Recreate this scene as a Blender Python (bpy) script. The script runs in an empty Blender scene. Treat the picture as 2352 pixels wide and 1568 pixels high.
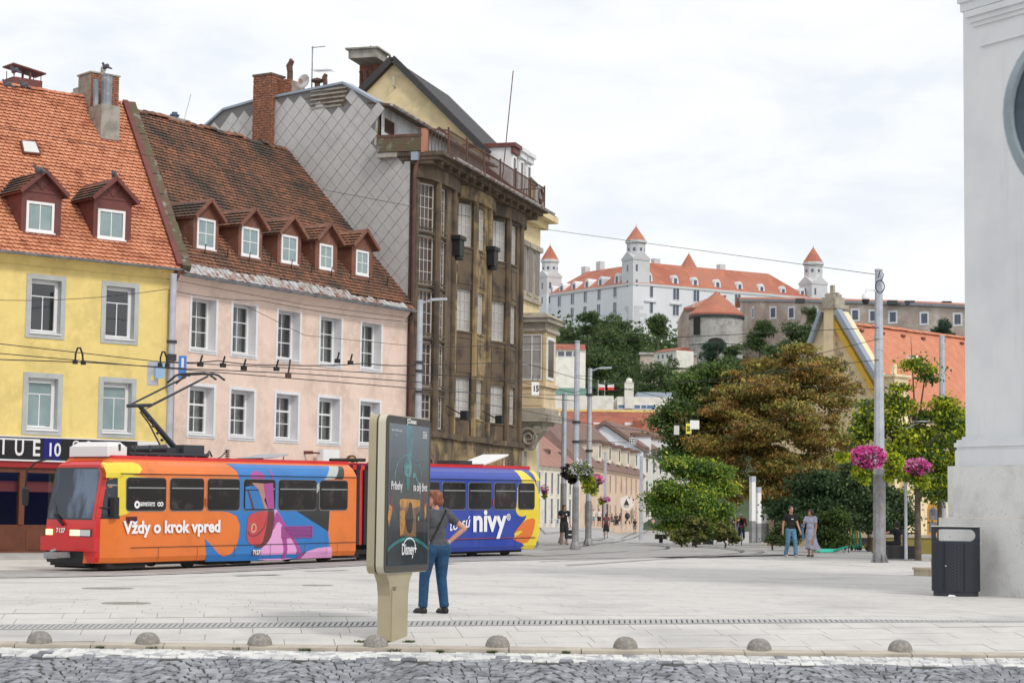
import bpy,bmesh,math,random
import numpy as np
from mathutils import Vector,Matrix
from mathutils.geometry import tessellate_polygon

R = math.radians
SC = bpy.context.scene
COL = SC.collection
random.seed(7)
rng = np.random.default_rng(7)

# ------------------------------------------------------------------ camera
FPX = 70.0 / 36.0 * 2352.0
PITCH,ROLL,CAMZ = math.atan((1178 - 784) / FPX),0.0135,1.40
_F = Vector((0,math.cos(PITCH),math.sin(PITCH)))
_R0 = Vector((1,0,0)); _U0 = _R0.cross(_F)
_RT = _R0 * math.cos(ROLL) + _U0 * math.sin(ROLL)
_UP = _U0 * math.cos(ROLL) - _R0 * math.sin(ROLL)
CAMP = Vector((0,0,CAMZ))
cam_d = bpy.data.cameras.new('camera'); cam = bpy.data.objects.new('camera',cam_d); COL.objects.link(cam)
cam.matrix_world = Matrix(((_RT.x,_UP.x,-_F.x,0),(_RT.y,_UP.y,-_F.y,0),(_RT.z,_UP.z,-_F.z,CAMZ),(0,0,0,1)))
cam_d.lens = 70; cam_d.sensor_width = 36; cam_d.clip_start = 0.2; cam_d.clip_end = 6000
cam_d.dof.use_dof = True; cam_d.dof.focus_distance = 45; cam_d.dof.aperture_fstop = 8
SC.camera = cam

# ------------------------------------------------------------------ world: bright, thinly clouded sky
W = bpy.data.worlds.new('World'); SC.world = W; W.use_nodes = True
nt = W.node_tree; N = nt.nodes; L = nt.links
for n in list(N): N.remove(n)
out = N.new('ShaderNodeOutputWorld')
sky = N.new('ShaderNodeTexSky'); sky.sky_type = 'NISHITA'; sky.sun_disc = False
SUN_EL,SUN_AZ = R(44),R(142)          # azimuth measured from +Y clockwise
sky.sun_elevation = SUN_EL; sky.sun_rotation = SUN_AZ
sky.air_density = 1.0; sky.dust_density = 2.0
bg1 = N.new('ShaderNodeBackground'); bg1.inputs[1].default_value = 0.13
L.new(sky.outputs[0],bg1.inputs[0])
tc = N.new('ShaderNodeTexCoord')
mp = N.new('ShaderNodeMapping'); mp.inputs['Scale'].default_value = (1.0,1.0,2.6); mp.inputs['Location'].default_value = (.31,.0,.12)
L.new(tc.outputs['Generated'],mp.inputs[0])
n1 = N.new('ShaderNodeTexNoise'); n1.inputs['Scale'].default_value = 9; n1.inputs['Detail'].default_value = 7; n1.inputs['Roughness'].default_value = .55
n1.inputs['Distortion'].default_value = .35
L.new(mp.outputs[0],n1.inputs['Vector'])
cr = N.new('ShaderNodeValToRGB')
cr.color_ramp.elements[0].position = .36; cr.color_ramp.elements[0].color = (.845,.875,.915,1)
cr.color_ramp.elements[1].position = .60; cr.color_ramp.elements[1].color = (1.0,.995,.985,1)
e = cr.color_ramp.elements.new(.47); e.color = (.94,.95,.962,1)
L.new(n1.outputs[0],cr.inputs[0])
bg2 = N.new('ShaderNodeBackground'); bg2.inputs[1].default_value = 1.02
L.new(cr.outputs[0],bg2.inputs[0])
mx = N.new('ShaderNodeMixShader'); mx.inputs[0].default_value = .88
L.new(bg1.outputs[0],mx.inputs[1]); L.new(bg2.outputs[0],mx.inputs[2]); L.new(mx.outputs[0],out.inputs[0])

sl = bpy.data.lights.new('sun','SUN'); sl.energy = 1.5; sl.angle = R(10); sl.color = (1,.95,.87)
so = bpy.data.objects.new('sun',sl); COL.objects.link(so)
sdir = Vector((math.sin(SUN_AZ) * math.cos(SUN_EL),math.cos(SUN_AZ) * math.cos(SUN_EL),math.sin(SUN_EL)))
so.rotation_euler = sdir.to_track_quat('Z','Y').to_euler()
SC.view_settings.view_transform = 'Standard'; SC.view_settings.look = 'None'
SC.view_settings.exposure = 0.12; SC.view_settings.gamma = 1; SC.view_settings.use_curve_mapping = False
SC.cycles.max_bounces = 6; SC.cycles.transparent_max_bounces = 8
SC.cycles.use_denoising = True

# ------------------------------------------------------------------ measuring helpers (photo pixels, 2352 wide)
def ray(px,py):
 return (_F + _RT * ((px - 1176) / FPX) - _UP * ((py - 784) / FPX))
def sstep(a,b,x):
 t = min(1,max(0,(x - a) / (b - a))); return t * t * (3 - 2 * t)
def gz(x,y):
 z = -.25 * sstep(0,-12,x) * sstep(31,52,y)
 if y < 27.6: z -= .10 * (27.3 - y) if y < 27.0 else .10 * (27.6 - y) ** 2 / 1.2
 if y < 24.45: z -= .06 * (24.45 - max(y,19))
 if y < 19: z += .10 * (19 - y)
 if y > 90: z -= min(.68,.008 * (y - 90)) * sstep(.042,.054,x / y)
 return z
def G(px,py):
 d = ray(px,py); z = 0.0
 lo,hi = 8.0,4000.0
 for _ in range(48):
  t = (lo + hi) / 2
  if CAMZ + d.z * t > gz(d.x * t,d.y * t): lo = t
  else: hi = t
 p = CAMP + d * t; p.z = gz(p.x,p.y); return p
def at(px,py,depth):
 d = ray(px,py); return CAMP + d * (depth / d.y)
def tilt(x,y):
 n = Vector(((gz(x - .2,y) - gz(x + .2,y)) / .4,(gz(x,y - .2) - gz(x,y + .2)) / .4,1)).normalized(); return Vector((0,0,1)).rotation_difference(n).to_matrix().to_4x4()
class Frame:
 """vertical plane; x along it, y behind it, z up"""
 def __init__(s,p,d):
  s.p = Vector((p[0],p[1],0)); s.d = Vector((d[0],d[1],0)).normalized(); s.n = Vector((-s.d.y,s.d.x,0))
  s.M = Matrix(((s.d.x,s.n.x,0,s.p.x),(s.d.y,s.n.y,0,s.p.y),(0,0,1,0),(0,0,0,1)))
  s.I = s.M.inverted()
 def hit(s,px,py,dep=0.0):
  d = ray(px,py); t = ((s.p + s.n * dep - CAMP).dot(s.n)) / d.dot(s.n)
  q = CAMP + d * t; q = q - s.p; return q.dot(s.d),q.z + 0.0
 def rect(s,xl,xr,yt,yb,dep=0.0):
  xm,ym = (xl + xr) / 2,(yt + yb) / 2
  return s.hit(xl,ym,dep)[0],s.hit(xr,ym,dep)[0],s.hit(xm,yb,dep)[1],s.hit(xm,yt,dep)[1]
 def w(s,u,o,z): return s.p + s.d * u + s.n * o + Vector((0,0,z))

# ------------------------------------------------------------------ materials
def _sock(v): return (v[0],v[1],v[2],1)
def mat(name,col,rough=.6,metal=0.0,spec=.5,var=None,var2=None,bump=None,coords='Object',streak=None,transl=None,attr=None,emit=None,coat=0):
 """var=(colour, scale, low, high): noise blend to another colour; bump=(scale, strength, distance)"""
 m = bpy.data.materials.new(name); m.use_nodes = True
 t = m.node_tree; ns = t.nodes; lk = t.links; b = ns['Principled BSDF']
 b.inputs['Roughness'].default_value = rough; b.inputs['Metallic'].default_value = metal
 b.inputs['Specular IOR Level'].default_value = spec; b.inputs['Base Color'].default_value = _sock(col)
 b.inputs['Coat Weight'].default_value = coat
 src = None
 def vec(scale=(1,1,1)):
  if coords == 'World':
   g = ns.new('ShaderNodeNewGeometry'); o = g.outputs['Position']
  else:
   g = ns.new('ShaderNodeTexCoord'); o = g.outputs[coords]
  if scale != (1,1,1):
   mm = ns.new('ShaderNodeMapping'); mm.inputs['Scale'].default_value = scale; lk.new(o,mm.inputs[0]); o = mm.outputs[0]
  return o
 if attr:
  a = ns.new('ShaderNodeAttribute'); a.attribute_name = attr; src = a.outputs['Color']
  mul = ns.new('ShaderNodeMixRGB'); mul.blend_type = 'MULTIPLY'; mul.inputs[0].default_value = 1
  mul.inputs[1].default_value = _sock(col); lk.new(src,mul.inputs[2]); src = mul.outputs[0]
 for v in (var,var2,streak):
  if not v: continue
  c2,sc,lo,hi = v[:4]
  nz = ns.new('ShaderNodeTexNoise'); nz.inputs['Scale'].default_value = sc; nz.inputs['Detail'].default_value = 6; nz.inputs['Roughness'].default_value = .6
  lk.new(vec((1,1,.12) if v is streak else (1,1,1)),nz.inputs['Vector'])
  rp = ns.new('ShaderNodeMapRange'); rp.inputs[1].default_value = lo; rp.inputs[2].default_value = hi; lk.new(nz.outputs[0],rp.inputs[0])
  mixn = ns.new('ShaderNodeMixRGB'); lk.new(rp.outputs[0],mixn.inputs[0])
  if src is None: mixn.inputs[1].default_value = _sock(col)
  else: lk.new(src,mixn.inputs[1])
  mixn.inputs[2].default_value = _sock(c2); src = mixn.outputs[0]
 if src is not None: lk.new(src,b.inputs['Base Color'])
 if bump:
  nz = ns.new('ShaderNodeTexNoise'); nz.inputs['Scale'].default_value = bump[0]; nz.inputs['Detail'].default_value = 5
  lk.new(vec(),nz.inputs['Vector'])
  bp = ns.new('ShaderNodeBump'); bp.inputs['Strength'].default_value = bump[1]; bp.inputs['Distance'].default_value = bump[2] if len(bump) > 2 else .02
  lk.new(nz.outputs[0],bp.inputs['Height']); lk.new(bp.outputs[0],b.inputs['Normal'])
 if transl:
  o = ns['Material Output']; tr = ns.new('ShaderNodeBsdfTranslucent'); ms = ns.new('ShaderNodeMixShader'); ms.inputs[0].default_value = transl
  if src is not None: lk.new(src,tr.inputs[0])
  else: tr.inputs[0].default_value = _sock(col)
  lk.new(b.outputs[0],ms.inputs[1]); lk.new(tr.outputs[0],ms.inputs[2]); lk.new(ms.outputs[0],o.inputs[0])
 if emit:
  b.inputs['Emission Color'].default_value = _sock(emit[0]); b.inputs['Emission Strength'].default_value = emit[1]
 return m
def glass(name,tint=(.75,.8,.8),refl=.10):
 m = bpy.data.materials.new(name); m.use_nodes = True
 t = m.node_tree; ns = t.nodes; lk = t.links; o = ns['Material Output']; ns.remove(ns['Principled BSDF'])
 a = ns.new('ShaderNodeBsdfTransparent'); a.inputs[0].default_value = _sock(tint)
 g = ns.new('ShaderNodeBsdfGlossy'); g.inputs['Roughness'].default_value = .03; g.inputs[0].default_value = (.9,.93,.95,1)
 ms = ns.new('ShaderNodeMixShader'); ms.inputs[0].default_value = refl + .05; lk.new(a.outputs[0],ms.inputs[1]); lk.new(g.outputs[0],ms.inputs[2])
 lk.new(ms.outputs[0],o.inputs[0]); return m

# ------------------------------------------------------------------ mesh builder
class MB:
 def __init__(s): s.v = []; s.f = []; s.m = []; s.mi = 0
 def add(s,vs,fs):
  k = len(s.v); s.v += [tuple(v) for v in vs]; s.f += [tuple(i + k for i in f) for f in fs]; s.m += [s.mi] * len(fs); return s
 def quad(s,a,b,c,d): return s.add([a,b,c,d],[(0,1,2,3)])
 def box(s,x0,x1,y0,y1,z0,z1):
  return s.add([(x0,y0,z0),(x1,y0,z0),(x1,y1,z0),(x0,y1,z0),(x0,y0,z1),(x1,y0,z1),(x1,y1,z1),(x0,y1,z1)],
      [(3,2,1,0),(4,5,6,7),(0,1,5,4),(1,2,6,5),(2,3,7,6),(3,0,4,7)])
 def bar(s,p,q,w,h=None,up=(0,0,1)):
  p = Vector(p); q = Vector(q); h = h or w; d = (q - p).normalized(); a = d.cross(Vector(up))
  if a.length < 1e-4: a = d.cross(Vector((1,0,0)))
  a.normalize(); b = a.cross(d); a *= w / 2; b *= h / 2
  vs = [p - a - b,p + a - b,p + a + b,p - a + b,q - a - b,q + a - b,q + a + b,q - a + b]
  return s.add(vs,[(3,2,1,0),(4,5,6,7),(0,1,5,4),(1,2,6,5),(2,3,7,6),(3,0,4,7)])
 def tube(s,pts,r,n=8,caps=True):
  pts = [Vector(p) for p in pts]; rs = r if isinstance(r,(list,tuple)) else [r] * len(pts); rings = []
  ref = None
  for i,p in enumerate(pts):
   d = (pts[min(i + 1,len(pts) - 1)] - pts[max(i - 1,0)]).normalized()
   if ref is None:
    ref = d.cross(Vector((0,0,1)))
    if ref.length < .05: ref = d.cross(Vector((0,1,0)))
   a = (ref - d * ref.dot(d)).normalized(); ref = a; b = d.cross(a)
   rings.append([p + (a * math.cos(2 * math.pi * k / n) + b * math.sin(2 * math.pi * k / n)) * rs[i] for k in range(n)])
  vs = [v for g in rings for v in g]; fs = []
  for i in range(len(pts) - 1):
   for k in range(n): fs.append((i * n + k,i * n + (k + 1) % n,(i + 1) * n + (k + 1) % n,(i + 1) * n + k))
  if caps: fs.append(tuple(range(n))[::-1]); fs.append(tuple((len(pts) - 1) * n + k for k in range(n)))
  return s.add(vs,fs)
 def lathe(s,prof,c=(0,0,0),n=20,a0=0,a1=2 * math.pi,sx=1,sy=1):
  full = abs(a1 - a0 - 2 * math.pi) < 1e-6; m = n if full else n + 1; vs = []; fs = []
  for r,z in prof:
   for k in range(m):
    a = a0 + (a1 - a0) * k / n; vs.append((c[0] + r * math.cos(a) * sx,c[1] + r * math.sin(a) * sy,c[2] + z))
  for i in range(len(prof) - 1):
   for k in range(n):
    k2 = (k + 1) % m if full else k + 1; fs.append((i * m + k,i * m + k2,(i + 1) * m + k2,(i + 1) * m + k))
  return s.add(vs,fs)
 def prism(s,poly,y0,y1,f=None):
  """polygon in (x,z) extruded along y"""
  f = f or (lambda x,y,z: (x,y,z)); n = len(poly)
  vs = [f(x,y0,z) for x,z in poly] + [f(x,y1,z) for x,z in poly]
  tri = tessellate_polygon([[Vector((x,z,0)) for x,z in poly]])
  fs = [tuple(t) for t in tri] + [tuple(i + n for i in t) for t in tri]
  fs += [(i,(i + 1) % n,(i + 1) % n + n,i + n) for i in range(n)]
  return s.add(vs,fs)
 def extr(s,poly,z0,z1):
  """polygon in plan extruded upward"""
  n = len(poly); vs = [(x,y,z0) for x,y in poly] + [(x,y,z1) for x,y in poly]
  tri = tessellate_polygon([[Vector((x,y,0)) for x,y in poly]])
  fs = [tuple(t) for t in tri] + [tuple(i + n for i in t) for t in tri]
  fs += [(i,(i + 1) % n,(i + 1) % n + n,i + n) for i in range(n)]
  return s.add(vs,fs)
 def ring(s,o,i,y0,y1):
  """rectangular frame: o, i = (x0,x1,z0,z1)"""
  s.box(o[0],i[0],y0,y1,o[2],o[3]); s.box(i[1],o[1],y0,y1,o[2],o[3])
  s.box(i[0],i[1],y0,y1,o[2],i[2]); s.box(i[0],i[1],y0,y1,i[3],o[3]); return s
 def mesh(s,name,mats,smooth=False):
  me = bpy.data.meshes.new(name); me.from_pydata(s.v,[],s.f)
  for m in (mats if isinstance(mats,(list,tuple)) else [mats]): me.materials.append(m)
  if max(s.m,default=0) > 0: me.polygons.foreach_set('material_index',s.m)
  bm = bmesh.new(); bm.from_mesh(me); bmesh.ops.recalc_face_normals(bm,faces=bm.faces); bm.to_mesh(me); bm.free()
  if smooth: smooth_mesh(me,smooth)
  me.update(); return me
 def build(s,name,mats,parent=None,smooth=False,M=None):
  return put(name,s.mesh(name,mats,smooth),parent,M)
def smooth_mesh(me,ang=True):
 me.polygons.foreach_set('use_smooth',[True] * len(me.polygons))
 if ang is not True:
  try: me.set_sharp_from_angle(angle=R(ang))
  except Exception: pass
def put(name,data,parent=None,M=None):
 o = bpy.data.objects.new(name,data); COL.objects.link(o)
 if parent is not None: o.parent = parent
 if M is not None: o.matrix_basis = M
 return o
def tag(o,label=None,cat=None,group=None,kind=None):
 if label: o['label'] = label
 if cat: o['category'] = cat
 if group: o['group'] = group
 if kind: o['kind'] = kind
 return o
def thing(name,label,cat,M=None,group=None):
 o = put(name,None,None,M); o.empty_display_size = .2
 return tag(o,label,cat,group)
def T(x,y,z,rz=0,s=1): return Matrix.Translation((x,y,z)) @ Matrix.Rotation(rz,4,'Z') @ Matrix.Scale(s,4)
def dup_tree(o,M=None,parent=None,label=None,group=None):
 c = o.copy(); COL.objects.link(c); c.parent = parent
 if M is not None: c.matrix_basis = M
 if label: c['label'] = label
 if group: c['group'] = group
 for ch in list(o.children): dup_tree(ch,None,c)
 return c
def pieces(name,mesh,mats_list,parent,limit=300,key=None):
 """alike pieces: the first LIMIT (nearest) as objects sharing one mesh, the rest joined"""
 if key is not None:
  order = sorted(range(len(mats_list)),key=lambda i: key(mats_list[i])); mats_list = [mats_list[i] for i in order]
 for M in mats_list[:limit]: put(name,mesh,parent,M)
 rest = mats_list[limit:]
 if rest:
  nv = len(mesh.vertices); co = np.empty(nv * 3,np.float32); mesh.vertices.foreach_get('co',co); co = co.reshape(-1,3)
  A = np.array([[list(r) for r in M] for M in rest],np.float32)
  allv = np.einsum('mij,vj->mvi',A[:,:3,:3],co) + A[:,None,:3,3]
  faces = [tuple(p.vertices) for p in mesh.polygons]; off = np.arange(len(rest)) * nv
  me = bpy.data.meshes.new(name); fl = []
  for k in off:
   k = int(k)
   for f in faces: fl.append(tuple(i + k for i in f))
  me.from_pydata(allv.reshape(-1,3).tolist(),[],fl)
  for m in mesh.materials: me.materials.append(m)
  o = put(name,me,parent); o['kind'] = 'stuff'
def text(name,body,mat_,size,parent,M,bold=0.0,ext=.002,align='LEFT',width=None,shear=0,squeeze=None):
 c = bpy.data.curves.new(name,'FONT'); c.body = body; c.size = size; c.offset = bold; c.extrude = ext; c.align_x = align; c.shear = shear
 c.resolution_u = 3
 c.materials.append(mat_); o = put(name,c,parent,M)
 TEXTS.append((o,width)); return o
TEXTS = []
def fit_texts():
 bpy.context.view_layer.update(); dg = bpy.context.evaluated_depsgraph_get()
 for o,w in TEXTS:
  me = bpy.data.meshes.new_from_object(o.evaluated_get(dg)); n = o.name; p = o.parent; mb_ = o.matrix_basis.copy(); cu = o.data; ch = [c for c in o.children]
  xs = [v.co.x for v in me.vertices]; wid = max(xs) - min(xs) if xs else 0
  if w and wid > 0: mb_ = mb_ @ Matrix.Diagonal((w / wid,1,1,1))
  bpy.data.objects.remove(o); bpy.data.curves.remove(cu)
  if not me.materials: me.materials.append(M['white'])
  put(n,me,p,mb_)
# text lies in x-z plane facing -y
TXT = Matrix.Rotation(R(90),4,'X')
def inpoly(x,y,poly):
 c = False; j = len(poly) - 1
 for i in range(len(poly)):
  xi,yi = poly[i]; xj,yj = poly[j]
  if (yi > y) != (yj > y) and x < (xj - xi) * (y - yi) / (yj - yi) + xi: c = not c
  j = i
 return c
def wall_grid(mb,u0,u1,z0,z1,holes,y=0.0,top=None):
 us = sorted(set([u0,u1] + [h[0] for h in holes] + [h[1] for h in holes])); zs = sorted(set([z0,z1] + [h[2] for h in holes] + [h[3] for h in holes]))
 for i in range(len(us) - 1):
  for j in range(len(zs) - 1):
   cu,cz = (us[i] + us[i + 1]) / 2,(zs[j] + zs[j + 1]) / 2
   if any(h[0] < cu < h[1] and h[2] < cz < h[3] for h in holes): continue
   mb.quad((us[i],y,zs[j]),(us[i + 1],y,zs[j]),(us[i + 1],y,zs[j + 1]),(us[i],y,zs[j + 1]))

# palette
M = {}
M['white_frame'] = mat('white_frame_paint',(.80,.81,.82),.4)
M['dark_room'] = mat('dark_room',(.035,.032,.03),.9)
M['beige_room'] = mat('beige_room',(.16,.13,.10),.9)
M['curtain'] = mat('curtain_cloth',(.30,.30,.27),.9,streak=((.16,.16,.15),9,.4,.65))
M['glass'] = glass('window_glass',(.7,.74,.74),.06)
M['blind_glass'] = mat('blind_behind_glass',(.20,.29,.30),.25,var=((.27,.36,.36),1.5,.35,.65),coat=.6)
M['steel'] = mat('galvanised_steel',(.50,.53,.58),.45,.35,var=((.38,.41,.46),3,.4,.7))
M['steel_dark'] = mat('weathered_steel',(.30,.31,.33),.55,.3,var=((.18,.17,.16),3,.4,.7),var2=((.36,.34,.32),14,.55,.7))
M['black'] = mat('black_rubber',(.012,.012,.013),.6)
M['wire'] = mat('wire_black',(.02,.02,.022),.5)
M['white'] = mat('white_paint',(.82,.82,.82),.5)
M['dark_metal'] = mat('dark_painted_metal',(.035,.038,.045),.5)
# ================================================================== SETTING
M['ground'] = mat('paving_base',(.34,.335,.325),.8,coords='World',var=((.40,.395,.385),.6,.35,.65),var2=((.27,.265,.26),3.0,.5,.75),bump=(40,.1,.01))
M['slab'] = mat('pale_paving_slab',(.535,.52,.495),.7,coords='World',var=((.59,.575,.55),2.3,.38,.62),var2=((.44,.43,.415),.45,.50,.66),streak=((.40,.39,.37),5.5,.64,.72),bump=(60,.08,.01))
M['track'] = mat('track_concrete',(.40,.385,.375),.75,coords='World',var=((.30,.285,.28),.45,.4,.65),var2=((.47,.46,.45),2.2,.5,.7))
M['sett'] = mat('dark_basalt_sett',(.19,.20,.225),.45,spec=.6,coords='World',var=((.33,.345,.375),7,.44,.62),var2=((.085,.09,.105),4.1,.46,.64),bump=(30,.3,.02))
M['grout'] = mat('dark_joint_dirt',(.045,.045,.045),.95,coords='World',var=((.09,.09,.08),3,.4,.7))
M['line'] = mat('worn_white_road_paint',(.68,.68,.66),.7,coords='World',var=((.34,.35,.37),7,.47,.60),var2=((.50,.50,.50),1.3,.45,.65))
M['kerb'] = mat('sandy_kerb_stone',(.48,.43,.36),.8,coords='World',var=((.36,.32,.27),2.5,.4,.7))
M['rail'] = mat('rail_steel',(.10,.10,.105),.35,.6)
M['grate'] = mat('grate_iron',(.42,.42,.42),.6,.2)
M['moss'] = mat('moss_green',(.07,.10,.025),.9)
xs = sorted(set([-900,-400,-150,-80,-50,-30] + [i * 1.5 for i in range(-16,17)] + [30,36,45,60,90,150,400,900]))
ys = sorted(set([-40,0,10] + [15 + i * .75 for i in range(20)] + [30 + i * 1.5 for i in range(51)] + [110,120,130,140,150,160,170,180,200,220,260,300,500,900,2500]))
mb = MB(); nx = len(xs)
mb.v = [(x,y,gz(x,y) - (.14 if y < 24.3 else .03)) for y in ys for x in xs]
for j in range(len(ys) - 1):
 for i in range(nx - 1): mb.f.append((j * nx + i,j * nx + i + 1,(j + 1) * nx + i + 1,(j + 1) * nx + i)); mb.m.append(0)
ground = mb.build('ground',M['ground']); tag(ground,kind='structure')

# ---- plaza of pale slabs, rows following the drain line
plaza = tag(put('plaza_paving',None),kind='structure')
DA = math.atan2(1.95,13.8); ca,sa = math.cos(DA),math.sin(DA)
def kerb_y(x): return 24.42 + x * .012
def drain_y(x): return 26.75 + x * math.tan(DA)
M['slab_side'] = mat('dirty_slab_joint',(.30,.285,.265),.9)
tmpl = MB(); tmpl.box(-.5,.5,-.5,.5,-.045,0); tmpl.m = [1,0,1,1,1,1]; tmpl = tmpl.mesh('paving_slab',[M['slab'],M['slab_side']])
mats_ = []
pitch,ln = .46,.92
for j in range(-60,140):
 v = j * pitch; off = random.random() * ln
 u = -45
 while u < 60:
  l = random.choice((.62,.78,.92)); x = (u + l / 2) * ca - v * sa; y = 26.75 + (u + l / 2) * sa + v * ca
  u += l
  if y < kerb_y(x) + .265 or y > 66 or abs(x) > y * .285 + 1: continue
  if abs((y - drain_y(x)) * ca) < .30: continue
  g = gz(x,y)
  mats_.append(Matrix.Translation((x,y,g + random.uniform(-.0014,.0014))) @ tilt(x,y) @ Matrix.Rotation(DA,4,'Z') @ Matrix.Diagonal((l - .006,pitch - .006,1,1)))
pieces('paving_slab',tmpl,mats_,plaza,300,key=lambda m: m.translation.y)

# ---- track bed with rails
def strip(pts,w,lift,name,m,parent,kind=None):
 mb = MB(); n = len(pts); vs = []
 for i,p in enumerate(pts):
  d = (pts[min(i + 1,n - 1)] - pts[max(i - 1,0)]); d.z = 0; d.normalize(); s = Vector((-d.y,d.x,0)) * w / 2
  for q in (p + s,p - s): vs.append((q.x,q.y,gz(q.x,q.y) + lift))
 mb.add(vs,[(2 * i,2 * i + 1,2 * i + 3,2 * i + 2) for i in range(n - 1)])
 return mb.build(name,m,parent)
def densify(pts,step=.7,smooth=2):
 out = []
 for a,b in zip(pts[:-1],pts[1:]):
  n = max(1,int((b - a).length / step))
  out += [a.lerp(b,k / n) for k in range(n)]
 out.append(pts[-1])
 for _ in range(smooth * 6):
  out = [out[0]] + [(out[i - 1] + out[i] * 2 + out[i + 1]) / 4 for i in range(1,len(out) - 1)] + [out[-1]]
 return out
TD = Vector((.575,.818,0)).normalized(); TN = Vector((-TD.y,TD.x,0)); TA = Vector((-10.0,51.3,0)) - TD * .6
tr = tag(put('tram_track',None),kind='structure')
for k,(lo,hi) in enumerate(((-.35,2.9),(-3.5,-.45))):
 c = (lo + hi) / 2
 strip([TA + TD * t + TN * c for t in np.arange(-24,34,.8)],hi - lo,.012 + .002 * k,'track_bed',M['track'],tr)
 for o in (.45,1.9):
  oo = o if k == 0 else o - 3.2
  strip([TA + TD * t + TN * oo for t in np.arange(-24,36,.8)],.10,.019,'rail',M['rail'],tr)
for arc in ([(1212,1279),(1371,1271),(1476,1263),(1540,1259),(1535,1255),(1503,1250),(1437,1244),(1370,1238)],
   [(1240,1290),(1503,1280),(1608,1278),(1687,1272),(1714,1267),(1690,1261),(1635,1256.5),(1560,1251),(1480,1245)],
   [(1300,1299),(1503,1285),(1654,1277),(1722,1274.5),(1764,1268),(1736,1263.5),(1654,1258),(1590,1254)],
   [(1250,1262),(1330,1255),(1400,1246),(1440,1238),(1470,1228),(1490,1217)],[(1250,1250),(1330,1246),(1400,1238),(1440,1230),(1462,1222)]):
 strip(densify([G(*p) for p in arc]),.13,.02,'rail',M['rail'],tr)
# darker worn band and repair patches crossing the plaza in front of the tram
for (x0,y0,x1,y1,w) in ((880,1299,1040,1294,.5),(540,1322,640,1320,.6),(700,1312,800,1309,.35)):
 strip([G(x0,y0),G((x0 + x1) / 2,(y0 + y1) / 2),G(x1,y1)],w,.021,'asphalt_patch',M['track'],tr)

# ---- kerb stones and cobbled road
kerb = tag(put('kerb',None),kind='structure')
kt = MB().box(-.5,.5,0,.24,-.16,0).mesh('kerb_stone',M['kerb'])
x = -9.0
while x < 9.5:
 l = random.uniform(.85,1.1); xm = x + l / 2
 put('kerb_stone',kt,kerb,Matrix.Translation((xm,kerb_y(xm) + .03,gz(xm,kerb_y(xm) + .03) + .034 + random.uniform(-.004,.004))) @ Matrix.Rotation(math.atan(.10),4,'X') @ Matrix.Rotation(math.atan(.012),4,'Z') @ Matrix.Diagonal((l - .012,1,1,1)))
 x += l
road = tag(put('cobbled_road',None),kind='structure')
gb = MB()
for y0_,y1_ in ((15,19),(19,24.4)): gb.quad((-40,y0_,gz(0,y0_) - .016),(40,y0_,gz(0,y0_) - .016),(40,y1_,gz(0,y1_) - .016),(-40,y1_,gz(0,y1_) - .016))
gb.build('road_bed',M['grout'],road)
st = MB()
prof = [(-.5,-.5),(.5,-.5),(.5,.5),(-.5,.5)]
def settv(r,z): return [(x * r,y * r,z) for x,y in prof]
st.add(settv(1,-.09) + settv(.99,-.007) + settv(.90,.001),[(0,1,5,4),(1,2,6,5),(2,3,7,6),(3,0,4,7),(4,5,9,8),(5,6,10,9),(6,7,11,10),(7,4,8,11),(8,9,10,11)])
set_t = st.mesh('cobble',M['sett'])
lines = []; cob = []; cobw = []
fanw = 1.5
for row in range(0,26):
 base = kerb_y(0) - .52 - row * .138 + .12
 if base < 20.2: break
 x = -8.2 + random.uniform(0,.1)
 while x < 8.2:
  w = random.uniform(.10,.185); xm = x + w / 2
  ph = ((xm + 40) % fanw) / fanw
  arch = -.30 * (2 * ph - 1) ** 2
  sl_ = -.30 * 2 * (2 * ph - 1) * 2 / fanw
  y = base + xm * .012 + arch + random.uniform(-.012,.012)
  x += w
  Mx = Matrix.Translation((xm,y,gz(xm,y) + random.uniform(-.006,.004))) @ Matrix.Rotation(math.atan(.16),4,'X') @ Matrix.Rotation(math.atan(sl_) * .8 + random.uniform(-.12,.12),4,'Z') @ Matrix.Rotation(random.uniform(-.06,.05),4,'X') @ Matrix.Rotation(random.uniform(-.05,.05),4,'Y') @ Matrix.Diagonal((w - .010,.126 + random.uniform(-.012,.008),1,1))
  cob.append(Mx)
pieces('cobble',set_t,cob,road,300,key=lambda m: m.translation.y + 9 * (abs(m.translation.x) > 6.4))
# row of painted setts along the kerb, one more worn line at the near edge
pb_ = MB()
for k in range(-9,9): pb_.quad(*[(k + i,kerb_y(k + i) + o_,gz(k + i,kerb_y(k + i) + o_) - .009) for i,o_ in ((0,-.34),(1,-.34),(1,.02),(0,.02))])
pb_.build('road_marking',M['line'],road)
set_w = st.mesh('painted_cobble',M['line'])
for (dy,rows,wd) in ((-.09,3,.13),):
 for r_ in range(rows):
  x = -8.5
  while x < 9:
   w = random.uniform(.12,.19)
   put('painted_cobble',set_w if random.random() < (.95,.95,.80)[r_] else set_t,road,Matrix.Translation((x + w / 2,kerb_y(x) - .06 - r_ * .145,gz(x,kerb_y(x) - .06 - r_ * .145) + random.uniform(-.006,.004))) @ Matrix.Rotation(math.atan(.16),4,'X') @ Matrix.Rotation(random.uniform(-.1,.1),4,'Z') @ Matrix.Diagonal((w - .008,.140,1,1)))
   x += w
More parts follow.
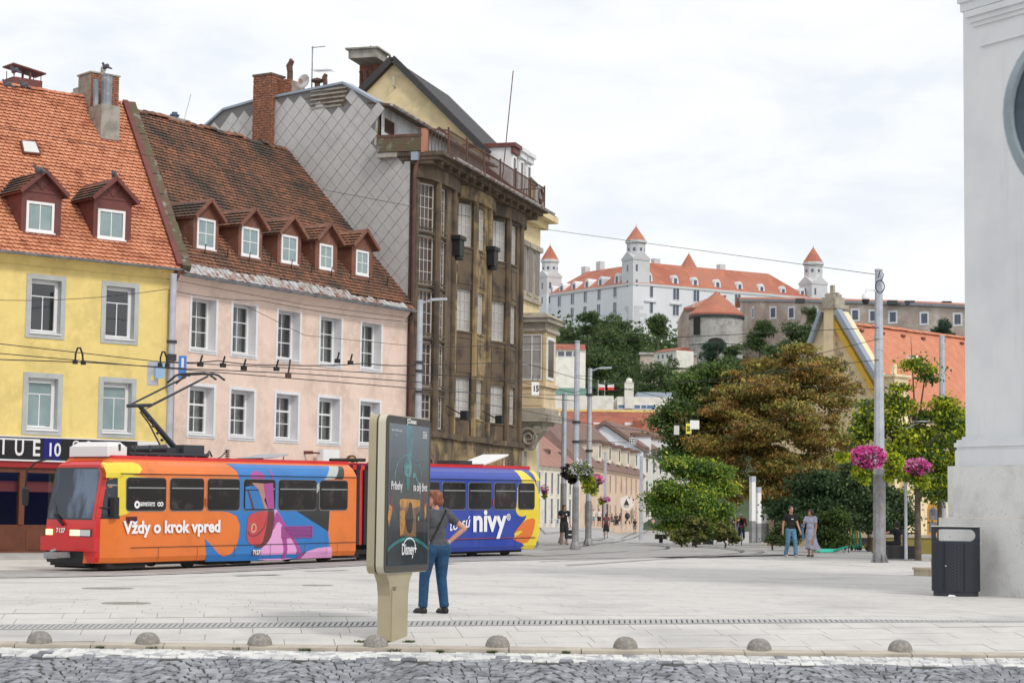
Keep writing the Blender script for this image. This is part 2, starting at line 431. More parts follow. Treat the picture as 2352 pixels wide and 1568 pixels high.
# ---- tufts of moss along the kerb
def tuft_mesh(name,n,rad,h,m):
 mb = MB()
 for _ in range(n):
  a = random.uniform(0,6.28); r = rad * math.sqrt(random.random()); x,y = r * math.cos(a),r * math.sin(a) * .5; b = random.uniform(0,6.28); hh = h * random.uniform(.5,1)
  dx,dy = math.cos(b) * .012,math.sin(b) * .012
  mb.add([(x - dx,y - dy,0),(x + dx,y + dy,0),(x + random.uniform(-.03,.03),y + random.uniform(-.03,.03),hh)],[(0,1,2)])
 return mb.mesh(name,m)
for (px,py,s) in ((350,1488,1),(420,1488,.8),(540,1489,1.4),(640,1490,.7),(700,1493,.9),(905,1494,1),(832,1474,1.2),(940,1474,1),(1130,1498,.8),(1010,1497,.6),(230,1487,.6),(885,1474,.8),(1300,1499,.5)):
 p = G(px,py); o = put('grass_tuft',tuft_mesh('grass_tuft',60,.08 * s,.035,M['moss']),None,T(p.x,p.y,p.z)); tag(o,kind='stuff')

# ---- slotted drain across the plaza: grates with cross bars
drain = tag(put('drain_channel',None),kind='structure')
db = MB()
for k in range(-12,16): db.quad(*[((k + i) * ca,drain_y((k + i) * ca) + o_,gz((k + i) * ca,drain_y((k + i) * ca) + o_) - .024) for i,o_ in ((0,-.2),(1,-.2),(1,.2),(0,.2))])
db.build('channel_bed',mat('drain_silt',(.15,.145,.14),.9),drain)
gm = MB(); gm.box(-.5,.5,-.20,-.165,-.03,.002); gm.box(-.5,.5,.165,.2,-.03,.002)
for k in range(14):
 xx = -.5 + (k + .5) / 14; gm.add([(xx - .025 - .03,-.165,.0),(xx + .025 - .03,-.165,.0),(xx + .025 + .03,.165,.0),(xx - .025 + .03,.165,.0),(xx - .025 - .03,-.165,-.02),(xx + .025 - .03,-.165,-.02),(xx + .025 + .03,.165,-.02),(xx - .025 + .03,.165,-.02)],[(0,1,2,3),(0,4,5,1),(3,2,6,7),(0,3,7,4),(1,5,6,2)])
gme = gm.mesh('grate',M['grate'])
for k in range(-10,13):
 u = k * 1.004; x_,y_ = u * ca,26.75 + u * sa; put('grate',gme,drain,Matrix.Translation((x_,y_,gz(x_,y_) + .005)) @ tilt(x_,y_) @ Matrix.Rotation(DA,4,'Z'))
# ---- manhole covers
M['iron'] = mat('cast_iron',(.30,.28,.26),.7,.2,var=((.40,.38,.35),8,.4,.7))
for (px,py,r,lab) in ((290,1385,.36,'round iron manhole cover in the paving left of the display'),(248,1351,.45,'wider iron manhole cover below the front of the tram'),(730,1344,.3,'small iron cover beside the display pillar')):
 p = G(px,py); o = thing('manhole_cover',lab,'manhole cover',T(p.x,p.y,gz(p.x,p.y) + .004))
 b = MB(); b.lathe([(r * .93,-.02),(r * .93,.004),(r,.004),(r,-.02)],n=28); b.build('cover_ring',M['iron'],o)
 b = MB(); b.lathe([(0,0),(r * .88,0),(r * .88,-.02)],n=28)
 for k in range(-4,5):
  for q in range(-4,5):
   if math.hypot(k,q) < 4.3: b.box(k * r * .19 - .02,k * r * .19 + .02,q * r * .19 - .02,q * r * .19 + .02,0,.005)
 b.build('cover_plate',M['iron'],o)

# ---- pavements in front of the houses
def slab_poly(name,pts,h,m):
 mb = MB(); n = len(pts); vs = [(p.x,p.y,p.z + h) for p in pts] + [(p.x,p.y,p.z - .1) for p in pts]
 mb.add(vs,[tuple(range(n))] + [(i,(i + 1) % n,(i + 1) % n + n,i + n) for i in range(n)]); o = mb.build(name,m); return tag(o,kind='structure')
M['pavement'] = mat('grey_pavement',(.42,.41,.40),.8,coords='World',var=((.34,.335,.33),1.2,.4,.7))
p0 = Vector((-30,50.5,-.25)); p1 = Vector((-13.6,63.8,-.25)); p2 = Vector((-3.4,79.0,0)); p3 = Vector((-.2,93,0))
slab_poly('pavement',[p0,p1,p2,p3,Vector((-4.33,95,0)),Vector((-13.5,72.5,-.25)),Vector((-40,55,-.25))],.13,M['pavement'])
q = [G(1253,1226),G(1340,1219),G(1432,1209),G(1480,1203)]
slab_poly('pavement',q + [G(1480,1198),G(1330,1206),G(1240,1212)],.12,M['pavement'])

# ---- castle hill
M['hill'] = mat('hill_scrub',(.045,.075,.03),.95,coords='World',var=((.02,.04,.015),.08,.35,.65))
hb = MB(); hx = list(range(-300,621,20)); hy = [265,300,340,380,420,460,500,530,560,590,620,650,700,800,950]
def hill_z(x,y):
 t = float(np.interp(y,[265,400,480,545,590,640,900],[-2,14,26,37,49,61,64])); return -2 + (t + 2) * (.96 + .04 * math.sin(x * .04 + y * .013)) * (sstep(-250,-20,x) * .9 + .1)
hb.v = [(x,y,hill_z(x,y)) for y in hy for x in hx]
for j in range(len(hy) - 1):
 for i in range(len(hx) - 1): k = j * len(hx) + i; hb.f.append((k,k + 1,k + 1 + len(hx),k + len(hx))); hb.m.append(0)
tag(hb.build('hill',M['hill'],smooth=True),kind='structure')
# ================================================================== HOUSES
def plaster(name,c,dirt,s=1.0):
 return mat(name,c,.85,coords='World',var=(tuple(x * .80 for x in c),.8,.44,.66),var2=(tuple(min(1,x * 1.08) for x in c),3.1,.5,.75),streak=(dirt,2.2,.58,.85),bump=(25,.12,.01))
M['yellow'] = plaster('yellow_plaster',(.78,.62,.23),(.66,.52,.20))
M['pink'] = plaster('pale_pink_plaster',(.77,.60,.51),(.64,.49,.42))
M['grey_trim'] = mat('grey_trim',(.46,.49,.49),.8,coords='World',var=((.38,.40,.40),2,.4,.7))
M['white_trim'] = mat('white_trim',(.74,.74,.76),.75,coords='World',var=((.60,.60,.62),1.6,.5,.75))
M['tile_new'] = mat('orange_clay_tile',(.53,.20,.105),.8,coords='World',var=((.68,.30,.17),4.2,.40,.60),var2=((.33,.10,.05),1.3,.50,.70))
M['tile_old'] = mat('weathered_clay_tile',(.165,.09,.06),.9,coords='World',var=((.33,.14,.08),4.2,.48,.60),var2=((.07,.058,.048),.7,.44,.64),streak=((.42,.16,.085),1.9,.60,.70))
M['flash'] = mat('red_brown_sheet',(.16,.045,.038),.6,coords='World',var=((.11,.035,.03),2,.4,.7))
M['brown_clad'] = mat('brown_dormer_paint',(.21,.085,.052),.7,coords='World',var=((.30,.17,.13),2.2,.55,.68),var2=((.15,.06,.04),.8,.4,.7))
M['gutter'] = mat('gutter_zinc',(.22,.24,.27),.45,.5,coords='World',var=((.36,.37,.38),3,.45,.7))
M['zinc_pale'] = mat('pale_zinc_sheet',(.46,.46,.45),.5,.3,coords='World',var=((.27,.13,.085),2.6,.46,.56),var2=((.62,.63,.65),5,.45,.7))
M['brick'] = mat('chimney_brick',(.30,.115,.065),.9,coords='World',var=((.17,.085,.06),5,.4,.62),var2=((.40,.20,.13),9,.5,.7))
M['mortar'] = mat('mortar',(.34,.29,.24),.95,coords='World',var=((.2,.17,.14),4,.4,.7))
M['concrete'] = mat('old_concrete',(.36,.34,.30),.9,coords='World',var=((.22,.21,.18),2.5,.42,.66),bump=(20,.3,.02))
M['lichen'] = mat('mossy_verge',(.13,.085,.06),.95,coords='World',var=((.10,.10,.05),5,.42,.62),var2=((.28,.27,.25),2.6,.54,.68),bump=(12,.5,.04))

def beaver_tile(w,l,m):
 mb = MB(); pts = [(-w / 2,l * .5),(w / 2,l * .5),(w / 2,-l * .30),(w * .30,-l * .46),(-w * .30,-l * .46),(-w / 2,-l * .30)]
 vs = [(x,y,.062 if y < l * .4 else .0) for x,y in pts] + [(x,y,(.042 if y < l * .4 else -.02)) for x,y in pts]
 mb.add(vs,[tuple(range(6))[::-1]] + [(i,(i + 1) % 6,(i + 1) % 6 + 6,i + 6) for i in range(1,5)]); return mb.mesh('tile',m)
def roof_plane(house,F,name,poly3,m_tile,tw,tr_,base_mat=None,label=None,limit=300,inset=.0,skip=None):
 """poly3: corner points (house-local Vectors) in one plane, first two along the eave. Returns the roof part."""
 O,E1 = poly3[0],poly3[1]; E = (E1 - O).normalized(); nrm = E.cross(poly3[2] - O).normalized()
 if nrm.z < 0: nrm = -nrm
 S = nrm.cross(E).normalized()
 if S.z < 0: S = -S
 pl = [((p - O).dot(E),(p - O).dot(S)) for p in poly3]
 mb = MB(); n = len(poly3); dn = nrm * .12
 mb.add([p - nrm * .03 for p in poly3] + [p - dn for p in poly3],[tuple(range(n)),tuple(range(n,2 * n))[::-1]] + [(i,(i + 1) % n,(i + 1) % n + n,i + n) for i in range(n)])
 roof = mb.build(name,base_mat or m_tile,house)
 if label: roof['label'] = label
 B = Matrix(((E.x,S.x,nrm.x),(E.y,S.y,nrm.y),(E.z,S.z,nrm.z))).to_4x4()
 amax = max(p[0] for p in pl); amin = min(p[0] for p in pl); bmax = max(p[1] for p in pl)
 ms = []; row = 0; b = .02
 while b < bmax:
  a = amin - (tw / 2 if row % 2 else 0)
  while a < amax + tw:
   if inpoly(a,min(b + .05,bmax - .01),pl) and not (skip and skip(a,b)):
    p = O + E * a + S * (b + tr_ * .12)
    ms.append(Matrix.Translation(p) @ B @ Matrix.Rotation(random.uniform(-.03,.03),4,'Z') @ Matrix.Rotation(random.uniform(-.02,.03),4,'X') @ Matrix.Translation((0,0,random.uniform(0,.008))))
   a += tw
  b += tr_; row += 1
 me = beaver_tile(tw * .95,tr_ * 1.32,m_tile)
 Mi = F.M if F else Matrix.Identity(4)
 pieces('tile',me,ms,roof,limit,key=lambda q: (Mi @ q.translation - CAMP).length if abs((Mi @ q.translation).x / (Mi @ q.translation).y) < .262 else 1e6)
 return roof,(O,E,S,nrm,B,pl)
def ridge_tiles(parent,a,b,m,r=.16,l=.36,name='ridge_tile',jitter=.03):
 mb = MB(); d = (b - a); n = int(d.length / l); d.normalize(); s = d.cross(Vector((0,0,1))).normalized(); u = s.cross(d)
 vs = []; K = 6
 for e in (0,1):
  for k in range(K + 1):
   t = math.pi * k / K; vs.append((math.cos(t) * r * (1.0 - .12 * e),(e - .5) * 1.1,math.sin(t) * r * .8 * (1.0 - .12 * e) - .02))
 mb.add(vs,[(k,k + 1,k + K + 2,k + K + 1) for k in range(K)] + [tuple(range(K + 1))])
 me = mb.mesh(name,m); Bm = Matrix(((s.x,d.x,u.x),(s.y,d.y,u.y),(s.z,d.z,u.z))).to_4x4()
 for i in range(n): put(name,me,parent,Matrix.Translation(a + d * ((i + .5) * l) + u * random.uniform(-jitter,jitter)) @ Bm @ Matrix.Rotation(random.uniform(-jitter,jitter),4,'Z') @ Matrix.Diagonal((1,l,1,1)))
def window(par,r,style='pink',dep=.30,name='window',open_=False,blind=None,curt=None,lower=False):
 """r = inner opening (u0,u1,z0,z1), wall face at y=0"""
 u0,u1,z0,z1 = r; w,h = u1 - u0,z1 - z0; g = .005
 trim = M['grey_trim'] if style == 'yellow' else M['white_trim']; tw_ = .17 if style == 'yellow' else .115
 f = MB(); fw = .075
 a = (u0 + g,u1 - g,z0 + g,z1 - g); f.ring(a,(a[0] + fw,a[1] - fw,a[2] + fw,a[3] - fw),dep,dep + .07)
 sash = (a[0] + fw,a[1] - fw,a[2] + fw,a[3] - fw); sw = .05
 inn = (sash[0] + sw,sash[1] - sw,sash[2] + sw,sash[3] - sw)
 f.ring(sash,inn,dep - .02,dep + .05)
 iw,ih = inn[1] - inn[0],inn[3] - inn[2]; cu = (inn[0] + inn[1]) / 2; b = .016
 if style == 'yellow':
  zb = inn[3] - ih * .27; f.box(inn[0],inn[1],dep,dep + .03,zb - b,zb + b); f.box(cu - b,cu + b,dep,dep + .03,inn[2],zb - b); rows = [(inn[2],zb),(zb,inn[3])]; cells = [(inn[0],cu,*rows[0]),(cu,inn[1],*rows[0]),(inn[0],inn[1],*rows[1])]
 else:
  zs = [inn[2] + ih * k / 3 for k in range(4)]
  if lower: zs = [inn[2],inn[2] + ih * .34,inn[2] + ih * .66,inn[3]]
  f.box(cu - b,cu + b,dep,dep + .03,inn[2],inn[3])
  for q,z in enumerate(zs[1:3]):
   hb_ = .035 if (lower and q == 1) else b
   f.box(inn[0],cu - b,dep,dep + .03,z - hb_,z + hb_); f.box(cu + b,inn[1],dep,dep + .03,z - hb_,z + hb_)
  cells = [(x0,x1,zs[k],zs[k + 1]) for k in range(3) for x0,x1 in ((inn[0],cu),(cu,inn[1]))]
 win = f.build(name,M['white_frame'],par)
 t = MB(); t.ring((u0 - tw_,u1 + tw_,z0 - tw_,z1 + tw_),(u0,u1,z0,z1),-.03,.02); t.build('surround',trim,win)
 rv = MB(); e = .002
 rv.quad((u0 + e,.021,z0),(u0 + e,dep + .03,z0),(u0 + e,dep + .03,z1),(u0 + e,.021,z1)); rv.quad((u1 - e,.021,z0),(u1 - e,dep + .03,z0),(u1 - e,dep + .03,z1),(u1 - e,.021,z1))
 rv.quad((u0,.021,z1 - e),(u1,.021,z1 - e),(u1,dep + .03,z1 - e),(u0,dep + .03,z1 - e)); rv.build('reveal',trim,win)
 s = MB(); s.add([(u0 - .03,-.07,z0 + .0),(u1 + .03,-.07,z0 + .0),(u1 - .004,dep - .02,z0 + .06),(u0 + .004,dep - .02,z0 + .06),(u0 - .03,-.07,z0 - .03),(u1 + .03,-.07,z0 - .03),(u1 - .004,dep - .02,z0 + .0),(u0 + .004,dep - .02,z0 + .0)],[(0,1,2,3),(4,5,6,7),(0,1,5,4),(1,2,6,5),(3,0,4,7)]); s.build('sill',M['white_frame'],win)
 for c in cells:
  p = MB(); p.quad((c[0] + b,dep + .015,c[2] + b),(c[1] - b,dep + .015,c[2] + b),(c[1] - b,dep + .015,c[3] - b),(c[0] + b,dep + .015,c[3] - b)); p.build('pane',M['blind_glass'] if blind else M['glass'],win)
 if not blind:
  k = MB(); k.box(a[0] - .2,a[1] + .2,dep + .08,dep + .9,a[2] - .1,a[3] + .1); del k.f[2]; del k.m[2]
  k.build('room_behind',M['beige_room'] if style == 'pink' else M['dark_room'],win)
  if curt:
   cm = MB(); n = 10
   for (c0,c1) in curt:
    x0 = inn[0] + iw * c0; x1 = inn[0] + iw * c1
    for i in range(n):
     xa,xb = x0 + (x1 - x0) * i / n,x0 + (x1 - x0) * (i + 1) / n; ya,yb = dep + .2 + .02 * (i % 2),dep + .2 + .02 * ((i + 1) % 2)
     cm.quad((xa,ya,inn[2] - .05),(xb,yb,inn[2] - .05),(xb,yb,inn[3]),(xa,ya,inn[3]))
   cm.build('curtain',M['curtain'],win)
 return win
def half_pipe(mb,p,q,r,n=7):
 d = (q - p).normalized(); s = d.cross(Vector((0,0,1))).normalized(); u = s.cross(d)
 vs = []
 for e in (p,q):
  for k in range(n + 1):
   t = math.pi + math.pi * k / n; vs.append(e + s * (math.cos(t) * r) + u * (math.sin(t) * r))
 mb.add(vs,[(k,k + 1,k + n + 2,k + n + 1) for k in range(n)] + [tuple(range(n + 1))])
def gutter(par,a,b,r=.085,every=.9,m='gutter'):
 mb = MB(); half_pipe(mb,a,b,r); g = mb.build('gutter',M[m],par); d = b - a; n = int(d.length / every); d.normalize()
 for i in range(n):
  p = a + d * (i + .5) * every; k = MB(); half_pipe(k,p - d * .025,p + d * .025,r * 1.13); k.build('gutter_bracket',M[m],g)
 return g
def bricks(par,x0,x1,y0,y1,z0,z1,L=.26,H=.082,limit=300,faces='fl',name='brick',m='brick'):
 """brick skin on a box (par-local): f = y0 face, l = x0 face, r = x1 face"""
 bt = MB().box(-.5,.5,-.5,.5,-.5,.5).mesh(name,M[m]); ms = []; row = 0; z = z0
 while z + H * .5 < z1:
  for face in faces:
   lo,hi = (x0,x1) if face in 'fb' else (y0,y1); p = lo - (L / 2 if row % 2 else 0)
   while p < hi - .02:
    a,b = max(p,lo),min(p + L,hi)
    if b - a > .04:
     c = (a + b) / 2; j = random.uniform(-.008,.012)
     if face == 'f': loc = (c,y0 - .0 - j,z + H / 2); sc = (b - a - .014,.05,H - .014)
     elif face == 'b': loc = (c,y1 + j,z + H / 2); sc = (b - a - .014,.05,H - .014)
     elif face == 'l': loc = (x0 - j,c,z + H / 2); sc = (.05,b - a - .014,H - .014)
     else: loc = (x1 + j,c,z + H / 2); sc = (.05,b - a - .014,H - .014)
     ms.append(Matrix.Translation(loc) @ Matrix.Rotation(random.uniform(-.02,.02),4,'Y') @ Matrix.Diagonal((*sc,1)))
    p += L
  z += H; row += 1
 pieces(name,bt,ms,par,limit)

# facade lines
YD = Vector((.758,.652)); PD = Vector((.539,.843)); DD = Vector((.28,.96))
C1 = Vector((-12.1,69.95)); C2 = Vector((-4.33,82.1)); C3 = C2 + DD * 16.5
FP = Frame(C1,PD); FD = Frame(C2,DD)
Y0 = C1 - YD * 12.5; FY = Frame(Y0,YD); YL = 12.5      # yellow facade runs u = 0 .. 12.5

# ---------------------------------------------------------------- yellow house
yh = thing('yellow_house','yellow house with bright orange tiled roof and two dark red dormers','house',FY.M)
eY = FY.hit(190,607)[1]
ywins = [(71,139,645,768),(243,309,657,777),(62,131,868,987),(234,301,878,994)]
yr = [FY.rect(*w) for w in ywins]
# same width and heights for each storey row
uw = sum(r[1] - r[0] for r in yr) / 4
zt = (sum(r[3] for r in yr[:2]) / 2,sum(r[3] for r in yr[2:]) / 2); zb = (sum(r[2] for r in yr[:2]) / 2,sum(r[2] for r in yr[2:]) / 2)
cus = [(yr[0][0] + yr[0][1] + yr[2][0] + yr[2][1]) / 4,(yr[1][0] + yr[1][1] + yr[3][0] + yr[3][1]) / 4]
cus = [cus[0] - (cus[1] - cus[0])] + cus
holes = []
for k,cu in enumerate(cus):
 for fl in (0,1): holes.append((cu - uw / 2,cu + uw / 2,zb[fl],zt[fl]))
zsign = FY.hit(150,1062)[1]; zsignt = FY.hit(150,1008)[1]; ypave = FY.hit(30,1272)[1]
shop_holes = [(cus[1] - 3.2,YL - 2.6,ypave + .35,zsign - .25)]
wb = MB(); wall_grid(wb,0,YL,-.3,eY + .25,holes + shop_holes)
wb.quad((0,0,-.3),(0,9,-.3),(0,9,eY),(0,0,eY)); wb.build('wall',M['yellow'],yh)
for k,h in enumerate(holes):
 window(yh,h,'yellow',.22,blind=(k % 2 == 1),name='window')
cb = MB(); cb.add([(0,-.02,eY - .22),(YL,-.02,eY - .22),(YL,-.30,eY + .12),(0,-.30,eY + .12),(0,.1,eY + .12),(YL,.1,eY + .12)],[(0,1,2,3),(3,2,5,4)]); cb.build('eaves_cove',M['yellow'],yh)
ang = R(46); yb = 6.4; ez = eY + .16
def uv(F,P2):  # plan world point -> local
 q = Vector((P2[0],P2[1],0)) - F.p; return Vector((q.dot(F.d),q.dot(F.n),0))
def ypl(u,o): return Vector((u,o,ez + (o + .42) * math.tan(ang)))
pr = uv(FY,C1 + Vector((-.455,.89)) * 7.0); k_ = yb / pr.y; ridge_r = YL + (pr.x - YL) * k_
roofY,_ = roof_plane(yh,FY,'roof',[ypl(-.4,-.42),ypl(YL + .12,-.42),ypl(ridge_r + .05,yb),ypl(-.4,yb)],M['tile_new'],.215,.205)
ridge_tiles(roofY,ypl(-.4,yb) + Vector((0,.05,.02)),ypl(ridge_r,yb) + Vector((0,.05,.02)),M['tile_new'])
bk = MB(); zr = ypl(0,yb).z; bk.add([(-.4,yb,zr - .05),(ridge_r,yb,zr - .05),(ridge_r,yb + 6.5,ez),(-.4,yb + 6.5,ez)],[(0,1,2,3)]); bk.build('rear_roof',M['tile_new'],yh)
gutter(yh,Vector((0,-.50,ez - .03)),Vector((YL + .15,-.50,ez - .03)),every=1.1)
# verge: dark flashing and a mossy stone strip
vb = MB(); A_,B_ = ypl(YL + .08,-.45),ypl(ridge_r + .02,yb); vb.bar(A_ + Vector((0,0,.08)),B_ + Vector((0,0,.08)),.20,.26); vb.build('verge_flashing',M['flash'],yh)
vb = MB(); off = Vector((.26,.0,.02))
for k in range(24):
 p = A_.lerp(B_,k / 24) + off; q = A_.lerp(B_,(k + .97) / 24) + off + Vector((0,0,random.uniform(-.03,.03))); vb.bar(p,q,.34 + random.uniform(-.03,.05),.3)
vb.build('verge_stones',M['lichen'],yh)
def roof_hit(F,O,nrm,px,py):
 d = ray(px,py); Oi = F.M @ O; ni = F.M.to_3x3() @ nrm; t = (Oi - CAMP).dot(ni) / d.dot(ni); return F.I @ (CAMP + d * t)
nY = Vector((0,-math.sin(ang),math.cos(ang)))
def dormer(house,F,O,nrm,fx0,fx1,ybase,yap,win,body,rmat,style,slope_tan,label=None):
 b = roof_hit(F,O,nrm,(fx0 + fx1) / 2,ybase); yf = b.y - .02
 u0,u1 = F.hit(fx0,ybase - 30,yf)[0],F.hit(fx1,ybase - 30,yf)[0]; zb = b.z - .15; zap = F.hit((fx0 + fx1) / 2,yap,yf)[1]
 w = u1 - u0; gh = w * .44; ze = zap - gh; wr = F.rect(*win,yf)
 m = MB(); wall_grid(m,u0,u1,zb,ze,[(wr[0],wr[1],wr[2],wr[3])],yf); cu = (u0 + u1) / 2
 m.add([(u0,yf,ze),(u1,yf,ze),(cu,yf,zap - .02)],[(0,1,2)])
 yk = yf + (zap - zb) / slope_tan + .5
 for u in (u0,u1): m.quad((u,yf,zb),(u,yk,zb),(u,yk,ze),(u,yf,ze))
 m.box(wr[0] - .12,wr[1] + .12,yf - .05,yf + .0,wr[2] - .16,wr[2] - .05)
 if style == 'yellow':
  m.box(u0 - .02,u1 + .02,yf - .03,yf,ze - .05,ze + .03)
  for s_ in (-1,1):
   for k in (0,1): m.bar((cu + s_ * k * .3,yf - .012,ze + .05),(cu + s_ * (k * .3 + (zap - ze) * .45 if k == 0 else .3 - .25),yf - .012,ze + .05 + (zap - ze) * .45 * (1 if k == 0 else .6)),.015)
 D = m.build('dormer',body,house)
 if label: D['label'] = label
 rm = MB(); ov = .16; th = .06
 for s_ in (-1,1):
  ue = cu + s_ * (w / 2 + ov); zo = ze - ov * .88
  rm.add([(cu,yf - .22,zap),(ue,yf - .22,zo),(ue,yk,zo),(cu,yk,zap),(cu,yf - .22,zap + th),(ue,yf - .22,zo + th),(ue,yk,zo + th),(cu,yk,zap + th)],[(0,1,2,3),(4,5,6,7),(0,1,5,4),(1,2,6,5)])
 rm.build('dormer_roof',body,D)
 # tiles on the little roof
 tl = []
 for s_ in (-1,1):
  ue = cu + s_ * (w / 2 + ov); E = Vector((0,1 if s_ > 0 else -1,0)); zo = ze - ov * .88
  S_ = Vector((cu - ue,0,zap - zo)); Ls = S_.length; S_.normalize(); n_ = E.cross(S_)
  if n_.z < 0: n_ = -n_; E = -E
  Bm = Matrix(((E.x,S_.x,n_.x),(E.y,S_.y,n_.y),(E.z,S_.z,n_.z))).to_4x4()
  for i in range(int(Ls / .2)):
   for j in range(int((yk - yf + .1) / .21)):
    tl.append(Matrix.Translation(Vector((ue,yf - .12 + j * .21,zo + th)) + S_ * (i * .2 + .08)) @ Bm)
 me = beaver_tile(.2,.26,rmat); pieces('tile',me,tl,D,0)
 bb = MB()
 for s_ in (-1,1): bb.bar((cu,yf - .24,zap + .04),(cu + s_ * (w / 2 + ov),yf - .24,ze - ov * .88 + .04),.05,.13)
 bb.build('barge_board',M['flash'] if style == 'yellow' else body,D)
 fr = MB(); fr.ring((wr[0],wr[1],wr[2],wr[3]),(wr[0] + .09,wr[1] - .09,wr[2] + .09,wr[3] - .09),yf - .02,yf + .05); i0 = (wr[0] + .09,wr[1] - .09,wr[2] + .09,wr[3] - .09); c = (i0[0] + i0[1]) / 2
 fr.box(c - .015,c + .015,yf,yf + .03,i0[2],i0[3])
 zm = (i0[2] + i0[3]) / 2
 if style != 'yellow': fr.box(i0[0],c - .015,yf,yf + .03,zm - .015,zm + .015); fr.box(c + .015,i0[1],yf,yf + .03,zm - .015,zm + .015)
 fr.box(wr[0] - .03,wr[1] + .05,yf - .06,yf - .005,wr[2] - .05,wr[2]); fr.build('window_frame',M['white_frame'],D)
 cells = [(i0[0],c),(c,i0[1])]
 for ca_,cb_ in cells:
  for za,zb_ in (((i0[2],i0[3]),) if style == 'yellow' else ((i0[2],zm),(zm,i0[3]))):
   p = MB(); p.quad((ca_ + .015,yf + .012,za + .015),(cb_ - .015,yf + .012,za + .015),(cb_ - .015,yf + .012,zb_ - .015),(ca_ + .015,yf + .012,zb_ - .015)); p.build('pane',M['blind_glass'],D)
 return D
dormer(yh,FY,ypl(0,0),nY,48,140,540,396,(60,124,464,533),M['flash'],M['tile_old'],'yellow',math.tan(ang))
dormer(yh,FY,ypl(0,0),nY,214,301,553,413,(224,287,482,549),M['flash'],M['tile_old'],'yellow',math.tan(ang))
# skylight
sk = [roof_hit(FY,ypl(0,0),nY,*p) for p in ((44,329),(79,332),(91,362),(50,358))]
s = MB(); up = nY * .16; s.add([p + up for p in sk] + [p - nY * .05 for p in sk],[(0,1,2,3)] + [(i,(i + 1) % 4,(i + 1) % 4 + 4,i + 4) for i in range(4)]); skl = s.build('skylight',M['flash'],yh)
c_ = sum(sk,Vector()) / 4; s = MB(); s.add([c_ + (p - c_) * .84 + nY * .165 for p in sk],[(0,1,2,3)]); s.build('pane',mat('milky_skylight',(.62,.62,.60),.3),skl)
# red sheet chimney with a flat cap
def chim_at(px0,px1,py0,py1,F,dep,wid):
 u0,zb_ = F.hit(px0,py1,dep); u1,zt_ = F.hit(px1,py0,dep); return u0,u1,zb_,zt_
u0,u1,z0,z1 = chim_at(31,99,186,222,FY,yb,1)
c = MB(); c.box(u0,u1,yb + .05,yb + .75,z0 - .6,z1); ch = c.build('chimney',M['flash'],yh)
c = MB(); zc = z1 + .30; c.add([(u0 - .07,yb - .05,zc + .14),(u1 + .1,yb - .05,zc - .05),(u1 + .1,yb + .85,zc - .05),(u0 - .07,yb + .85,zc + .14),(u0 - .07,yb - .05,zc + .19),(u1 + .1,yb - .05,zc),(u1 + .1,yb + .85,zc),(u0 - .07,yb + .85,zc + .19)],[(0,1,2,3),(4,5,6,7),(0,1,5,4),(1,2,6,5),(2,3,7,6),(3,0,4,7)])
for x_ in (u0 + .04,u1 - .04,(u0 + u1) / 2 + .1):
 for y_ in (yb + .1,yb + .7): c.tube([(x_,y_,z1 - .02),(x_,y_,zc)],.018 if x_ != (u0 + u1) / 2 + .1 else .05,6)
c.build('chimney_cap',M['flash'],ch)
# big crumbling brick chimney with steel flues at the party wall
pdep = yb - .6
u0,zz0 = FY.hit(222,318,pdep - .9); u1 = FY.hit(265,318,pdep - .9)[0]; zt1 = FY.hit(240,243,pdep - .9)[1]
c = MB(); c.box(u0,u1,pdep - 1.2,pdep - .2,zz0 - .9,zt1); ch = c.build('flue_base',M['concrete'],yh)
c = MB(); c.box(u0 - .06,u1 + .06,pdep - 1.3,pdep - .2,zz0 - 1.05,zz0 - .05); c.build('base_flashing',M['flash'],ch)
zf = FY.hit(245,176,pdep - .7)[1]
c = MB(); um = (u0 + u1) / 2 + .05; c.tube([(um,pdep - .75,zt1 - .05),(um,pdep - .75,zf)],.20,12); c.tube([(um,pdep - .75,zf),(um,pdep - .75,zf + .05)],.225,12); c.build('flue_pipe',M['gutter'],ch)
c = MB(); c.tube([(um - .36,pdep - .6,zt1 - .05),(um - .36,pdep - .6,zf - .15)],.11,10); c.build('flue_pipe',M['gutter'],ch)
u0,zz = FY.hit(207,230,pdep); u1 = FY.hit(273,230,pdep)[0]; ztop = FY.hit(240,172,pdep)[1]
c = MB(); c.box(u0 + .02,u1 - .02,pdep + .02,pdep + 1.0,zz - 2.6,ztop - .02); ch2 = c.build('chimney',M['mortar'],yh)
bricks(ch2,u0 + .02,u1 - .02,pdep + .02,pdep + 1.0,zz - .7,ztop,limit=160,faces='fr')
c = MB(); c.box(u0 - .03,u1 + .03,pdep - .04,pdep + 1.05,ztop,ztop + .06); c.tube([(u1 - .5,pdep + .4,ztop),(u1 - .5,pdep + .4,ztop + .38)],.09,8); c.build('chimney_cap',M['concrete'],ch2)
u0,zz = FY.hit(168,222,yb + 1.5); u1 = FY.hit(204,222,yb + 1.5)[0]
c = MB(); c.box(u0,u1,yb + 1.5,yb + 2.2,zz - 1.8,zz + .18); c.box(u0 + .25,u1 - .3,yb + 1.6,yb + 2.0,zz + .1,zz + .42); c.build('chimney_stub',M['concrete'],yh)

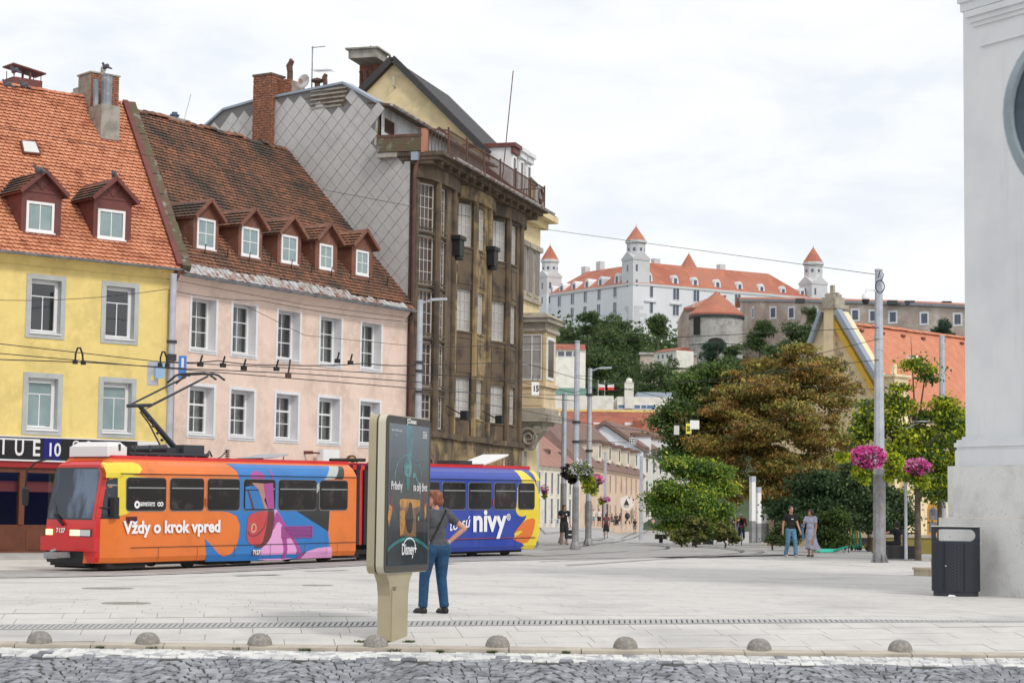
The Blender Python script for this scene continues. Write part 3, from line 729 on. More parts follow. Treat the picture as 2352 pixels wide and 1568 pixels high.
# shopfront below
M['shop_red'] = mat('dark_red_fascia',(.33,.02,.02),.35)
M['shop_wood'] = mat('brown_shop_joinery',(.15,.05,.025),.45,coords='World',var=((.11,.035,.02),3,.4,.7))
sf_u0,sf_u1,sf_z0,sf_z1 = shop_holes[0]
us_ = [sf_u0,FY.hit(-60,1180)[0],FY.hit(47,1180)[0],FY.hit(142,1180)[0],FY.hit(235,1180)[0],sf_u1]
fr = MB(); fr.box(sf_u0,sf_u1,-.04,.08,sf_z0 - .35,sf_z0 + .62); fr.box(sf_u0,sf_u1,-.06,.08,sf_z1 - .12,sf_z1 + .05)
for u in us_: fr.box(u - .1,u + .1,-.07,.1,sf_z0 + .62,sf_z1 - .12)
for a_,b_ in zip(us_[:-1],us_[1:]): fr.box(a_ + .2,b_ - .2,-.06,-.03,sf_z0 - .2,sf_z0 + .45)
shopf = fr.build('shopfront',M['shop_wood'],yh)
for a_,b_ in zip(us_[:-1],us_[1:]):
 p = MB(); p.quad((a_ + .1,.03,sf_z0 + .62),(b_ - .1,.03,sf_z0 + .62),(b_ - .1,.03,sf_z1 - .12),(a_ + .1,.03,sf_z1 - .12)); p.build('pane',M['glass'],shopf)
p = MB(); p.box(sf_u0 - .5,sf_u1 + .5,.10,2.2,sf_z0 - .4,sf_z1 + .3); del p.f[2]; del p.m[2]; p.build('shop_interior',M['dark_room'],shopf)
p = MB(); ru = MB(); ru.box(sf_u0,sf_u1,.3,.9,sf_z1 - .75,sf_z1 - .4); ru.build('interior_beam',mat('interior_red',(.35,.07,.05),.6),shopf)
for (xa,xb,ya,yb_) in ((8,42,1222,1252),(56,82,1216,1252)):
 a_,b_,c0,c1 = FY.rect(xa,xb,ya,yb_,.3); p = MB(); p.box(a_,b_,.3,.33,c0,c1); p.build('paper_notice',mat('cream_paper',(.62,.56,.40),.8),shopf)
text('window_lettering','in',mat('faded_lettering',(.35,.36,.38),.6),.55,shopf,Matrix.Translation((FY.hit(4,1243,.02)[0],.02,FY.hit(0,1243,.02)[1])) @ TXT,bold=.01)
p = MB(); p.box(sf_u0 - .3,YL - .1,-.16,0,zsign - .2,zsign + .02); p.build('fascia_band',M['shop_red'],yh)
# shop sign
M['sign_black'] = mat('black_sign',(.008,.009,.012),.4); M['sign_white'] = mat('white_letter',(.75,.75,.76),.5); M['sign_blue'] = mat('blue_sign',(.004,.004,.16),.4)
sgn = thing('shop_sign','long black shop sign with white letters and blue number panel','sign',FY.M @ T(0,0,0))
sr = FY.rect(-60,307,1010,1060); zlo,zhi = FY.hit(150,1050)[1],FY.hit(150,1012)[1]
b = MB(); b.box(sr[0],sr[1],-.22,-.02,zlo - .12,zhi + .06); b.build('board',M['sign_black'],sgn)
b = MB(); b.box(sr[0],sr[1],-.235,-.02,zlo - .17,zlo - .12); b.box(sr[0],sr[1],-.235,-.02,zhi + .06,zhi + .1); b.build('edge_strip',M['sign_white'],sgn)
ba,bb_,_,_ = FY.rect(92,131,1012,1050); b = MB(); b.box(ba,bb_,-.228,-.22,zlo - .12,zhi + .06); b.build('number_panel',M['sign_blue'],sgn)
def sign_t(s_,px,zoff,size,w=None,y=-.23,bold=.0):
 u = FY.hit(px,1040)[0]; text('lettering',s_,M['sign_white'],size,sgn,Matrix.Translation((u,y,zlo + zoff)) @ TXT,bold=bold,ext=.004,width=w)
H_ = zhi - zlo
sign_t('U',25,.02,.74,.32,bold=.012); sign_t('E',66,.02,.74,.26,bold=.012); sign_t('10',100,.03,.62,.42,bold=.01)
sign_t('C',158,.33,.34,bold=.008); sign_t('O',187,.33,.34,bold=.008); sign_t('&',171,-.03,.34,bold=.008); sign_t('S',290,.1,.36,bold=.008)
b = MB(); ua = FY.hit(-14,1015)[0]; ub = FY.hit(84,1015)[0]; b.box(ua,ub,-.235,-.22,zhi - .04,zhi + .015); uu = FY.hit(3,1020)[0]; b.box(uu - .07,uu,-.235,-.22,zlo + .03,zhi - .04); b.build('lettering',M['sign_white'],sgn)
# small board beside it
r_ = FY.rect(314,362,1020,1044); sb = thing('wall_board','small white framed board on the yellow wall behind the pantograph','sign',FY.M)
b = MB(); b.box(r_[0],r_[1],-.06,-.01,r_[2],r_[3] + .1); b.build('frame',M['sign_white'],sb); b = MB(); b.box(r_[0] + .15,r_[1] - .1,-.066,-.06,r_[2] + .1,r_[3] - .2); b.build('dark_print',M['sign_black'],sb)

# ---------------------------------------------------------------- pink house
PL = 14.42
ph = thing('pink_house','pale pink house with old mottled tiled roof and five brown dormers','house',FP.M)
eP = (FP.hit(413,632)[1] + FP.hit(930,712)[1]) / 2
pu = [(440,495,686,806),(533,587,697,816),(638,688,712,826),(736,783,727,837),(829,875,740,847)]
pl_ = [(433,489,890,998),(529,582,896,1004),(633,682,904,1011),(731,778,914,1016),(826,871,922,1021)]
ru_ = [FP.rect(*w) for w in pu]; rl_ = [FP.rect(*w) for w in pl_]
mean = lambda a: sum(a) / len(a)
cu_ = [((a[0] + a[1]) + (b[0] + b[1])) / 4 for a,b in zip(ru_,rl_)]
ww = mean([r[1] - r[0] for r in ru_ + rl_])
zU = (mean([r[2] for r in ru_]),mean([r[3] for r in ru_])); zL = (mean([r[2] for r in rl_]),mean([r[3] for r in rl_]))
holes = [(c - ww / 2,c + ww / 2,*zU) for c in cu_] + [(c - ww / 2,c + ww / 2,*zL) for c in cu_]
wb = MB(); wall_grid(wb,.02,PL,-.3,eP + .1,holes); wb.build('wall',M['pink'],ph)
curts = [[(.75,1)],[(0,.45),(.6,1)],[(0,.12)],[(0,1)],[(.8,1)],[(.72,1)],[(.75,1)],[(.6,1)],[(.7,1)],None]
for k,h in enumerate(holes): window(ph,h,'pink',.34,curt=curts[k],lower=k >= 5)
cb = MB(); cb.add([(.05,-.01,eP - .75),(PL - .3,-.01,eP - .75),(PL - .3,-.10,eP - .4),(.05,-.10,eP - .4),(.05,-.42,eP - .02),(PL - .3,-.42,eP - .02)],[(0,1,2,3),(3,2,5,4)]); cb.build('eaves_cove',M['pink'],ph)
angP = R(46); pb = 6.5; ezP = eP + .02
def ppl(u,o): return Vector((u,o,ezP + (o + .5) * math.tan(angP)))
nP = Vector((0,-math.sin(angP),math.cos(angP)))
ql = uv(FP,(-15.2,77.2)); rl = ql.x * pb / ql.y
lower_band = .55
roofP,_ = roof_plane(ph,FP,'roof',[ppl(.1,-.5),ppl(PL - .02,-.5),ppl(PL - .02,pb),ppl(rl,pb)],M['tile_old'],.215,.2,skip=lambda a,b: b < lower_band * (1 if a < 10 else .4))
ridge_tiles(roofP,ppl(rl + .1,pb) + Vector((0,.05,.03)),ppl(PL - .1,pb) + Vector((0,.05,.03)),M['tile_old'],r=.2,l=.42,jitter=.07)
bk = MB(); zr = ppl(0,pb).z; bk.add([(rl,pb,zr - .05),(PL,pb,zr - .05),(PL,pb + 6.5,ezP),(rl,pb + 6.5,ezP)],[(0,1,2,3)]); bk.build('rear_roof',M['tile_old'],ph)
# pale sheet strips along the eave
sx_ = .15
ms = []; stp = MB(); stp.box(-.5,.5,-.5,.5,0,.03); stm = stp.mesh('eave_sheet',M['zinc_pale'])
Bp = Matrix(((1,0,0),(0,math.cos(angP),-math.sin(angP)),(0,math.sin(angP),math.cos(angP)))).to_4x4()
while sx_ < 13.6:
 w = random.uniform(.16,.30); l = lower_band * (1 if sx_ < 10 else .5) + random.uniform(-.06,.12); c = ppl(sx_ + w / 2,-.5) + Vector((0,math.cos(angP),math.sin(angP))) * (l / 2 - .05)
 put('eave_sheet',stm,roofP,Matrix.Translation(c + nP * random.uniform(0,.03)) @ Bp @ Matrix.Diagonal((w - .02,l,1,1))); sx_ += w
gutter(ph,Vector((.05,-.62,ezP - .06)),Vector((PL + .35,-.62,ezP - .06)),r=.095,every=.78)
zx = lambda x: 367.5 + x / 2.6249
zy = lambda y: 91.9 + y / 2.6249
for (a_,b_,base,ap,ax,w) in ((200,352,1275,968,295,(222,332,1078,1258)),(472,615,1325,1022,560,(490,595,1130,1305)),(708,850,1365,1070,795,(730,828,1178,1345)),(935,1068,1400,1112,1018,(960,1040,1232,1382)),(1155,1280,1435,1150,1228,(1180,1257,1270,1417))):
 dormer(ph,FP,ppl(0,0),nP,zx(a_),zx(b_),zy(base),zy(ap),(zx(w[0]),zx(w[1]),zy(w[2]),zy(w[3])),M['brown_clad'],M['tile_old'],'pink',math.tan(angP))
# snow hooks
for k in range(11):
 p = ppl(.9 + k * 1.25,.35); b = MB(); b.bar(p,p + Vector((0,-.05,.42)),.025); b.build('snow_hook',M['black'],ph)
# concrete chimney with a blue pot, thin rod
q = roof_hit(FP,ppl(0,0),nP,411,322); yq = pb + .3; u0,u1,z0,z1 = chim_at(386,438,278,325,FP,yq,1)
c = MB(); c.extr([(u0,yq),(u1,yq),(u1 - .1,yq + .9),(u0 + .1,yq + .9)],z0 - 1.2,z1); ch = c.build('chimney',M['concrete'],ph)
c = MB(); um = (u0 + u1) / 2 + .12; c.lathe([(.16,0),(.16,.12),(.2,.14),(.2,.2),(.12,.24),(.12,.3),(0,.3)],(um,yq + .4,z1),12); c.build('chimney_pot',mat('blue_pot',(.06,.08,.16),.5),ch)
c = MB(); c.tube([(u1 - .05,yq + .4,z1 - .2),(u1 + .42,yq + .4,z1 + 1.25)],.015,5); c.build('lightning_rod',M['gutter'],ch)
# low beer sign, unit and lamp over the pink house's ground floor
r_ = FP.rect(738,775,1038,1056,-.5); ac = thing('wall_box_sign','white box sign projecting from the pink wall above the tram','sign',FP.M)
b = MB(); b.box(r_[0],r_[1],-.6,-.3,r_[2] - .3,r_[3] + .1); b.build('box',M['white'],ac); b = MB(); b.bar((r_[0] - .4,-.4,r_[3] - .05),(r_[0],-.4,r_[3] - .05),.06); b.box(r_[0] - .45,r_[0] - .38,-.4,0,r_[3] - .1,r_[3] + .02); b.build('bracket',M['flash'],ac)
c_u,c_z = FP.hit(807,1064,-.5); bs = thing('round_pub_sign','round gold pub sign with dark rim peeking over the tram','sign',FP.M @ T(c_u,-.5,c_z))
b = MB(); b.lathe([(0,-.04),(.28,-.04),(.28,.04),(0,.04)],n=24); o = b.build('disc',mat('gold_paint',(.55,.42,.13),.45),bs,M=Matrix.Rotation(R(90),4,'X'))
b = MB(); b.lathe([(.28,-.06),(.33,-.06),(.33,.06),(.28,.06)],n=24); b.build('rim',M['flash'],bs,M=Matrix.Rotation(R(90),4,'X'))
text('emblem','ΛΛ',M['black'],.17,bs,Matrix.Translation((-.09,-.05,.02)) @ TXT,bold=.01)
# drain pipe between the houses
dpm = mat('brown_drain_pipe',(.14,.06,.045),.5); dp = MB(); dp.tube([(YL + .1,-.5,ez - .05),(YL - .02,-.3,ez - .5),(YL - .03,-.14,ez - .8),(YL - .03,-.14,5.7),(YL + .12,-.14,5.4),(YL + .12,-.14,.2)],.075,8); dp.build('drain_pipe',dpm,yh)
# ---------------------------------------------------------------- dark apartment house with bowed bays
M['dark_stucco'] = mat('soot_stained_stucco',(.135,.098,.064),.9,coords='World',var=((.062,.048,.038),1.1,.46,.62),streak=((.28,.205,.11),1.9,.58,.72),bump=(18,.25,.02))
M['ochre_stucco'] = mat('ochre_streaked_stucco',(.34,.25,.125),.9,coords='World',var=((.09,.07,.05),1.0,.42,.56),streak=((.22,.16,.09),2.4,.48,.66),bump=(18,.2,.02))
M['rust'] = mat('rusty_iron',(.09,.05,.04),.8,coords='World',var=((.16,.075,.045),6,.45,.7))
M['shingle'] = mat('grey_fibre_shingle',(.50,.50,.49),.75,coords='World',var=((.44,.44,.435),.9,.4,.66),var2=((.55,.55,.54),4,.5,.75))
M['wood_dark'] = mat('dark_wood_batten',(.10,.075,.055),.9,coords='World',var=((.2,.14,.1),3,.45,.7))
M['lead'] = mat('blue_grey_sheet',(.30,.35,.42),.45,.3)
M['old_glass'] = mat('old_dim_glass',(.085,.05,.042),.35,coords='World',var=((.05,.04,.038),3,.4,.65),coat=.15)
M['pale_glass'] = mat('curtained_glass',(.33,.31,.29),.2,coords='World',var=((.47,.46,.45),.8,.35,.65),coat=.5)
M['muntin'] = mat('peeling_white_muntin',(.52,.50,.46),.7)
dh = thing('dark_apartment_house','tall soot stained house with three bowed window bays and a rusty roof balcony','building',FD.M)
DW = 16.5; zc = 15.85            # underside of the main cornice
bays = [(.25,0),(5.6,1),(10.9,2)]
def bay_pts(s): return [(s,0),(s + 1.5,-.62),(s + 3.7,-.62),(s + 5.2,0)]
zbase = 4.55
# back wall and body
b = MB(); b.extr([(.03,.02),(DW,.02),(DW,10.5),(3.2,10.5)],-.3,zc + .2); b.build('body',M['dark_stucco'],dh)
rows = [(13.25,15.15),(9.45,11.3),(5.6,7.35)]
def facet(par,p,q,z0,z1,wins,name,m,glassm,muntin_n,mu=None,fr=.07):
 """flat facade facet between plan points p,q with windows [(a0,a1,z0,z1)] as fractions of its length"""
 p = Vector((p[0],p[1],0)); q = Vector((q[0],q[1],0)); d = (q - p); Ln = d.length; d.normalize(); n = Vector((-d.y,d.x,0))
 Mx = Matrix(((d.x,n.x,0,p.x),(d.y,n.y,0,p.y),(0,0,1,0),(0,0,0,1)))
 hs = [(a * Ln,b_ * Ln,c,e) for a,b_,c,e in wins]
 w = MB(); wall_grid(w,0,Ln,z0,z1,hs,0)
 for h in hs:
  w.quad((h[0],0,h[2]),(h[0],.16,h[2]),(h[0],.16,h[3]),(h[0],0,h[3])); w.quad((h[1],0,h[2]),(h[1],.16,h[2]),(h[1],.16,h[3]),(h[1],0,h[3]))
  w.quad((h[0],0,h[2]),(h[1],0,h[2]),(h[1],.16,h[2]),(h[0],.16,h[2])); w.quad((h[0],0,h[3]),(h[1],0,h[3]),(h[1],.16,h[3]),(h[0],.16,h[3]))
  # sill and lintel mouldings
  w.box(h[0] - .06,h[1] + .06,-.05,.0,h[2] - .09,h[2] - .01)
 zs = sorted(h[2] for h in hs)
 # recessed spandrel panel frames
 if len(hs) >= 3 and hs[0][3] - hs[0][2] < 3:
  for h0,h1 in zip(hs[1:],hs[:-1]):
   a,b_ = h0[3] + .25,h1[2] - .25; w.ring((h0[0],h0[1],a,b_),(h0[0] + .07,h0[1] - .07,a + .07,b_ - .07),-.03,0)
 for x_ in (.0,Ln - .16): w.box(x_,x_ + .16,-.07,0,z0,z1)
 wo = w.build(name,m,par,M=Mx)
 for h in hs:
  f = MB(); f.ring(h,(h[0] + fr,h[1] - fr,h[2] + fr,h[3] - fr),.10,.16)
  i0 = (h[0] + fr,h[1] - fr,h[2] + fr,h[3] - fr); nx_,nz_ = muntin_n
  for k in range(1,nx_): x_ = i0[0] + (i0[1] - i0[0]) * k / nx_; f.box(x_ - .014,x_ + .014,.105,.14,i0[2],i0[3])
  for k in range(1,nz_):
   z_ = i0[2] + (i0[3] - i0[2]) * k / nz_; f.box(i0[0],i0[1],.107,.138,z_ - .014,z_ + .014)
  fo = f.build('window',mu or M['muntin'],par,M=Mx)
  g = MB(); g.quad((i0[0],.13,i0[2]),(i0[1],.13,i0[2]),(i0[1],.13,i0[3]),(i0[0],.13,i0[3])); g.build('pane',glassm,fo)
 return wo
for s,k in bays:
 P = bay_pts(s)
 zt_ = zc - .02
 if k == 0:
  st_rows = [(13.15,15.2),(10.9,13.0),(8.7,10.75),(6.6,8.55),(4.9,6.4)]
  facet(dh,P[0],P[1],zbase,zt_,[(.22,.92,a,b_) for a,b_ in st_rows],'bay_wall',M['dark_stucco'],M['old_glass'],(4,4))
  facet(dh,P[1],P[2],zbase,zt_,[(.16,.58,a,b_) for a,b_ in st_rows],'bay_wall',M['dark_stucco'],M['old_glass'],(3,4))
 else:
  facet(dh,P[0],P[1],zbase,zt_,[(.30,.94,a,b_) for a,b_ in rows],'bay_wall',M['dark_stucco'],M['pale_glass'],(3,4))
  facet(dh,P[1],P[2],zbase,zt_,[(.30,.72,a,b_) for a,b_ in rows],'bay_wall',M['ochre_stucco'] if k == 1 else M['dark_stucco'],M['pale_glass'],(3,4))
 facet(dh,P[2],P[3],zbase,zt_,[(.3,.8,a,b_) for a,b_ in rows],'bay_wall',M['dark_stucco'],M['pale_glass'],(2,4))
 # vertical half columns at the bay corners
 col = MB()
 for (x_,y_,r_) in ((P[1][0],P[1][1],.17),(P[0][0] + .1,P[0][1] - .08,.2),(P[2][0],P[2][1],.16)): col.tube([(x_,y_ - .02,zbase),(x_,y_ - .02,zc - .5)],r_,8,caps=False)
 col.build('column',M['ochre_stucco'] if k == 1 else M['dark_stucco'],dh)
 # curved band over the bay, under the cornice
 for (z0,z1,o,m) in ((zc - .55,zc,.18,'ochre_stucco' if k == 1 else 'dark_stucco'),(zbase - .02,zbase + .22,.2,'dark_stucco'),(zbase - 1.0,zbase - .02,.06,'ochre_stucco'),(zbase - 1.35,zbase - 1.0,.34,'dark_stucco')):
  arc = [(s - .05,.02)] + [(s + 2.6 - 2.75 * math.cos(math.pi * t / 10),-o - .66 * math.sin(math.pi * t / 10) ** .8) for t in range(11)] + [(s + 5.25,.02)]
  mb = MB(); mb.extr(arc,z0,z1); mb.build('bay_cornice',M[m],dh)
# letters left over on the faded sign band
text('faded_lettering','tiska',mat('faded_cream_paint',(.30,.25,.19),.9),.62,dh,Matrix.Translation((8.2,-.82,zbase - .78)) @ TXT @ Matrix.Rotation(0,4,'Z'),bold=.008,ext=.003,shear=.25)
# ground floor: dark openings
gf = MB(); gf.box(.2,15.6,-.05,.02,-.2,.5)
for u in (.2,3.2,6.2,9.3,12.4,15.2): gf.box(u,u + .5,-.3,.02,-.2,zbase - 1.35)
gf.build('ground_floor_piers',M['dark_stucco'],dh)
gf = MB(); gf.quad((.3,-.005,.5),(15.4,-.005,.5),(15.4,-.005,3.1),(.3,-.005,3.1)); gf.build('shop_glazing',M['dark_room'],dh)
# main cornice slab with soffit mouldings
co = MB(); co.box(-.05,DW + .1,-1.45,.6,zc + .32,zc + .50); co.box(.0,DW - .1,-1.25,.4,zc + .16,zc + .32); co.box(.05,DW,-.95,.4,zc + .0,zc + .16)
for k in range(14): co.box(.5 + k * 1.15,.75 + k * 1.15,-1.2,-.3,zc + .02,zc + .16)
co.build('cornice',M['dark_stucco'],dh)
gutter(dh,Vector((1.2,-1.56,zc + .42)),Vector((DW + .7,-1.56,zc + .42)),r=.10,every=1.6,m='zinc_pale')
# terrace floor, parapet box at the near end
tz = zc + .5
b = MB(); b.box(-.05,DW + .3,.6,1.5,tz - .2,tz); b.build('terrace_floor',M['concrete'],dh)
# balcony railing: posts, rails and thin bars
zr0,zr1 = tz + .08,tz + 1.02
rl_ = MB()
def rail_run(a,b_):
 a = Vector(a); b_ = Vector(b_)
 for z in (zr0,zr1): rl_.bar(a + Vector((0,0,z)),b_ + Vector((0,0,z)),.05)
rail_run((.1,-.15,0),(.9,-1.35,0)); rail_run((.9,-1.35,0),(DW - .3,-1.35,0)); rail_run((DW - .3,-1.35,0),(DW - .3,.8,0)); rl_.build('railing',M['rust'],dh)
bar = MB().box(-.011,.011,-.011,.011,0,zr1 - zr0 - .02).mesh('railing_bar',M['rust']); post = MB().box(-.035,.035,-.035,.035,0,zr1 - zr0 + .12).mesh('railing_post',M['rust'])
a,b_ = Vector((.1,-.15,zr0 + .01)),Vector((.9,-1.35,zr0 + .01))
for k in range(1,10): put('railing_bar',bar,dh,Matrix.Translation(a.lerp(b_,k / 10)))
n = 108
for k in range(n + 1):
 p = Vector((.9 + (DW - 1.2) * k / n,-1.35,zr0 + .01)); put('railing_post' if k % 18 == 0 else 'railing_bar',post if k % 18 == 0 else bar,dh,Matrix.Translation(p))
for k in range(1,12): put('railing_bar',bar,dh,Matrix.Translation((DW - .3,-1.35 + k * .18,zr0 + .01)))
wr = MB(); wr.tube([(DW - 1.2 + .36 * math.cos(t),-1.42,zr0 + .42 + .36 * math.sin(t)) for t in np.linspace(0,6.283,15)],.05,5,caps=False); wr.build('railing_wreath',M['rust'],dh)
ant = MB(); ant.tube([(9.0,-1.3,zr0),(10.6,-1.3,zr0 + 5.6)],.025,5); ant.build('pole_antenna',M['rust'],dh)
# two dark air conditioners / floodlights hung at bay corners, spot lamps over the sign band
for (px,py) in ((1049,566),(1128,590)):
 u,z = FD.hit(px,py,-.7); b = MB(); b.box(u - .5,u + .15,-1.0,-.66,z - .45,z + .25); b.box(u - .6,u + .3,-1.05,-.62,z + .25,z + .42); b.lathe([(0,0),(.22,0),(.22,.16),(0,.16)],(u - .2,-.84,z - .62),10); b.bar((u - .1,-.8,z),(u - .1,-.3,z),.06); b.build('air_unit',M['black'],dh)
for (px,py) in ((1060,954),(1140,964)):
 u,z = FD.hit(px,py,-1.0); b = MB(); b.bar((u - 1.2,-.7,z + .35),(u,-1.1,z),.04); b.box(u - .2,u + .2,-1.3,-1.0,z - .16,z + .2); b.build('floodlight',M['black'],dh)
# brown downpipe and lead box at the corner
dp = MB(); dp.tube([(-.05,-.35,zc + .25),(-.12,-.22,zc - .5),(-.12,-.22,9.8),(-.12,-.22,.3)],.085,8); dp.build('drain_pipe',mat('red_brown_pipe',(.085,.032,.03),.5,coords='World',var=((.16,.07,.05),1.4,.5,.65)),dh)
b = MB(); b.box(-.26,.1,-.4,-.1,zc + .1,zc + .45); b.build('pipe_hopper',M['lead'],dh)

# --- shingled side wall above the pink roof
W2 = Vector((-.843,.539)); FW = Frame(C2,W2)      # x runs to the left/back; y axis points ... keep camera side negative
sgnv = 1 if FW.n.dot(Vector((0,-1,0))) > 0 else -1
def wp(px,py): return FW.hit(px,py)
outl = [wp(*p) for p in ((931,352),(931,372),(918,668),(650,366),(640,380),(455,352),(459,304),(515,254),(585,234),(637,224),(790,193),(868,237),(860,332))]
FWM = FW.M.copy()
side = MB(); poly = [(x,z) for x,z in outl]; poly2 = [(x,max(z,8)) for x,z in poly]
side.prism(poly2,-.02,.6) if sgnv < 0 else side.prism(poly2,-.6,.02)
DI = FD.M.inverted() @ FWM
sw = side.build('side_wall',M['shingle'],dh,M=DI)
ys = -.02 if sgnv < 0 else .02; dy = -1 if sgnv < 0 else 1
dg = .70; sh = MB(); h_ = dg / 2 * .975; t_ = .02
tp = [(0,-h_),(h_,0),(0,h_),(-h_,0)]
sh.add([(x,dy * (.030 - .018 * (z + x) / h_ * .5),z) for x,z in tp] + [(x,0,z) for x,z in tp],[(0,1,2,3),(0,1,5,4),(1,2,6,5),(2,3,7,6),(3,0,4,7)])
shm = sh.mesh('shingle',M['shingle']); bk = MB(); bk.add([(x * 1.04,0,z * 1.04) for x,z in tp],[(0,1,2,3)])
xmin,xmax = min(p[0] for p in poly),max(p[0] for p in poly); zmin,zmax = min(p[1] for p in poly),max(p[1] for p in poly)
ms = []; bare = [wp(*p) for p in ((700,228),(795,196),(808,222),(790,246),(768,238),(752,244),(735,234))]
jz = 0; z = zmin - .3
while z < zmax + .3:
 x = xmin - 1 + (dg / 2 if jz % 2 else 0)
 while x < xmax + 1:
  if (inpoly(x,z,poly) or inpoly(x + .2,z,poly)) and inpoly(x + .25,z + .30,poly) and inpoly(x + .1,z + .05,poly) and not inpoly(x,z + .2,bare): ms.append(Matrix.Translation((x,ys,z)) @ Matrix.Rotation(random.uniform(-.012,.012),4,'Y'))
  x += dg
 z += dg / 2; jz += 1
M['gap'] = mat('grey_felt',(.19,.19,.19),.95)
bkp = MB(); bkp.prism([(x,z) for x,z in poly2],ys + dy * .001,ys + dy * .004); bkp.build('felt_backing',M['gap'],sw)
pieces('shingle',shm,ms,sw,300)
b = MB(); es = [p for p in ((.0,wp(931,372)[1]),(.0,8.8),(.5,9.2),(.5,wp(925,372)[1]))]; b.prism(es,ys + dy * .005,ys + dy * .012); b.build('edge_sheet',M['shingle'],sw)
# bare battens where shingles are missing
bt = MB(); bp = [(x,z) for x,z in bare]; bt.prism(bp,ys + dy * .004,ys + dy * .012); o = bt.build('bare_brick_patch',M['wood_dark'],sw)
for k in range(5):
 za = min(p[1] for p in bp) + (max(p[1] for p in bp) - min(p[1] for p in bp)) * (k + .3) / 5; xa = min(p[0] for p in bp) + .1 + .35 * (4 - k) * .3; xb = max(p[0] for p in bp) - .35
 b = MB(); b.box(xa,xb,*(sorted((ys + dy * .012,ys + dy * .05))),za,za + .07); b.build('batten',M['concrete'],o)
# sheet metal edge along the wall top
tops = [(459,304),(515,254),(585,234),(637,224),(790,193),(868,237)]; pts = [Vector((wp(*p)[0],ys + dy * .02,wp(*p)[1])) for p in tops]
b = MB()
for p,q in zip(pts[:-1],pts[1:]): b.bar(p + Vector((0,-dy * .25,.04)),q + Vector((0,-dy * .25,.04)),.65,.10)
b.build('roof_edge',M['lead'],sw)
# body of the attic behind the wall
tz_ = zc + .5
b = MB(); att = [(x,z) for x,z in [wp(*p) for p in ((868,240),(861,330),(700,330),(655,300),(640,230),(790,197))]]
b = MB(); zat = wp(868,240)[1]; b.extr([(.62,1.62),(15.4,1.62),(15.4,9.5),(2.95,9.5)],tz_ + .02,zat - .15); b.build('attic',M['dark_stucco'],dh)
# attic front: whitish wall with windows, set back behind the railing
aw = MB(); za0,za1 = tz,wp(868,240)[1] - .05; ao = 1.5; wins = [(.85,2.1,tz + 1.05,za1 - .45),(4.6,5.9,tz + .5,za1 - .5),(8.2,9.4,tz + .5,za1 - .5),(11.6,12.8,tz + .5,za1 - .5)]
wall_grid(aw,.48,15.5,za0,za1,wins,ao); aw.build('attic_wall',mat('peeling_whitewash',(.55,.57,.60),.85,coords='World',var=((.38,.36,.34),1.2,.46,.66)),dh)
for k,h in enumerate(wins):
 f = MB(); f.ring(h,(h[0] + .07,h[1] - .07,h[2] + .07,h[3] - .07),ao + .02,ao + .12)
 for q in range(1,9 if k == 0 else 2):
  n_ = 9 if k == 0 else 2; x_ = h[0] + (h[1] - h[0]) * q / n_; f.box(x_ - .018,x_ + .018,ao + .03,ao + .07,h[2],h[3])
 fo = f.build('window',M['rust'] if k == 0 else M['white_frame'],dh); g = MB(); g.quad((h[0],ao + .09,h[2]),(h[1],ao + .09,h[2]),(h[1],ao + .09,h[3]),(h[0],ao + .09,h[3])); g.build('pane',M['old_glass'],fo)
rf = MB(); rf.add([(.25,ao - .55,za1 - .1),(15.6,ao - .55,za1 - .1),(15.6,ao + 3,za1 + .5),(1.3,ao + 3,za1 + .5),(.25,ao - .55,za1),(15.6,ao - .55,za1),(15.6,ao + 3,za1 + .6),(1.3,ao + 3,za1 + .6)],[(0,1,2,3),(4,5,6,7),(0,1,5,4),(1,2,6,5),(3,0,4,7)]); rf.build('attic_roof',M['wood_dark'],dh)
gutter(dh,Vector((0,ao - .62,za1 - .06)),Vector((15.4,ao - .62,za1 - .06)),r=.09,every=1.3,m='zinc_pale')
# near parapet box of the terrace, weathered
b = MB(); b.box(-.08,.12,-.5,1.48,tz + .02,tz + .62); b.build('terrace_parapet',M['lichen'],dh)
b = MB(); b.box(-.1,.42,-.62,-.48,tz - .05,tz + .95); b.build('parapet_pier',mat('faded_orange_sheet',(.42,.19,.12),.7),dh)
b = MB(); b.box(-.1,.15,-.5,1.5,tz + .62,tz + .74); b.build('parapet_coping',M['rust'],dh)
# brick stacks on the party wall
def stack(px0,px1,py0,py1,dep,name='chimney',n=300,par=None):
 # boxy stack in the wall frame (x along wall). camera side is dy
 xa,z1 = FW.hit(px0,py0,dep); xb,z0 = FW.hit(px1,py1,dep); x0,x1 = min(xa,xb),max(xa,xb)
 b = MB(); yb0,yb1 = (dep,dep + .9) if dy < 0 else (dep - .9,dep)
 b.box(x0 + .02,x1 - .02,yb0 + .02,yb1 - .02,z0 - .3,z1 - .01); o = b.build(name,M['mortar'],dh,M=DI)
 return o,x0,x1,yb0,yb1,z0,z1
o,x0,x1,y0,y1,z0,z1 = stack(583,618,176,362,dy * .35)
bt = MB().box(-.5,.5,-.5,.5,-.5,.5).mesh('brick',M['brick']); ms = []
H,Lb = .11,.29; row = 0; z = z0
while z < z1 - .04:
 for face in ('f','s','t'):
  lo,hi = (x0,x1) if face == 'f' else (y0,y1); p = lo - (Lb / 2 if row % 2 else 0)
  while p < hi - .03:
   a,c = max(p,lo),min(p + Lb,hi); j = random.uniform(-.006,.014)
   if c - a > .05:
    yy = (y0 - j) if dy < 0 else (y1 + j)
    if face == 'f': ms.append(Matrix.Translation(((a + c) / 2,yy,z + H / 2)) @ Matrix.Diagonal((c - a - .02,.05,H - .02,1)))
    else: ms.append(Matrix.Translation((x0 - j if face == 's' else x1 + j,(a + c) / 2,z + H / 2)) @ Matrix.Diagonal((.05,c - a - .02,H - .02,1)))
   p += Lb
 z += H; row += 1
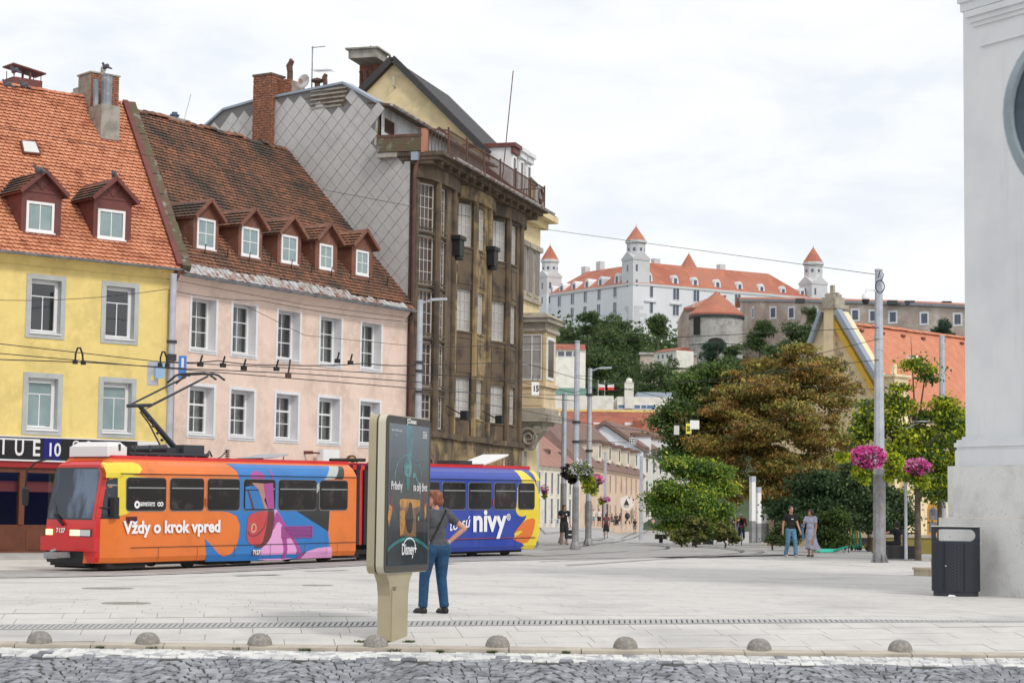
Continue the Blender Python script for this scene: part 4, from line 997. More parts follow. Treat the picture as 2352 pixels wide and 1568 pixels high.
pieces('brick',bt,ms,o,300,key=lambda m: 0 if abs(m.translation.y - (y0 if dy < 0 else y1)) < .1 else 1)
b = MB(); b.box(x0 - .05,x1 + .05,y0 - .05,y1 + .05,z1 - .02,z1 + .07); b.build('chimney_cap',M['wood_dark'],o)
o2,x0,x1,y0,y1,z0,z1 = stack(632,668,188,260,-dy * .1)
bricks(o2,x0,x1,y0,y1,z0,z1,L=.29,H=.11,limit=80,faces='fb'); b = MB(); xm = (x0 + x1) / 2; ym = (y0 + y1) / 2
b.tube([(xm,ym,z1 - .05),(xm,ym,z1 + .45)],.13,10); b.tube([(xm,ym,z1 + .45),(xm + .05,ym,z1 + .75),(xm - .08,ym,z1 + .95),(xm,ym,z1 + 1.0)],[.13,.15,.12,.09],10); b.build('chimney_cowl',M['rust'],o2)
# TV aerial, satellite dish and cowls on the ridge
def wq(px,py,dep): x,z = FW.hit(px,py,dep); return Vector((x,dep,z))
e = -dy * .3
b = MB(); b.tube([wq(716,205,e),wq(718,107,e)],.03,6); b.tube([wq(716,110,e),wq(747,107,e)],.02,5); b.tube([wq(722,164,e),wq(762,161,e)],.015,5)
for k in range(8): p = wq(724 + k * 5,163.5 - k * .3,e); b.bar(p - Vector((0,.3,0)),p + Vector((0,.3,0)),.012)
b.build('roof_aerial',M['gutter'],dh,M=DI)
b = MB(); c = wq(707,196,e); b.lathe([(.0,0),(.2,.03),(.32,.10),(.32,.12),(0,.03)],(0,0,0),14); b.build('satellite_dish',M['zinc_pale'],dh,M=DI @ Matrix.Translation(c + Vector((0,dy * .2,.1))) @ Matrix.Rotation(R(80 * (1 if dy < 0 else -1)),4,'X'))
b = MB(); p = wq(729,194,e); b.lathe([(.12,-.3),(.12,.05),(.28,.12),(.28,.2),(.0,.3)],p,10); p = wq(747,194,e); b.tube([p - Vector((0,0,.3)),p + Vector((0,0,.1)),p + Vector((.05,0,.3)),p + Vector((-.03,0,.45))],[.1,.1,.12,.08],8); b.build('roof_cowl',M['rust'],dh,M=DI)

# ---------------------------------------------------------------- cream gable house behind
M['cream'] = plaster('cream_plaster',(.72,.60,.36),(.55,.45,.28))
Wc = Vector((-.96,.28)); FC = Frame(C3,Wc)
dc = -1 if FC.n.dot(Vector((0,-1,0))) < 0 else 1   # sign of y facing away
cg = thing('cream_gable_house','cream house with steep dark gable and tall brick chimney rising behind the dark house','house',FC.M)
dfar = 1 if FC.n.y > 0 else -1
gp = [FC.hit(*p) for p in ((1120,352),(905,146),(845,208),(790,262))]
gp = [(gp[0][0],10)] + gp + [(gp[-1][0],10)]
b = MB(); b.prism(gp,0,dfar * 9); b.build('wall',M['cream'],cg)
for (p,q) in (((1125,360),(905,142)),((905,142),(790,258))):
 a_,c_ = FC.hit(*p),FC.hit(*q); b = MB(); A_,B_ = Vector((a_[0],0,a_[1])),Vector((c_[0],0,c_[1])); b.bar(A_ + Vector((0,-dfar * .2,.12)),B_ + Vector((0,-dfar * .2,.12)),.3,.32); n_ = Vector((0,dfar * 9,0)); up = Vector((0,0,.12)); b.add([A_ + up,B_ + up,B_ + up + n_,A_ + up + n_,A_ - up,B_ - up,B_ - up + n_,A_ - up + n_],[(0,1,2,3),(4,5,6,7),(0,1,5,4),(2,3,7,6)]); b.build('roof',mat('dark_slate',(.04,.038,.04),.7),cg)
u,z = FC.hit(903,195,-dfar * .3); b = MB(); b.tube([(u,-dfar * .02,z - .1),(u,-dfar * .3,z),(u,-dfar * .3,z + .5)],.04,6); b.tube([(u,-dfar * .3,z + .42),(u - .75,-dfar * .3,z + .55)],.02,5)
for k in range(8): b.bar((u - .1 - k * .085,-dfar * .3,z + .28 + k * .015),(u - .1 - k * .085,-dfar * .3,z + .62 + k * .015),.012)
b.build('wall_aerial',M['zinc_pale'],cg)
u,z = FC.hit(962,195,dfar * .5); b = MB(); b.tube([(u,dfar * .5,z - .8),(u,dfar * .5,z)],.12,8); b.tube([(u,dfar * .5,z),(u,dfar * .5,z + .12)],.2,8); b.build('roof_vent',M['flash'],cg)
dep = dfar * 2.0; xa,z1 = FC.hit(826,150,dep); xb,z0 = FC.hit(886,240,dep); x0,x1 = min(xa,xb),max(xa,xb)
b = MB(); b.box(x0,x1,min(dep,dep + dfar * 1.6),max(dep,dep + dfar * 1.6),z0 - 2,z1); ch = b.build('chimney',M['mortar'],cg)
bricks(ch,x0,x1,dep,dep + 1.6,z0 - .4,z1,L=.3,H=.11,limit=200,faces='f',m='brick')
zt = FC.hit(850,126,dep)[1]; b = MB(); b.box(x0 - .02,x1 + .02,dep - .05,dep + 1.6,z1,zt - .08); b.box(x0 - .16,x1 + .16,dep - .2,dep + 1.75,zt - .08,zt); b.bar(((x0 + x1) / 2,dep + .4,zt),((x0 + x1) / 2,dep + .4,zt + .38),.06); b.bar(((x0 + x1) / 2 - .25,dep + .4,zt + .12),((x0 + x1) / 2 + .25,dep + .4,zt + .12),.05); b.build('chimney_cap',M['concrete'],ch)
for px in (830,844): u,z = FC.hit(px,168,dep - dfar * .5); b = MB(); b.tube([(u,dep - dfar * .5,z - 2),(u,dep - dfar * .5,z - .1),(u + .05,dep - dfar * .5,z + .1)],.09,8); b.build('flue_pipe',M['rust'],ch)

# ---------------------------------------------------------------- peach corner house with console bay
M['peach'] = plaster('peach_plaster',(.72,.57,.36),(.56,.44,.29))
M['stone_trim'] = mat('grey_stone_trim',(.42,.38,.31),.85,coords='World',var=((.26,.23,.19),1.6,.42,.66),bump=(14,.2,.02))
FK = Frame(C3,DD); pc = thing('peach_corner_house','peach house with classical window bay on a scroll console above the tram rear','house',FK.M)
zt = 16.3; b = MB(); b.box(.05,4.0,.02,10,-.3,zt); b.build('wall',M['cream'],pc)
b = MB(); b.box(.0,4.2,-.35,.02,zt - .35,zt); b.box(.0,4.5,-.8,.02,zt,zt + .3); b.build('eaves_cornice',M['cream'],pc)
for k in range(3):
 u = .75 + k * 1.25
 b = MB(); b.box(u - .5,u + .5,-.05,.02,12.3,14.7); b.box(u - .58,u + .58,-.2,.02,14.7,14.95); b.box(u - .6,u + .6,-.14,.02,12.0,12.2); fo = b.build('window',M['stone_trim'],pc)
 b = MB(); b.box(u - .38,u + .38,-.06,-.02,12.5,14.6); b.build('pane',M['old_glass'],fo)
r0,r1 = FK.hit(1090,340,2)[1],0
rf = MB(); rf.add([(-.3,-.8,zt + .3),(4.5,-.8,zt + .3),(3.2,4.2,zt + 4.4),(-.3,4.2,zt + 4.4),(-.3,9.5,zt + .3),(4.5,9.5,zt + .3)],[(0,1,2,3),(3,2,5,4),(0,3,4),(1,2,5)]); rf.build('roof',mat('dark_red_roof',(.13,.055,.045),.8,coords='World',var=((.08,.035,.03),1.5,.4,.7)),pc)
for k in range(3):
 u = .1 + k * 1.35; b = MB(); b.box(u,u + .95,.5,4.0,zt + .9,zt + 3.3); D = b.build('dormer',M['white_trim'],pc); b = MB(); b.box(u - .12,u + 1.07,.25,4.2,zt + 3.3,zt + 3.5); b.box(u - .06,u + 1.01,.35,.5,zt + 3.0,zt + 3.3); b.build('dormer_roof',M['flash'] if k == 0 else M['white_trim'],D)
 b = MB(); b.ring((u + .15,u + .8,zt + 1.2,zt + 2.9),(u + .24,u + .71,zt + 1.3,zt + 2.8),.44,.5); f_ = b.build('window_frame',M['white_frame'],D); b = MB(); b.quad((u + .2,.48,zt + 1.3),(u + .75,.48,zt + 1.3),(u + .75,.48,zt + 2.8),(u + .2,.48,zt + 2.8)); b.build('pane',M['old_glass'],D)
# the bay: box protruding from the facade; its near side faces the square
bo = 1.28; bu0,bu1 = .25,2.5; z0,z1 = 6.35,11.1
bay = MB(); bay.box(bu0,bu1,-bo,.0,z0,z1 - .55); by = bay.build('bay',M['peach'],pc)
def bayhit(px,py):    # near side plane u = bu0
 d = ray(px,py); n = Vector((FK.d.x,FK.d.y,0)); t = ((FK.p + n * bu0) - CAMP).dot(n) / d.dot(n); q = FK.I @ (CAMP + d * t); return q.y,q.z
ya,za = bayhit(1201,771); yb2,zb2 = bayhit(1242,870); yl,yr = min(ya,yb2),max(ya,yb2); zl,zh = zb2,za
f = MB()
def ys_box(mb,y0,y1,z0,z1,x0,x1): mb.box(x0,x1,y0,y1,z0,z1)
x_ = bu0
for (y0,y1,z0_,z1_) in ((yl - .06,yl,zl - .06,zh + .06),(yr,yr + .06,zl - .06,zh + .06),(yl,yr,zh,zh + .06),(yl,yr,zl - .06,zl)): ys_box(f,y0,y1,z0_,z1_,x_ - .06,x_ + .01)
ym = (yl + yr) / 2; ys_box(f,ym - .025,ym + .025,zl,zh,x_ - .04,x_ - .005)
for k in (1,2): zz = zl + (zh - zl) * k / 3; ys_box(f,yl,ym - .025,zz - .015,zz + .015,x_ - .035,x_ - .005); ys_box(f,ym + .025,yr,zz - .015,zz + .015,x_ - .035,x_ - .005)
fo = f.build('bay_window',M['white_frame'],by)
g = MB(); g.quad((x_ - .012,yl,zl),(x_ - .012,yr,zl),(x_ - .012,yr,zh),(x_ - .012,yl,zh)); g.build('pane',M['pale_glass'],by)
# outer front windows of the bay (seen edge-on)
f = MB(); f.box(bu0 + .5,bu1 - .5,-bo - .05,-bo,zl,zh); f.build('bay_window',M['white_frame'],by); g = MB(); g.quad((bu0 + .6,-bo - .06,zl + .15),(bu1 - .6,-bo - .06,zl + .15),(bu1 - .6,-bo - .06,zh - .15),(bu0 + .6,-bo - .06,zh - .15)); g.build('pane',M['old_glass'],by)
f = MB()
for yy in (yl - .28,yr + .12): f.box(x_ - .07,x_,yy,yy + .16,z0 + 1.3,z1 - .8)
f.box(x_ - .1,bu1 + .1,-bo - .12,0,z0 + 1.25,z0 + 1.45); f.box(x_ - .03,x_,yl - .1,yr + .1,z0 + .35,z0 + 1.1); f.build('bay_pilaster',M['peach'],by)
f = MB(); f.box(x_ - .16,bu1 + .16,-bo - .16,.0,z1 - .75,z1 - .6); f.box(x_ - .06,bu1 + .06,-bo - .06,.0,z1 - .6,z1 - .3); f.box(x_ - .28,bu1 + .28,-bo - .3,.0,z1 - .3,z1 - .08); f.add([(x_ - .36,.0,z1 - .08),(x_ - .36,-bo - .4,z1 - .08),(bu1 + .36,-bo - .4,z1 - .08),(bu1 + .36,0,z1 - .08),(x_,.0,z1 + .18),(x_,-bo,z1 + .18),(bu1,-bo,z1 + .18),(bu1,0,z1 + .18)],[(0,1,5,4),(1,2,6,5),(4,5,6,7),(0,1,2,3),(2,3,7,6)]); f.build('bay_cornice',M['stone_trim'],by)
f = MB(); f.box(x_ - .12,bu1 + .12,-bo - .14,.0,z0 - .05,z0 + .22); f.box(x_ - .25,bu1 + .25,-bo - .3,.0,z0 - .45,z0 - .05); f.box(x_ - .05,bu1 + .05,-bo + .05,.0,z0 - .6,z0 - .45); f.build('bay_base',M['stone_trim'],by)
# scroll console in profile, extruded along the street
sp = []
for t in np.linspace(0,1,26):
 a = t * 3.6 * math.pi; r = .50 * (1 - t * .86); sp.append(Vector((x_ - .02,-.55 + r * math.cos(a),z0 - 1.25 + r * math.sin(a))))
f = MB(); f.tube(sp,[.11 * (1 - .5 * i / 25) for i in range(26)],6)
con = [(0,z0 - .6),(-bo + .1,z0 - .6),(-bo + .0,z0 - .85),(-bo + .25,z0 - 1.15),(-bo + .5,z0 - 1.4),(-.65,z0 - 1.75),(-.45,z0 - 1.85),(-.15,z0 - 1.75),(0,z0 - 1.9)]
n = len(con); f.add([(x_ + .02,y,z) for y,z in con] + [(x_ + .9,y,z) for y,z in con],[tuple(range(n)),tuple(range(n,2 * n))[::-1]] + [(i,(i + 1) % n,(i + 1) % n + n,i + n) for i in range(n)])
f.tube([(x_ - .1,-bo + .32,z0 - .85),(x_ + .9,-bo + .32,z0 - .85)],.22,12); f.tube([(x_ - .0,-.75,z0 - 1.55),(x_ - .0,-bo + .45,z0 - 1.12),(x_,-bo + .3,z0 - .75)],.1,6); f.build('scroll_console',M['stone_trim'],by,smooth=40)
f = MB(); f.box(.05,.95,-.28,.02,.2,z0 - 1.9)
for k in range(5): f.tube([(.05,-.26 + k * .06,.3),(.05,-.26 + k * .06,z0 - 2.1)],.035,5)
f.build('fluted_pilaster',M['stone_trim'],by)
# ================================================================== STREET BEYOND, CHURCH, CASTLE
def simple_house(name,label,p,q,zt,depth,wallm,roofm,ridge_h,cols,rows,wmat,win=(.9,1.6),off=1.0,zb=-.8,hip=0,overh=.35,cat='house',sill=True,trim=None):
 """row house seen from the street: p->q facade, windows built one by one"""
 F = Frame(p,(q[0] - p[0],q[1] - p[1])); Ln = math.hypot(q[0] - p[0],q[1] - p[1]); h = thing(name,label,cat,F.M)
 b = MB(); b.box(0,Ln,0,depth,zb,zt); b.box(0,Ln,-.15,0,zt - .25,zt); b.build('wall',wallm,h)
 if roofm:
  r = MB(); o = overh; yr = depth / 2; zr = zt + ridge_h
  r.add([(-o * (hip > 0),-o,zt - .02),(Ln + o * (hip > 0),-o,zt - .02),(Ln - hip,yr,zr),(hip,yr,zr),(-o * (hip > 0),depth + o,zt - .02),(Ln + o * (hip > 0),depth + o,zt - .02)],[(0,1,2,3),(3,2,5,4),(0,3,4),(1,2,5),(0,1,5,4)]); r.build('roof',roofm,h)
  if not hip:
   g = MB(); g.add([(0.01,0,zt),(0.01,depth,zt),(0.01,yr,zr - .1)],[(0,1,2)]); g.add([(Ln - .01,0,zt),(Ln - .01,depth,zt),(Ln - .01,yr,zr - .1)],[(0,1,2)]); g.build('gable',wallm,h)
 for zr_ in rows:
  for k in range(cols):
   u = off + (Ln - 2 * off) * (k + .5) / cols; w_,h_ = win; z0,hh = (zr_ if isinstance(zr_,tuple) else (zr_,h_))
   f = MB(); f.ring((u - w_ / 2 - .1,u + w_ / 2 + .1,z0 - .1,z0 + hh + .1),(u - w_ / 2,u + w_ / 2,z0,z0 + hh),-.06,.0); fo = f.build('window',trim or M['white_trim'],h)
   g = MB(); g.quad((u - w_ / 2,-.012,z0),(u + w_ / 2,-.012,z0),(u + w_ / 2,-.012,z0 + hh),(u - w_ / 2,-.012,z0 + hh)); g.build('pane',wmat,fo)
 return h,F,Ln
M['far_glass'] = mat('far_window_glass',(.10,.12,.15),.3)
M['far_cream'] = plaster('far_cream_plaster',(.76,.70,.58),(.68,.62,.50)); M['far_peach'] = plaster('far_peach_plaster',(.70,.53,.40),(.6,.45,.33)); M['far_blue'] = plaster('pale_blue_plaster',(.66,.70,.76),(.58,.62,.68))
M['far_white'] = plaster('far_white_render',(.78,.76,.70),(.68,.66,.6))
M['roof_salmon'] = mat('salmon_tile_roof',(.36,.19,.15),.85,coords='World',var=((.28,.15,.12),.8,.4,.65)); M['roof_brown'] = mat('brown_tile_roof',(.17,.105,.09),.85,coords='World',var=((.23,.14,.11),.8,.4,.65)); M['roof_red'] = mat('red_tile_roof',(.33,.105,.065),.85,coords='World',var=((.24,.08,.055),.25,.4,.65),var2=((.42,.15,.085),.9,.5,.7))
A = at(1225,1200,186); B = at(1331,1200,203)
hz = lambda py,px,Z: at(px,py,Z).z
zc1 = (at(1245,1068,188).z + at(1325,1078,202).z) / 2
fs,F1,L1 = simple_house('cream_row_house','cream two storey house with salmon roof behind the tram rear',(A.x,A.y),(B.x,B.y),zc1,9,M['far_cream'],M['roof_salmon'],4.2,7,[(at(1290,1135,196).z,2.0),(.45,2.4)],M['far_glass'],(.75,2.0),.6,hip=1.8)
for k,(px,py) in enumerate(((1248,1052),(1278,1058))):
 u,z = F1.hit(px,py,1.8); b = MB(); b.box(u - .55,u + .55,1.2,3.2,z - .2,z + .9); D = b.build('dormer',M['roof_brown'],fs); b = MB(); b.quad((u - .35,1.19,z),(u + .35,1.19,z),(u + .35,1.19,z + .8),(u - .35,1.19,z + .8)); b.build('pane',M['dark_room'],D)
A = at(1331,1200,204); B = at(1478,1190,258); zc2 = (at(1335,1076,206).z + at(1476,1088,256).z) / 2
zw0 = at(1400,1131,232).z
ph2,F2,L2 = simple_house('peach_row_house','long peach two storey house with brown roof and row of dormers down the street',(A.x,A.y),(B.x,B.y),zc2,12,M['far_peach'],M['roof_brown'],6.2,11,[(zw0,1.9),(.35,2.1)],M['far_glass'],(.85,1.9),1.2,hip=3.5,trim=M['far_peach'])
for k in range(5):
 u = L2 * (.30 + .15 * k); zz = zc2 + .9; b = MB(); b.box(u - 1.3,u + 1.3,.3,4.5,zz,zz + 2.0); D = b.build('dormer',M['far_cream'],ph2); b = MB(); b.box(u - 1.6,u + 1.6,-.05,4.8,zz + 2.0,zz + 2.3); b.build('dormer_roof',M['roof_brown'],D); b = MB(); b.quad((u - .5,.29,zz + .4),(u + .5,.29,zz + .4),(u + .5,.29,zz + 1.7),(u - .5,.29,zz + 1.7)); b.build('pane',M['far_glass'],D)
# shop fronts, awnings and round sign on the peach house
b = MB(); u = F2.hit(1383,1120)[0]
for du in (0,2.6): b.box(u + du,u + du + 2.0,-.08,-.02,0,2.6)
b.build('shop_front',mat('maroon_shop_front',(.12,.03,.03),.5),ph2)
u,z = F2.hit(1439,1155,-.7); rs = thing('round_shop_sign','round white shop sign projecting from the peach house','sign',F2.M @ T(u,-.7,z)); b = MB(); b.lathe([(0,-.05),(.85,-.05),(.85,.05),(0,.05)],n=20); b.build('disc',M['white'],rs,M=Matrix.Rotation(R(90),4,'Y')); b = MB(); b.add([(-.06,0,.5),(-.06,-.35,-.25),(-.06,.35,-.25)],[(0,1,2)]); b.bar((-.06,-.3,-.4),(-.06,.3,-.4),.06); b.build('emblem',M['dark_metal'],rs)
# light blue gabled house
A = at(1352,1200,285); B = at(1505,1200,285); F3 = Frame((A.x,A.y),(B.x - A.x,B.y - A.y)); bh = thing('pale_blue_gable_house','pale blue house with broad gable and white roof dormers above the peach roof','house',F3.M)
gp = [F3.hit(*p) for p in ((1350,1000),(1388,976),(1476,1036),(1478,1042))]; b = MB(); b.prism([(gp[0][0],-1)] + gp + [(gp[-1][0],-1)],0,.5); b.build('gable_wall',M['far_blue'],bh)
b = MB(); a_ = [Vector((g[0],0,g[1])) for g in gp]
for p,q_ in ((a_[0],a_[1]),(a_[1],a_[2])):
 n_ = Vector((12,48,0)); b.add([p + Vector((0,-.6,.1)),q_ + Vector((0,-.6,.1)),q_ + n_ + Vector((0,0,.1)),p + n_ + Vector((0,0,.1)),p + Vector((0,-.6,.7)),q_ + Vector((0,-.6,.7)),q_ + n_ + Vector((0,0,.7)),p + n_ + Vector((0,0,.7))],[(0,1,2,3),(4,5,6,7),(0,1,5,4),(1,2,6,5),(3,0,4,7)])
b.build('roof',M['roof_brown'],bh)
b = MB(); e3 = a_[3]; b.add([(e3.x,0,-1),(e3.x + 12,48,-1),(e3.x + 12,48,e3.z - .5),(e3.x,0,e3.z - .5)],[(0,1,2,3)]); b.build('street_wall',M['far_white'],bh)
for k in range(4):
 t = .12 + k * .2; p = a_[1].lerp(a_[2],.66) + Vector((12,48,0)) * t; b = MB(); b.box(p.x - .5,p.x + 2.0,p.y - .9,p.y + .9,p.z - 1.6,p.z + 1.1); D = b.build('dormer',M['white_trim'],bh); b = MB(); b.box(p.x - .8,p.x + 2.4,p.y - 1.2,p.y + 1.2,p.z + 1.1,p.z + 1.6); b.build('dormer_roof',M['roof_brown'],D)
for r_ in range(3):
 for k in range(8):
  t = .06 + k * .115; p = Vector((e3.x,0,0)) + Vector((12,48,0)) * t; z = 1.2 + r_ * 3.2; d_ = Vector((12,48,0)).normalized(); f = MB(); f.bar(p + Vector((.03,0,z)) ,p + Vector((.03,0,z + 1.9)),.12,1.1,up=(0,1,0)); f.build('window',M['far_glass'],bh)
# long red roof
A = at(1290,1000,330); B = at(1520,1000,330); zt = at(1400,998,330).z; zr = at(1400,945,338).z
rr,F4,L4 = simple_house('red_roof_house','long house with big rusty red roof below the white block',(A.x,A.y),(B.x,B.y),zt,16,M['far_cream'],M['roof_red'],zr - zt,8,[],M['far_glass'])
for px in (1372,1444): u,z = F4.hit(px,975,4); b = MB(); b.box(u - .7,u + .7,3.2,4.5,z - .3,z + .35); b.build('skylight',M['white_trim'],rr)
u,z = F4.hit(1464,985,3); b = MB(); b.box(u - .8,u + .8,2.5,4,z - 2,z + 1.4); b.build('chimney',M['roof_red'],rr)
b = MB(); b.box(-2,L4,8.0,8.8,zr - .2,zr + .35); b.build('yellow_coping',M['yellow'],rr)
b = MB(); b.box(-8,6,3,10,-1,at(1310,1000,334).z); b.build('left_wing',M['roof_brown'],rr)
# white modern block
A = at(1262,930,360); B = at(1545,930,360); zt = at(1400,910,360).z; F5 = Frame((A.x,A.y),(B.x - A.x,B.y - A.y)); wbk = thing('white_modern_block','flat roofed white block with ribbon windows and flags on its terrace','building',F5.M); L5 = (B - A).length
b = MB(); b.box(0,L5 * .52,0,14,0,zt + .1); b.box(L5 * .55,L5,0,14,0,zt); b.box(L5 * .52,L5 * .55,1.5,14,0,zt - .5); b.build('wall',M['far_white'],wbk)
zA,zB = F5.hit(1460,938)[1],F5.hit(1460,930)[1]
for (xa,xb) in ((1420,1443),(1457,1470),(1473,1484),(1486,1505),(1519,1534)):
 ua,ub = F5.hit(xa,934)[0],F5.hit(xb,934)[0]; f = MB(); f.ring((ua - .1,ub + .1,zA - .1,zB + .1),(ua,ub,zA,zB),-.1,0); fo = f.build('window',M['white_frame'],wbk); g = MB(); g.quad((ua,-.02,zA),(ub,-.02,zA),(ub,-.02,zB),(ua,-.02,zB)); g.build('pane',mat('blue_glass',(.10,.18,.32),.2) if xa == 1420 else bpy.data.materials['blue_glass'],fo)
u = F5.hit(1445,910)[0]; b = MB(); b.box(u - .8,u + .8,-.5,1,zA,zt + 2.6); b.lathe([(0,.9),(.5,.6),(.6,.3),(.45,0)],(u,.2,zt + 2.6),10); b.build('chimney',M['far_white'],wbk)
b = MB(); b.box(0,L5 * .3,1,1.2,zt + .1,zt + 1.5); b.build('glass_balustrade',mat('green_glass',(.16,.30,.26),.2),wbk)
b = MB(); b.box(L5 * .72,L5,2,10,zt,zt + 1.0); b.build('roof_plant',M['lead'],wbk)
for (px,c1) in ((1374,'a'),(1389,'b')):
 u,z = F5.hit(px,895,2); fl = thing('flag','red and white flag over the white block, %s' % ('beside the catenary pole' if c1 == 'a' else 'the larger one with a green corner'),'flag',F5.M @ T(u,2,z)); b = MB(); b.tube([(0,0,-2.5),(0,0,1.8)],.06,5); b.build('pole',M['steel'],fl)
 b = MB(); b.box(.05,1.7,-.03,.03,.0,.5); b.build('red_field',mat('flag_red',(.6,.05,.06),.8),fl); b = MB(); b.box(.05,1.7,-.03,.03,.51,1.0); b.build('white_field',M['white'],fl)
# low red-roofed terrace at the hillside, left
A = at(1250,830,380); B = at(1345,830,380); simple_house('hillside_cafe','low white pavilion with red roof among the hill trees',(A.x,A.y),(B.x,B.y),at(1300,803,380).z,8,M['far_white'],M['roof_red'],at(1300,790,384).z - at(1300,803,380).z,4,[(at(1300,818,380).z,.9)],M['far_glass'],(1.2,.9),zb=10)
A = at(1502,810,480); B = at(1554,812,472); simple_house('hillside_terrace','white terrace house half hidden by trees left of the round bastion',(A.x,A.y),(B.x,B.y),at(1530,806,475).z,5,M['far_white'],M['roof_red'],.9,4,[(at(1530,822,475).z,1.0)],M['far_glass'],(.7,1.0),zb=at(1530,845,475).z)

# ---------------------------------------------------------------- church with yellow gable
M['church'] = plaster('church_yellow_plaster',(.80,.66,.43),(.70,.56,.36))
M['church_roof'] = mat('orange_church_tiles',(.53,.20,.115),.8,coords='World',var=((.60,.25,.15),2,.4,.65),bump=(9,.1,.03))
Zc = 118; ap = at(1912,708,Zc); FCh = Frame((ap.x,ap.y),(.70,-.714)); ch = thing('church','pale yellow church with cross topped gable and bright orange roof','church',FCh.M)
ga = [FCh.hit(*p) for p in ((1800,950),(1866,790),(1893,716),(1930,714),(2010,850),(2060,935))]
b = MB(); b.prism([(ga[0][0] - 1.5,-.5),(ga[0][0] - 1.5,ga[0][1] - 3)] + ga + [(ga[-1][0] + .5,ga[-1][1] - 1.5),(ga[-1][0] + .5,-.5)],0,.8); b.build('gable_wall',M['church'],ch)
gl,gr_ = ga[2],ga[3]; b = MB()
gpt = lambda p,y=-.12: Vector((p[0],y,p[1]))
b.bar(gpt(ga[3],-.25),gpt(ga[5],-.25),.5,.30); b.bar(gpt(ga[1],-.25),gpt(ga[2],-.25),.4,.22); b.build('gable_coping',M['lead'],ch)
of = Vector((-.55,0,-.35)); b = MB(); b.bar(gpt(ga[3]) + of,gpt(ga[5]) + of,.24,.34); b.build('yellow_moulding',mat('gold_yellow_moulding',(.70,.44,.06),.8),ch)
# small crocket ornaments
for k in range(9):
 p = gpt(ga[3]).lerp(gpt(ga[5]),.1 + k * .1) + Vector((-1.25,0,-.9)); b = MB(); b.bar(p,p + Vector((.28,-.0,.16)),.09,.12); b.bar(p + Vector((.14,-.05,.08)),p + Vector((.05,-.05,.3)),.07); b.build('ornament',M['stone_trim'],ch)
# centre pier, niche, finial cross
u0 = FCh.hit(1900,760)[0]; u1 = FCh.hit(1922,760)[0]; zt = FCh.hit(1912,714)[1]; b = MB(); b.box(u0,u1,-.35,.1,zt - 6.5,zt + .1); b.build('gable_pier',M['church'],ch)
b = MB(); b.box(u0 - .25,u1 + .3,-.55,.8,zt + .1,zt + .35); b.box(u0 - .1,u1 + .15,-.4,.6,zt + .35,zt + .8); b.box(u0 + .05,u1,-.3,.5,zt + .8,zt + 1.0)
cz = zt + 1.0; cu = (u0 + u1) / 2; zx1 = FCh.hit(1912,655)[1]; b.box(cu - .11,cu + .11,-.05,.17,cz,zx1); b.box(cu - .42,cu - .11,-.05,.17,zx1 - .72,zx1 - .46); b.box(cu + .11,cu + .42,-.05,.17,zx1 - .72,zx1 - .46); b.build('cross_finial',M['stone_trim'],ch)
u,z = FCh.hit(1913,862); b = MB(); b.prism([(u - .3,z - .9),(u + .3,z - .9),(u + .3,z + .5),(u + .15,z + .85),(u - .15,z + .85),(u - .3,z + .5)],-.36,-.30); b.build('niche',M['ochre_stucco'],ch)
# nave roof and walls behind the gable
hr_,he_ = FCh.hit(1938,742,.4),FCh.hit(2064,945,.4)
r0 = Vector((hr_[0],.4,hr_[1])); r1 = r0 + Vector((0,24,0)); e0 = Vector((he_[0],.4,he_[1])); e1 = e0 + Vector((0,24,0))
b = MB(); b.add([r0,r1,e1,e0],[(0,1,2,3)]); b.add([r0,r1,r1 + Vector((-6,0,-9)),r0 + Vector((-6,0,-9))],[(0,1,2,3)]); b.build('nave_roof',M['church_roof'],ch)
rd = (r1 - r0).normalized()
ridge_tiles(ch,r0,r1,M['church_roof'],r=.22,l=.9)
for k in range(11): p = r0.lerp(r1,.05 + k * .09).lerp(e0.lerp(e1,.05 + k * .09),.09); b = MB(); b.bar(p + Vector((.05,-.12,.1)),p + Vector((.05,.2,.1)),.14); b.build('roof_vent',M['flash'],ch)
nr_ = (r1 - r0).cross(e0 - r0).normalized(); p = roof_hit(FCh,r0,nr_,2093,832); b = MB(); b.box(p.x - .3,p.x + .3,p.y - .3,p.y + .3,p.z - .35,p.z + .4); b.build('skylight',M['white'],ch)
# courses of tiles on the nave roof
sl = (e0 - r0); tmpl = MB().box(-.5,.5,-.5,.5,0,.035).mesh('tile_course',M['church_roof']); nr = rd.cross(sl).normalized(); nr = nr if nr.x > 0 else -nr; sd = nr.cross(rd)
Bm = Matrix(((rd.x,sd.x,nr.x),(rd.y,sd.y,nr.y),(rd.z,sd.z,nr.z))).to_4x4()
for k in range(34):
 t = (k + .5) / 34; a_,c_ = r0.lerp(e0,t),r1.lerp(e1,t); m_ = (a_ + c_) / 2; put('tile_course',tmpl,ch,Matrix.Translation(m_) @ Bm @ Matrix.Rotation(R(-2),4,'X') @ Matrix.Diagonal(((c_ - a_).length,.33,1,1)))
b = MB(); b.add([e0 + Vector((-.5,0,.4)),e1 + Vector((-.5,0,.4)),Vector((e1.x - .5,e1.y,-.5)),Vector((e0.x - .5,e0.y,-.5))],[(0,1,2,3)]); b.build('nave_wall',M['church'],ch)
b = MB(); hp_ = FCh.hit(2047,866,-.2); b.box(hp_[0] - .35,hp_[0] + .45,-.5,.8,0,hp_[1]); b.box(hp_[0] - .5,hp_[0] + .6,-.65,.95,hp_[1],hp_[1] + .14); b.box(hp_[0] - .1,hp_[0] + .15,-.1,.15,hp_[1] + .14,hp_[1] + .75); b.build('buttress',M['church'],ch)
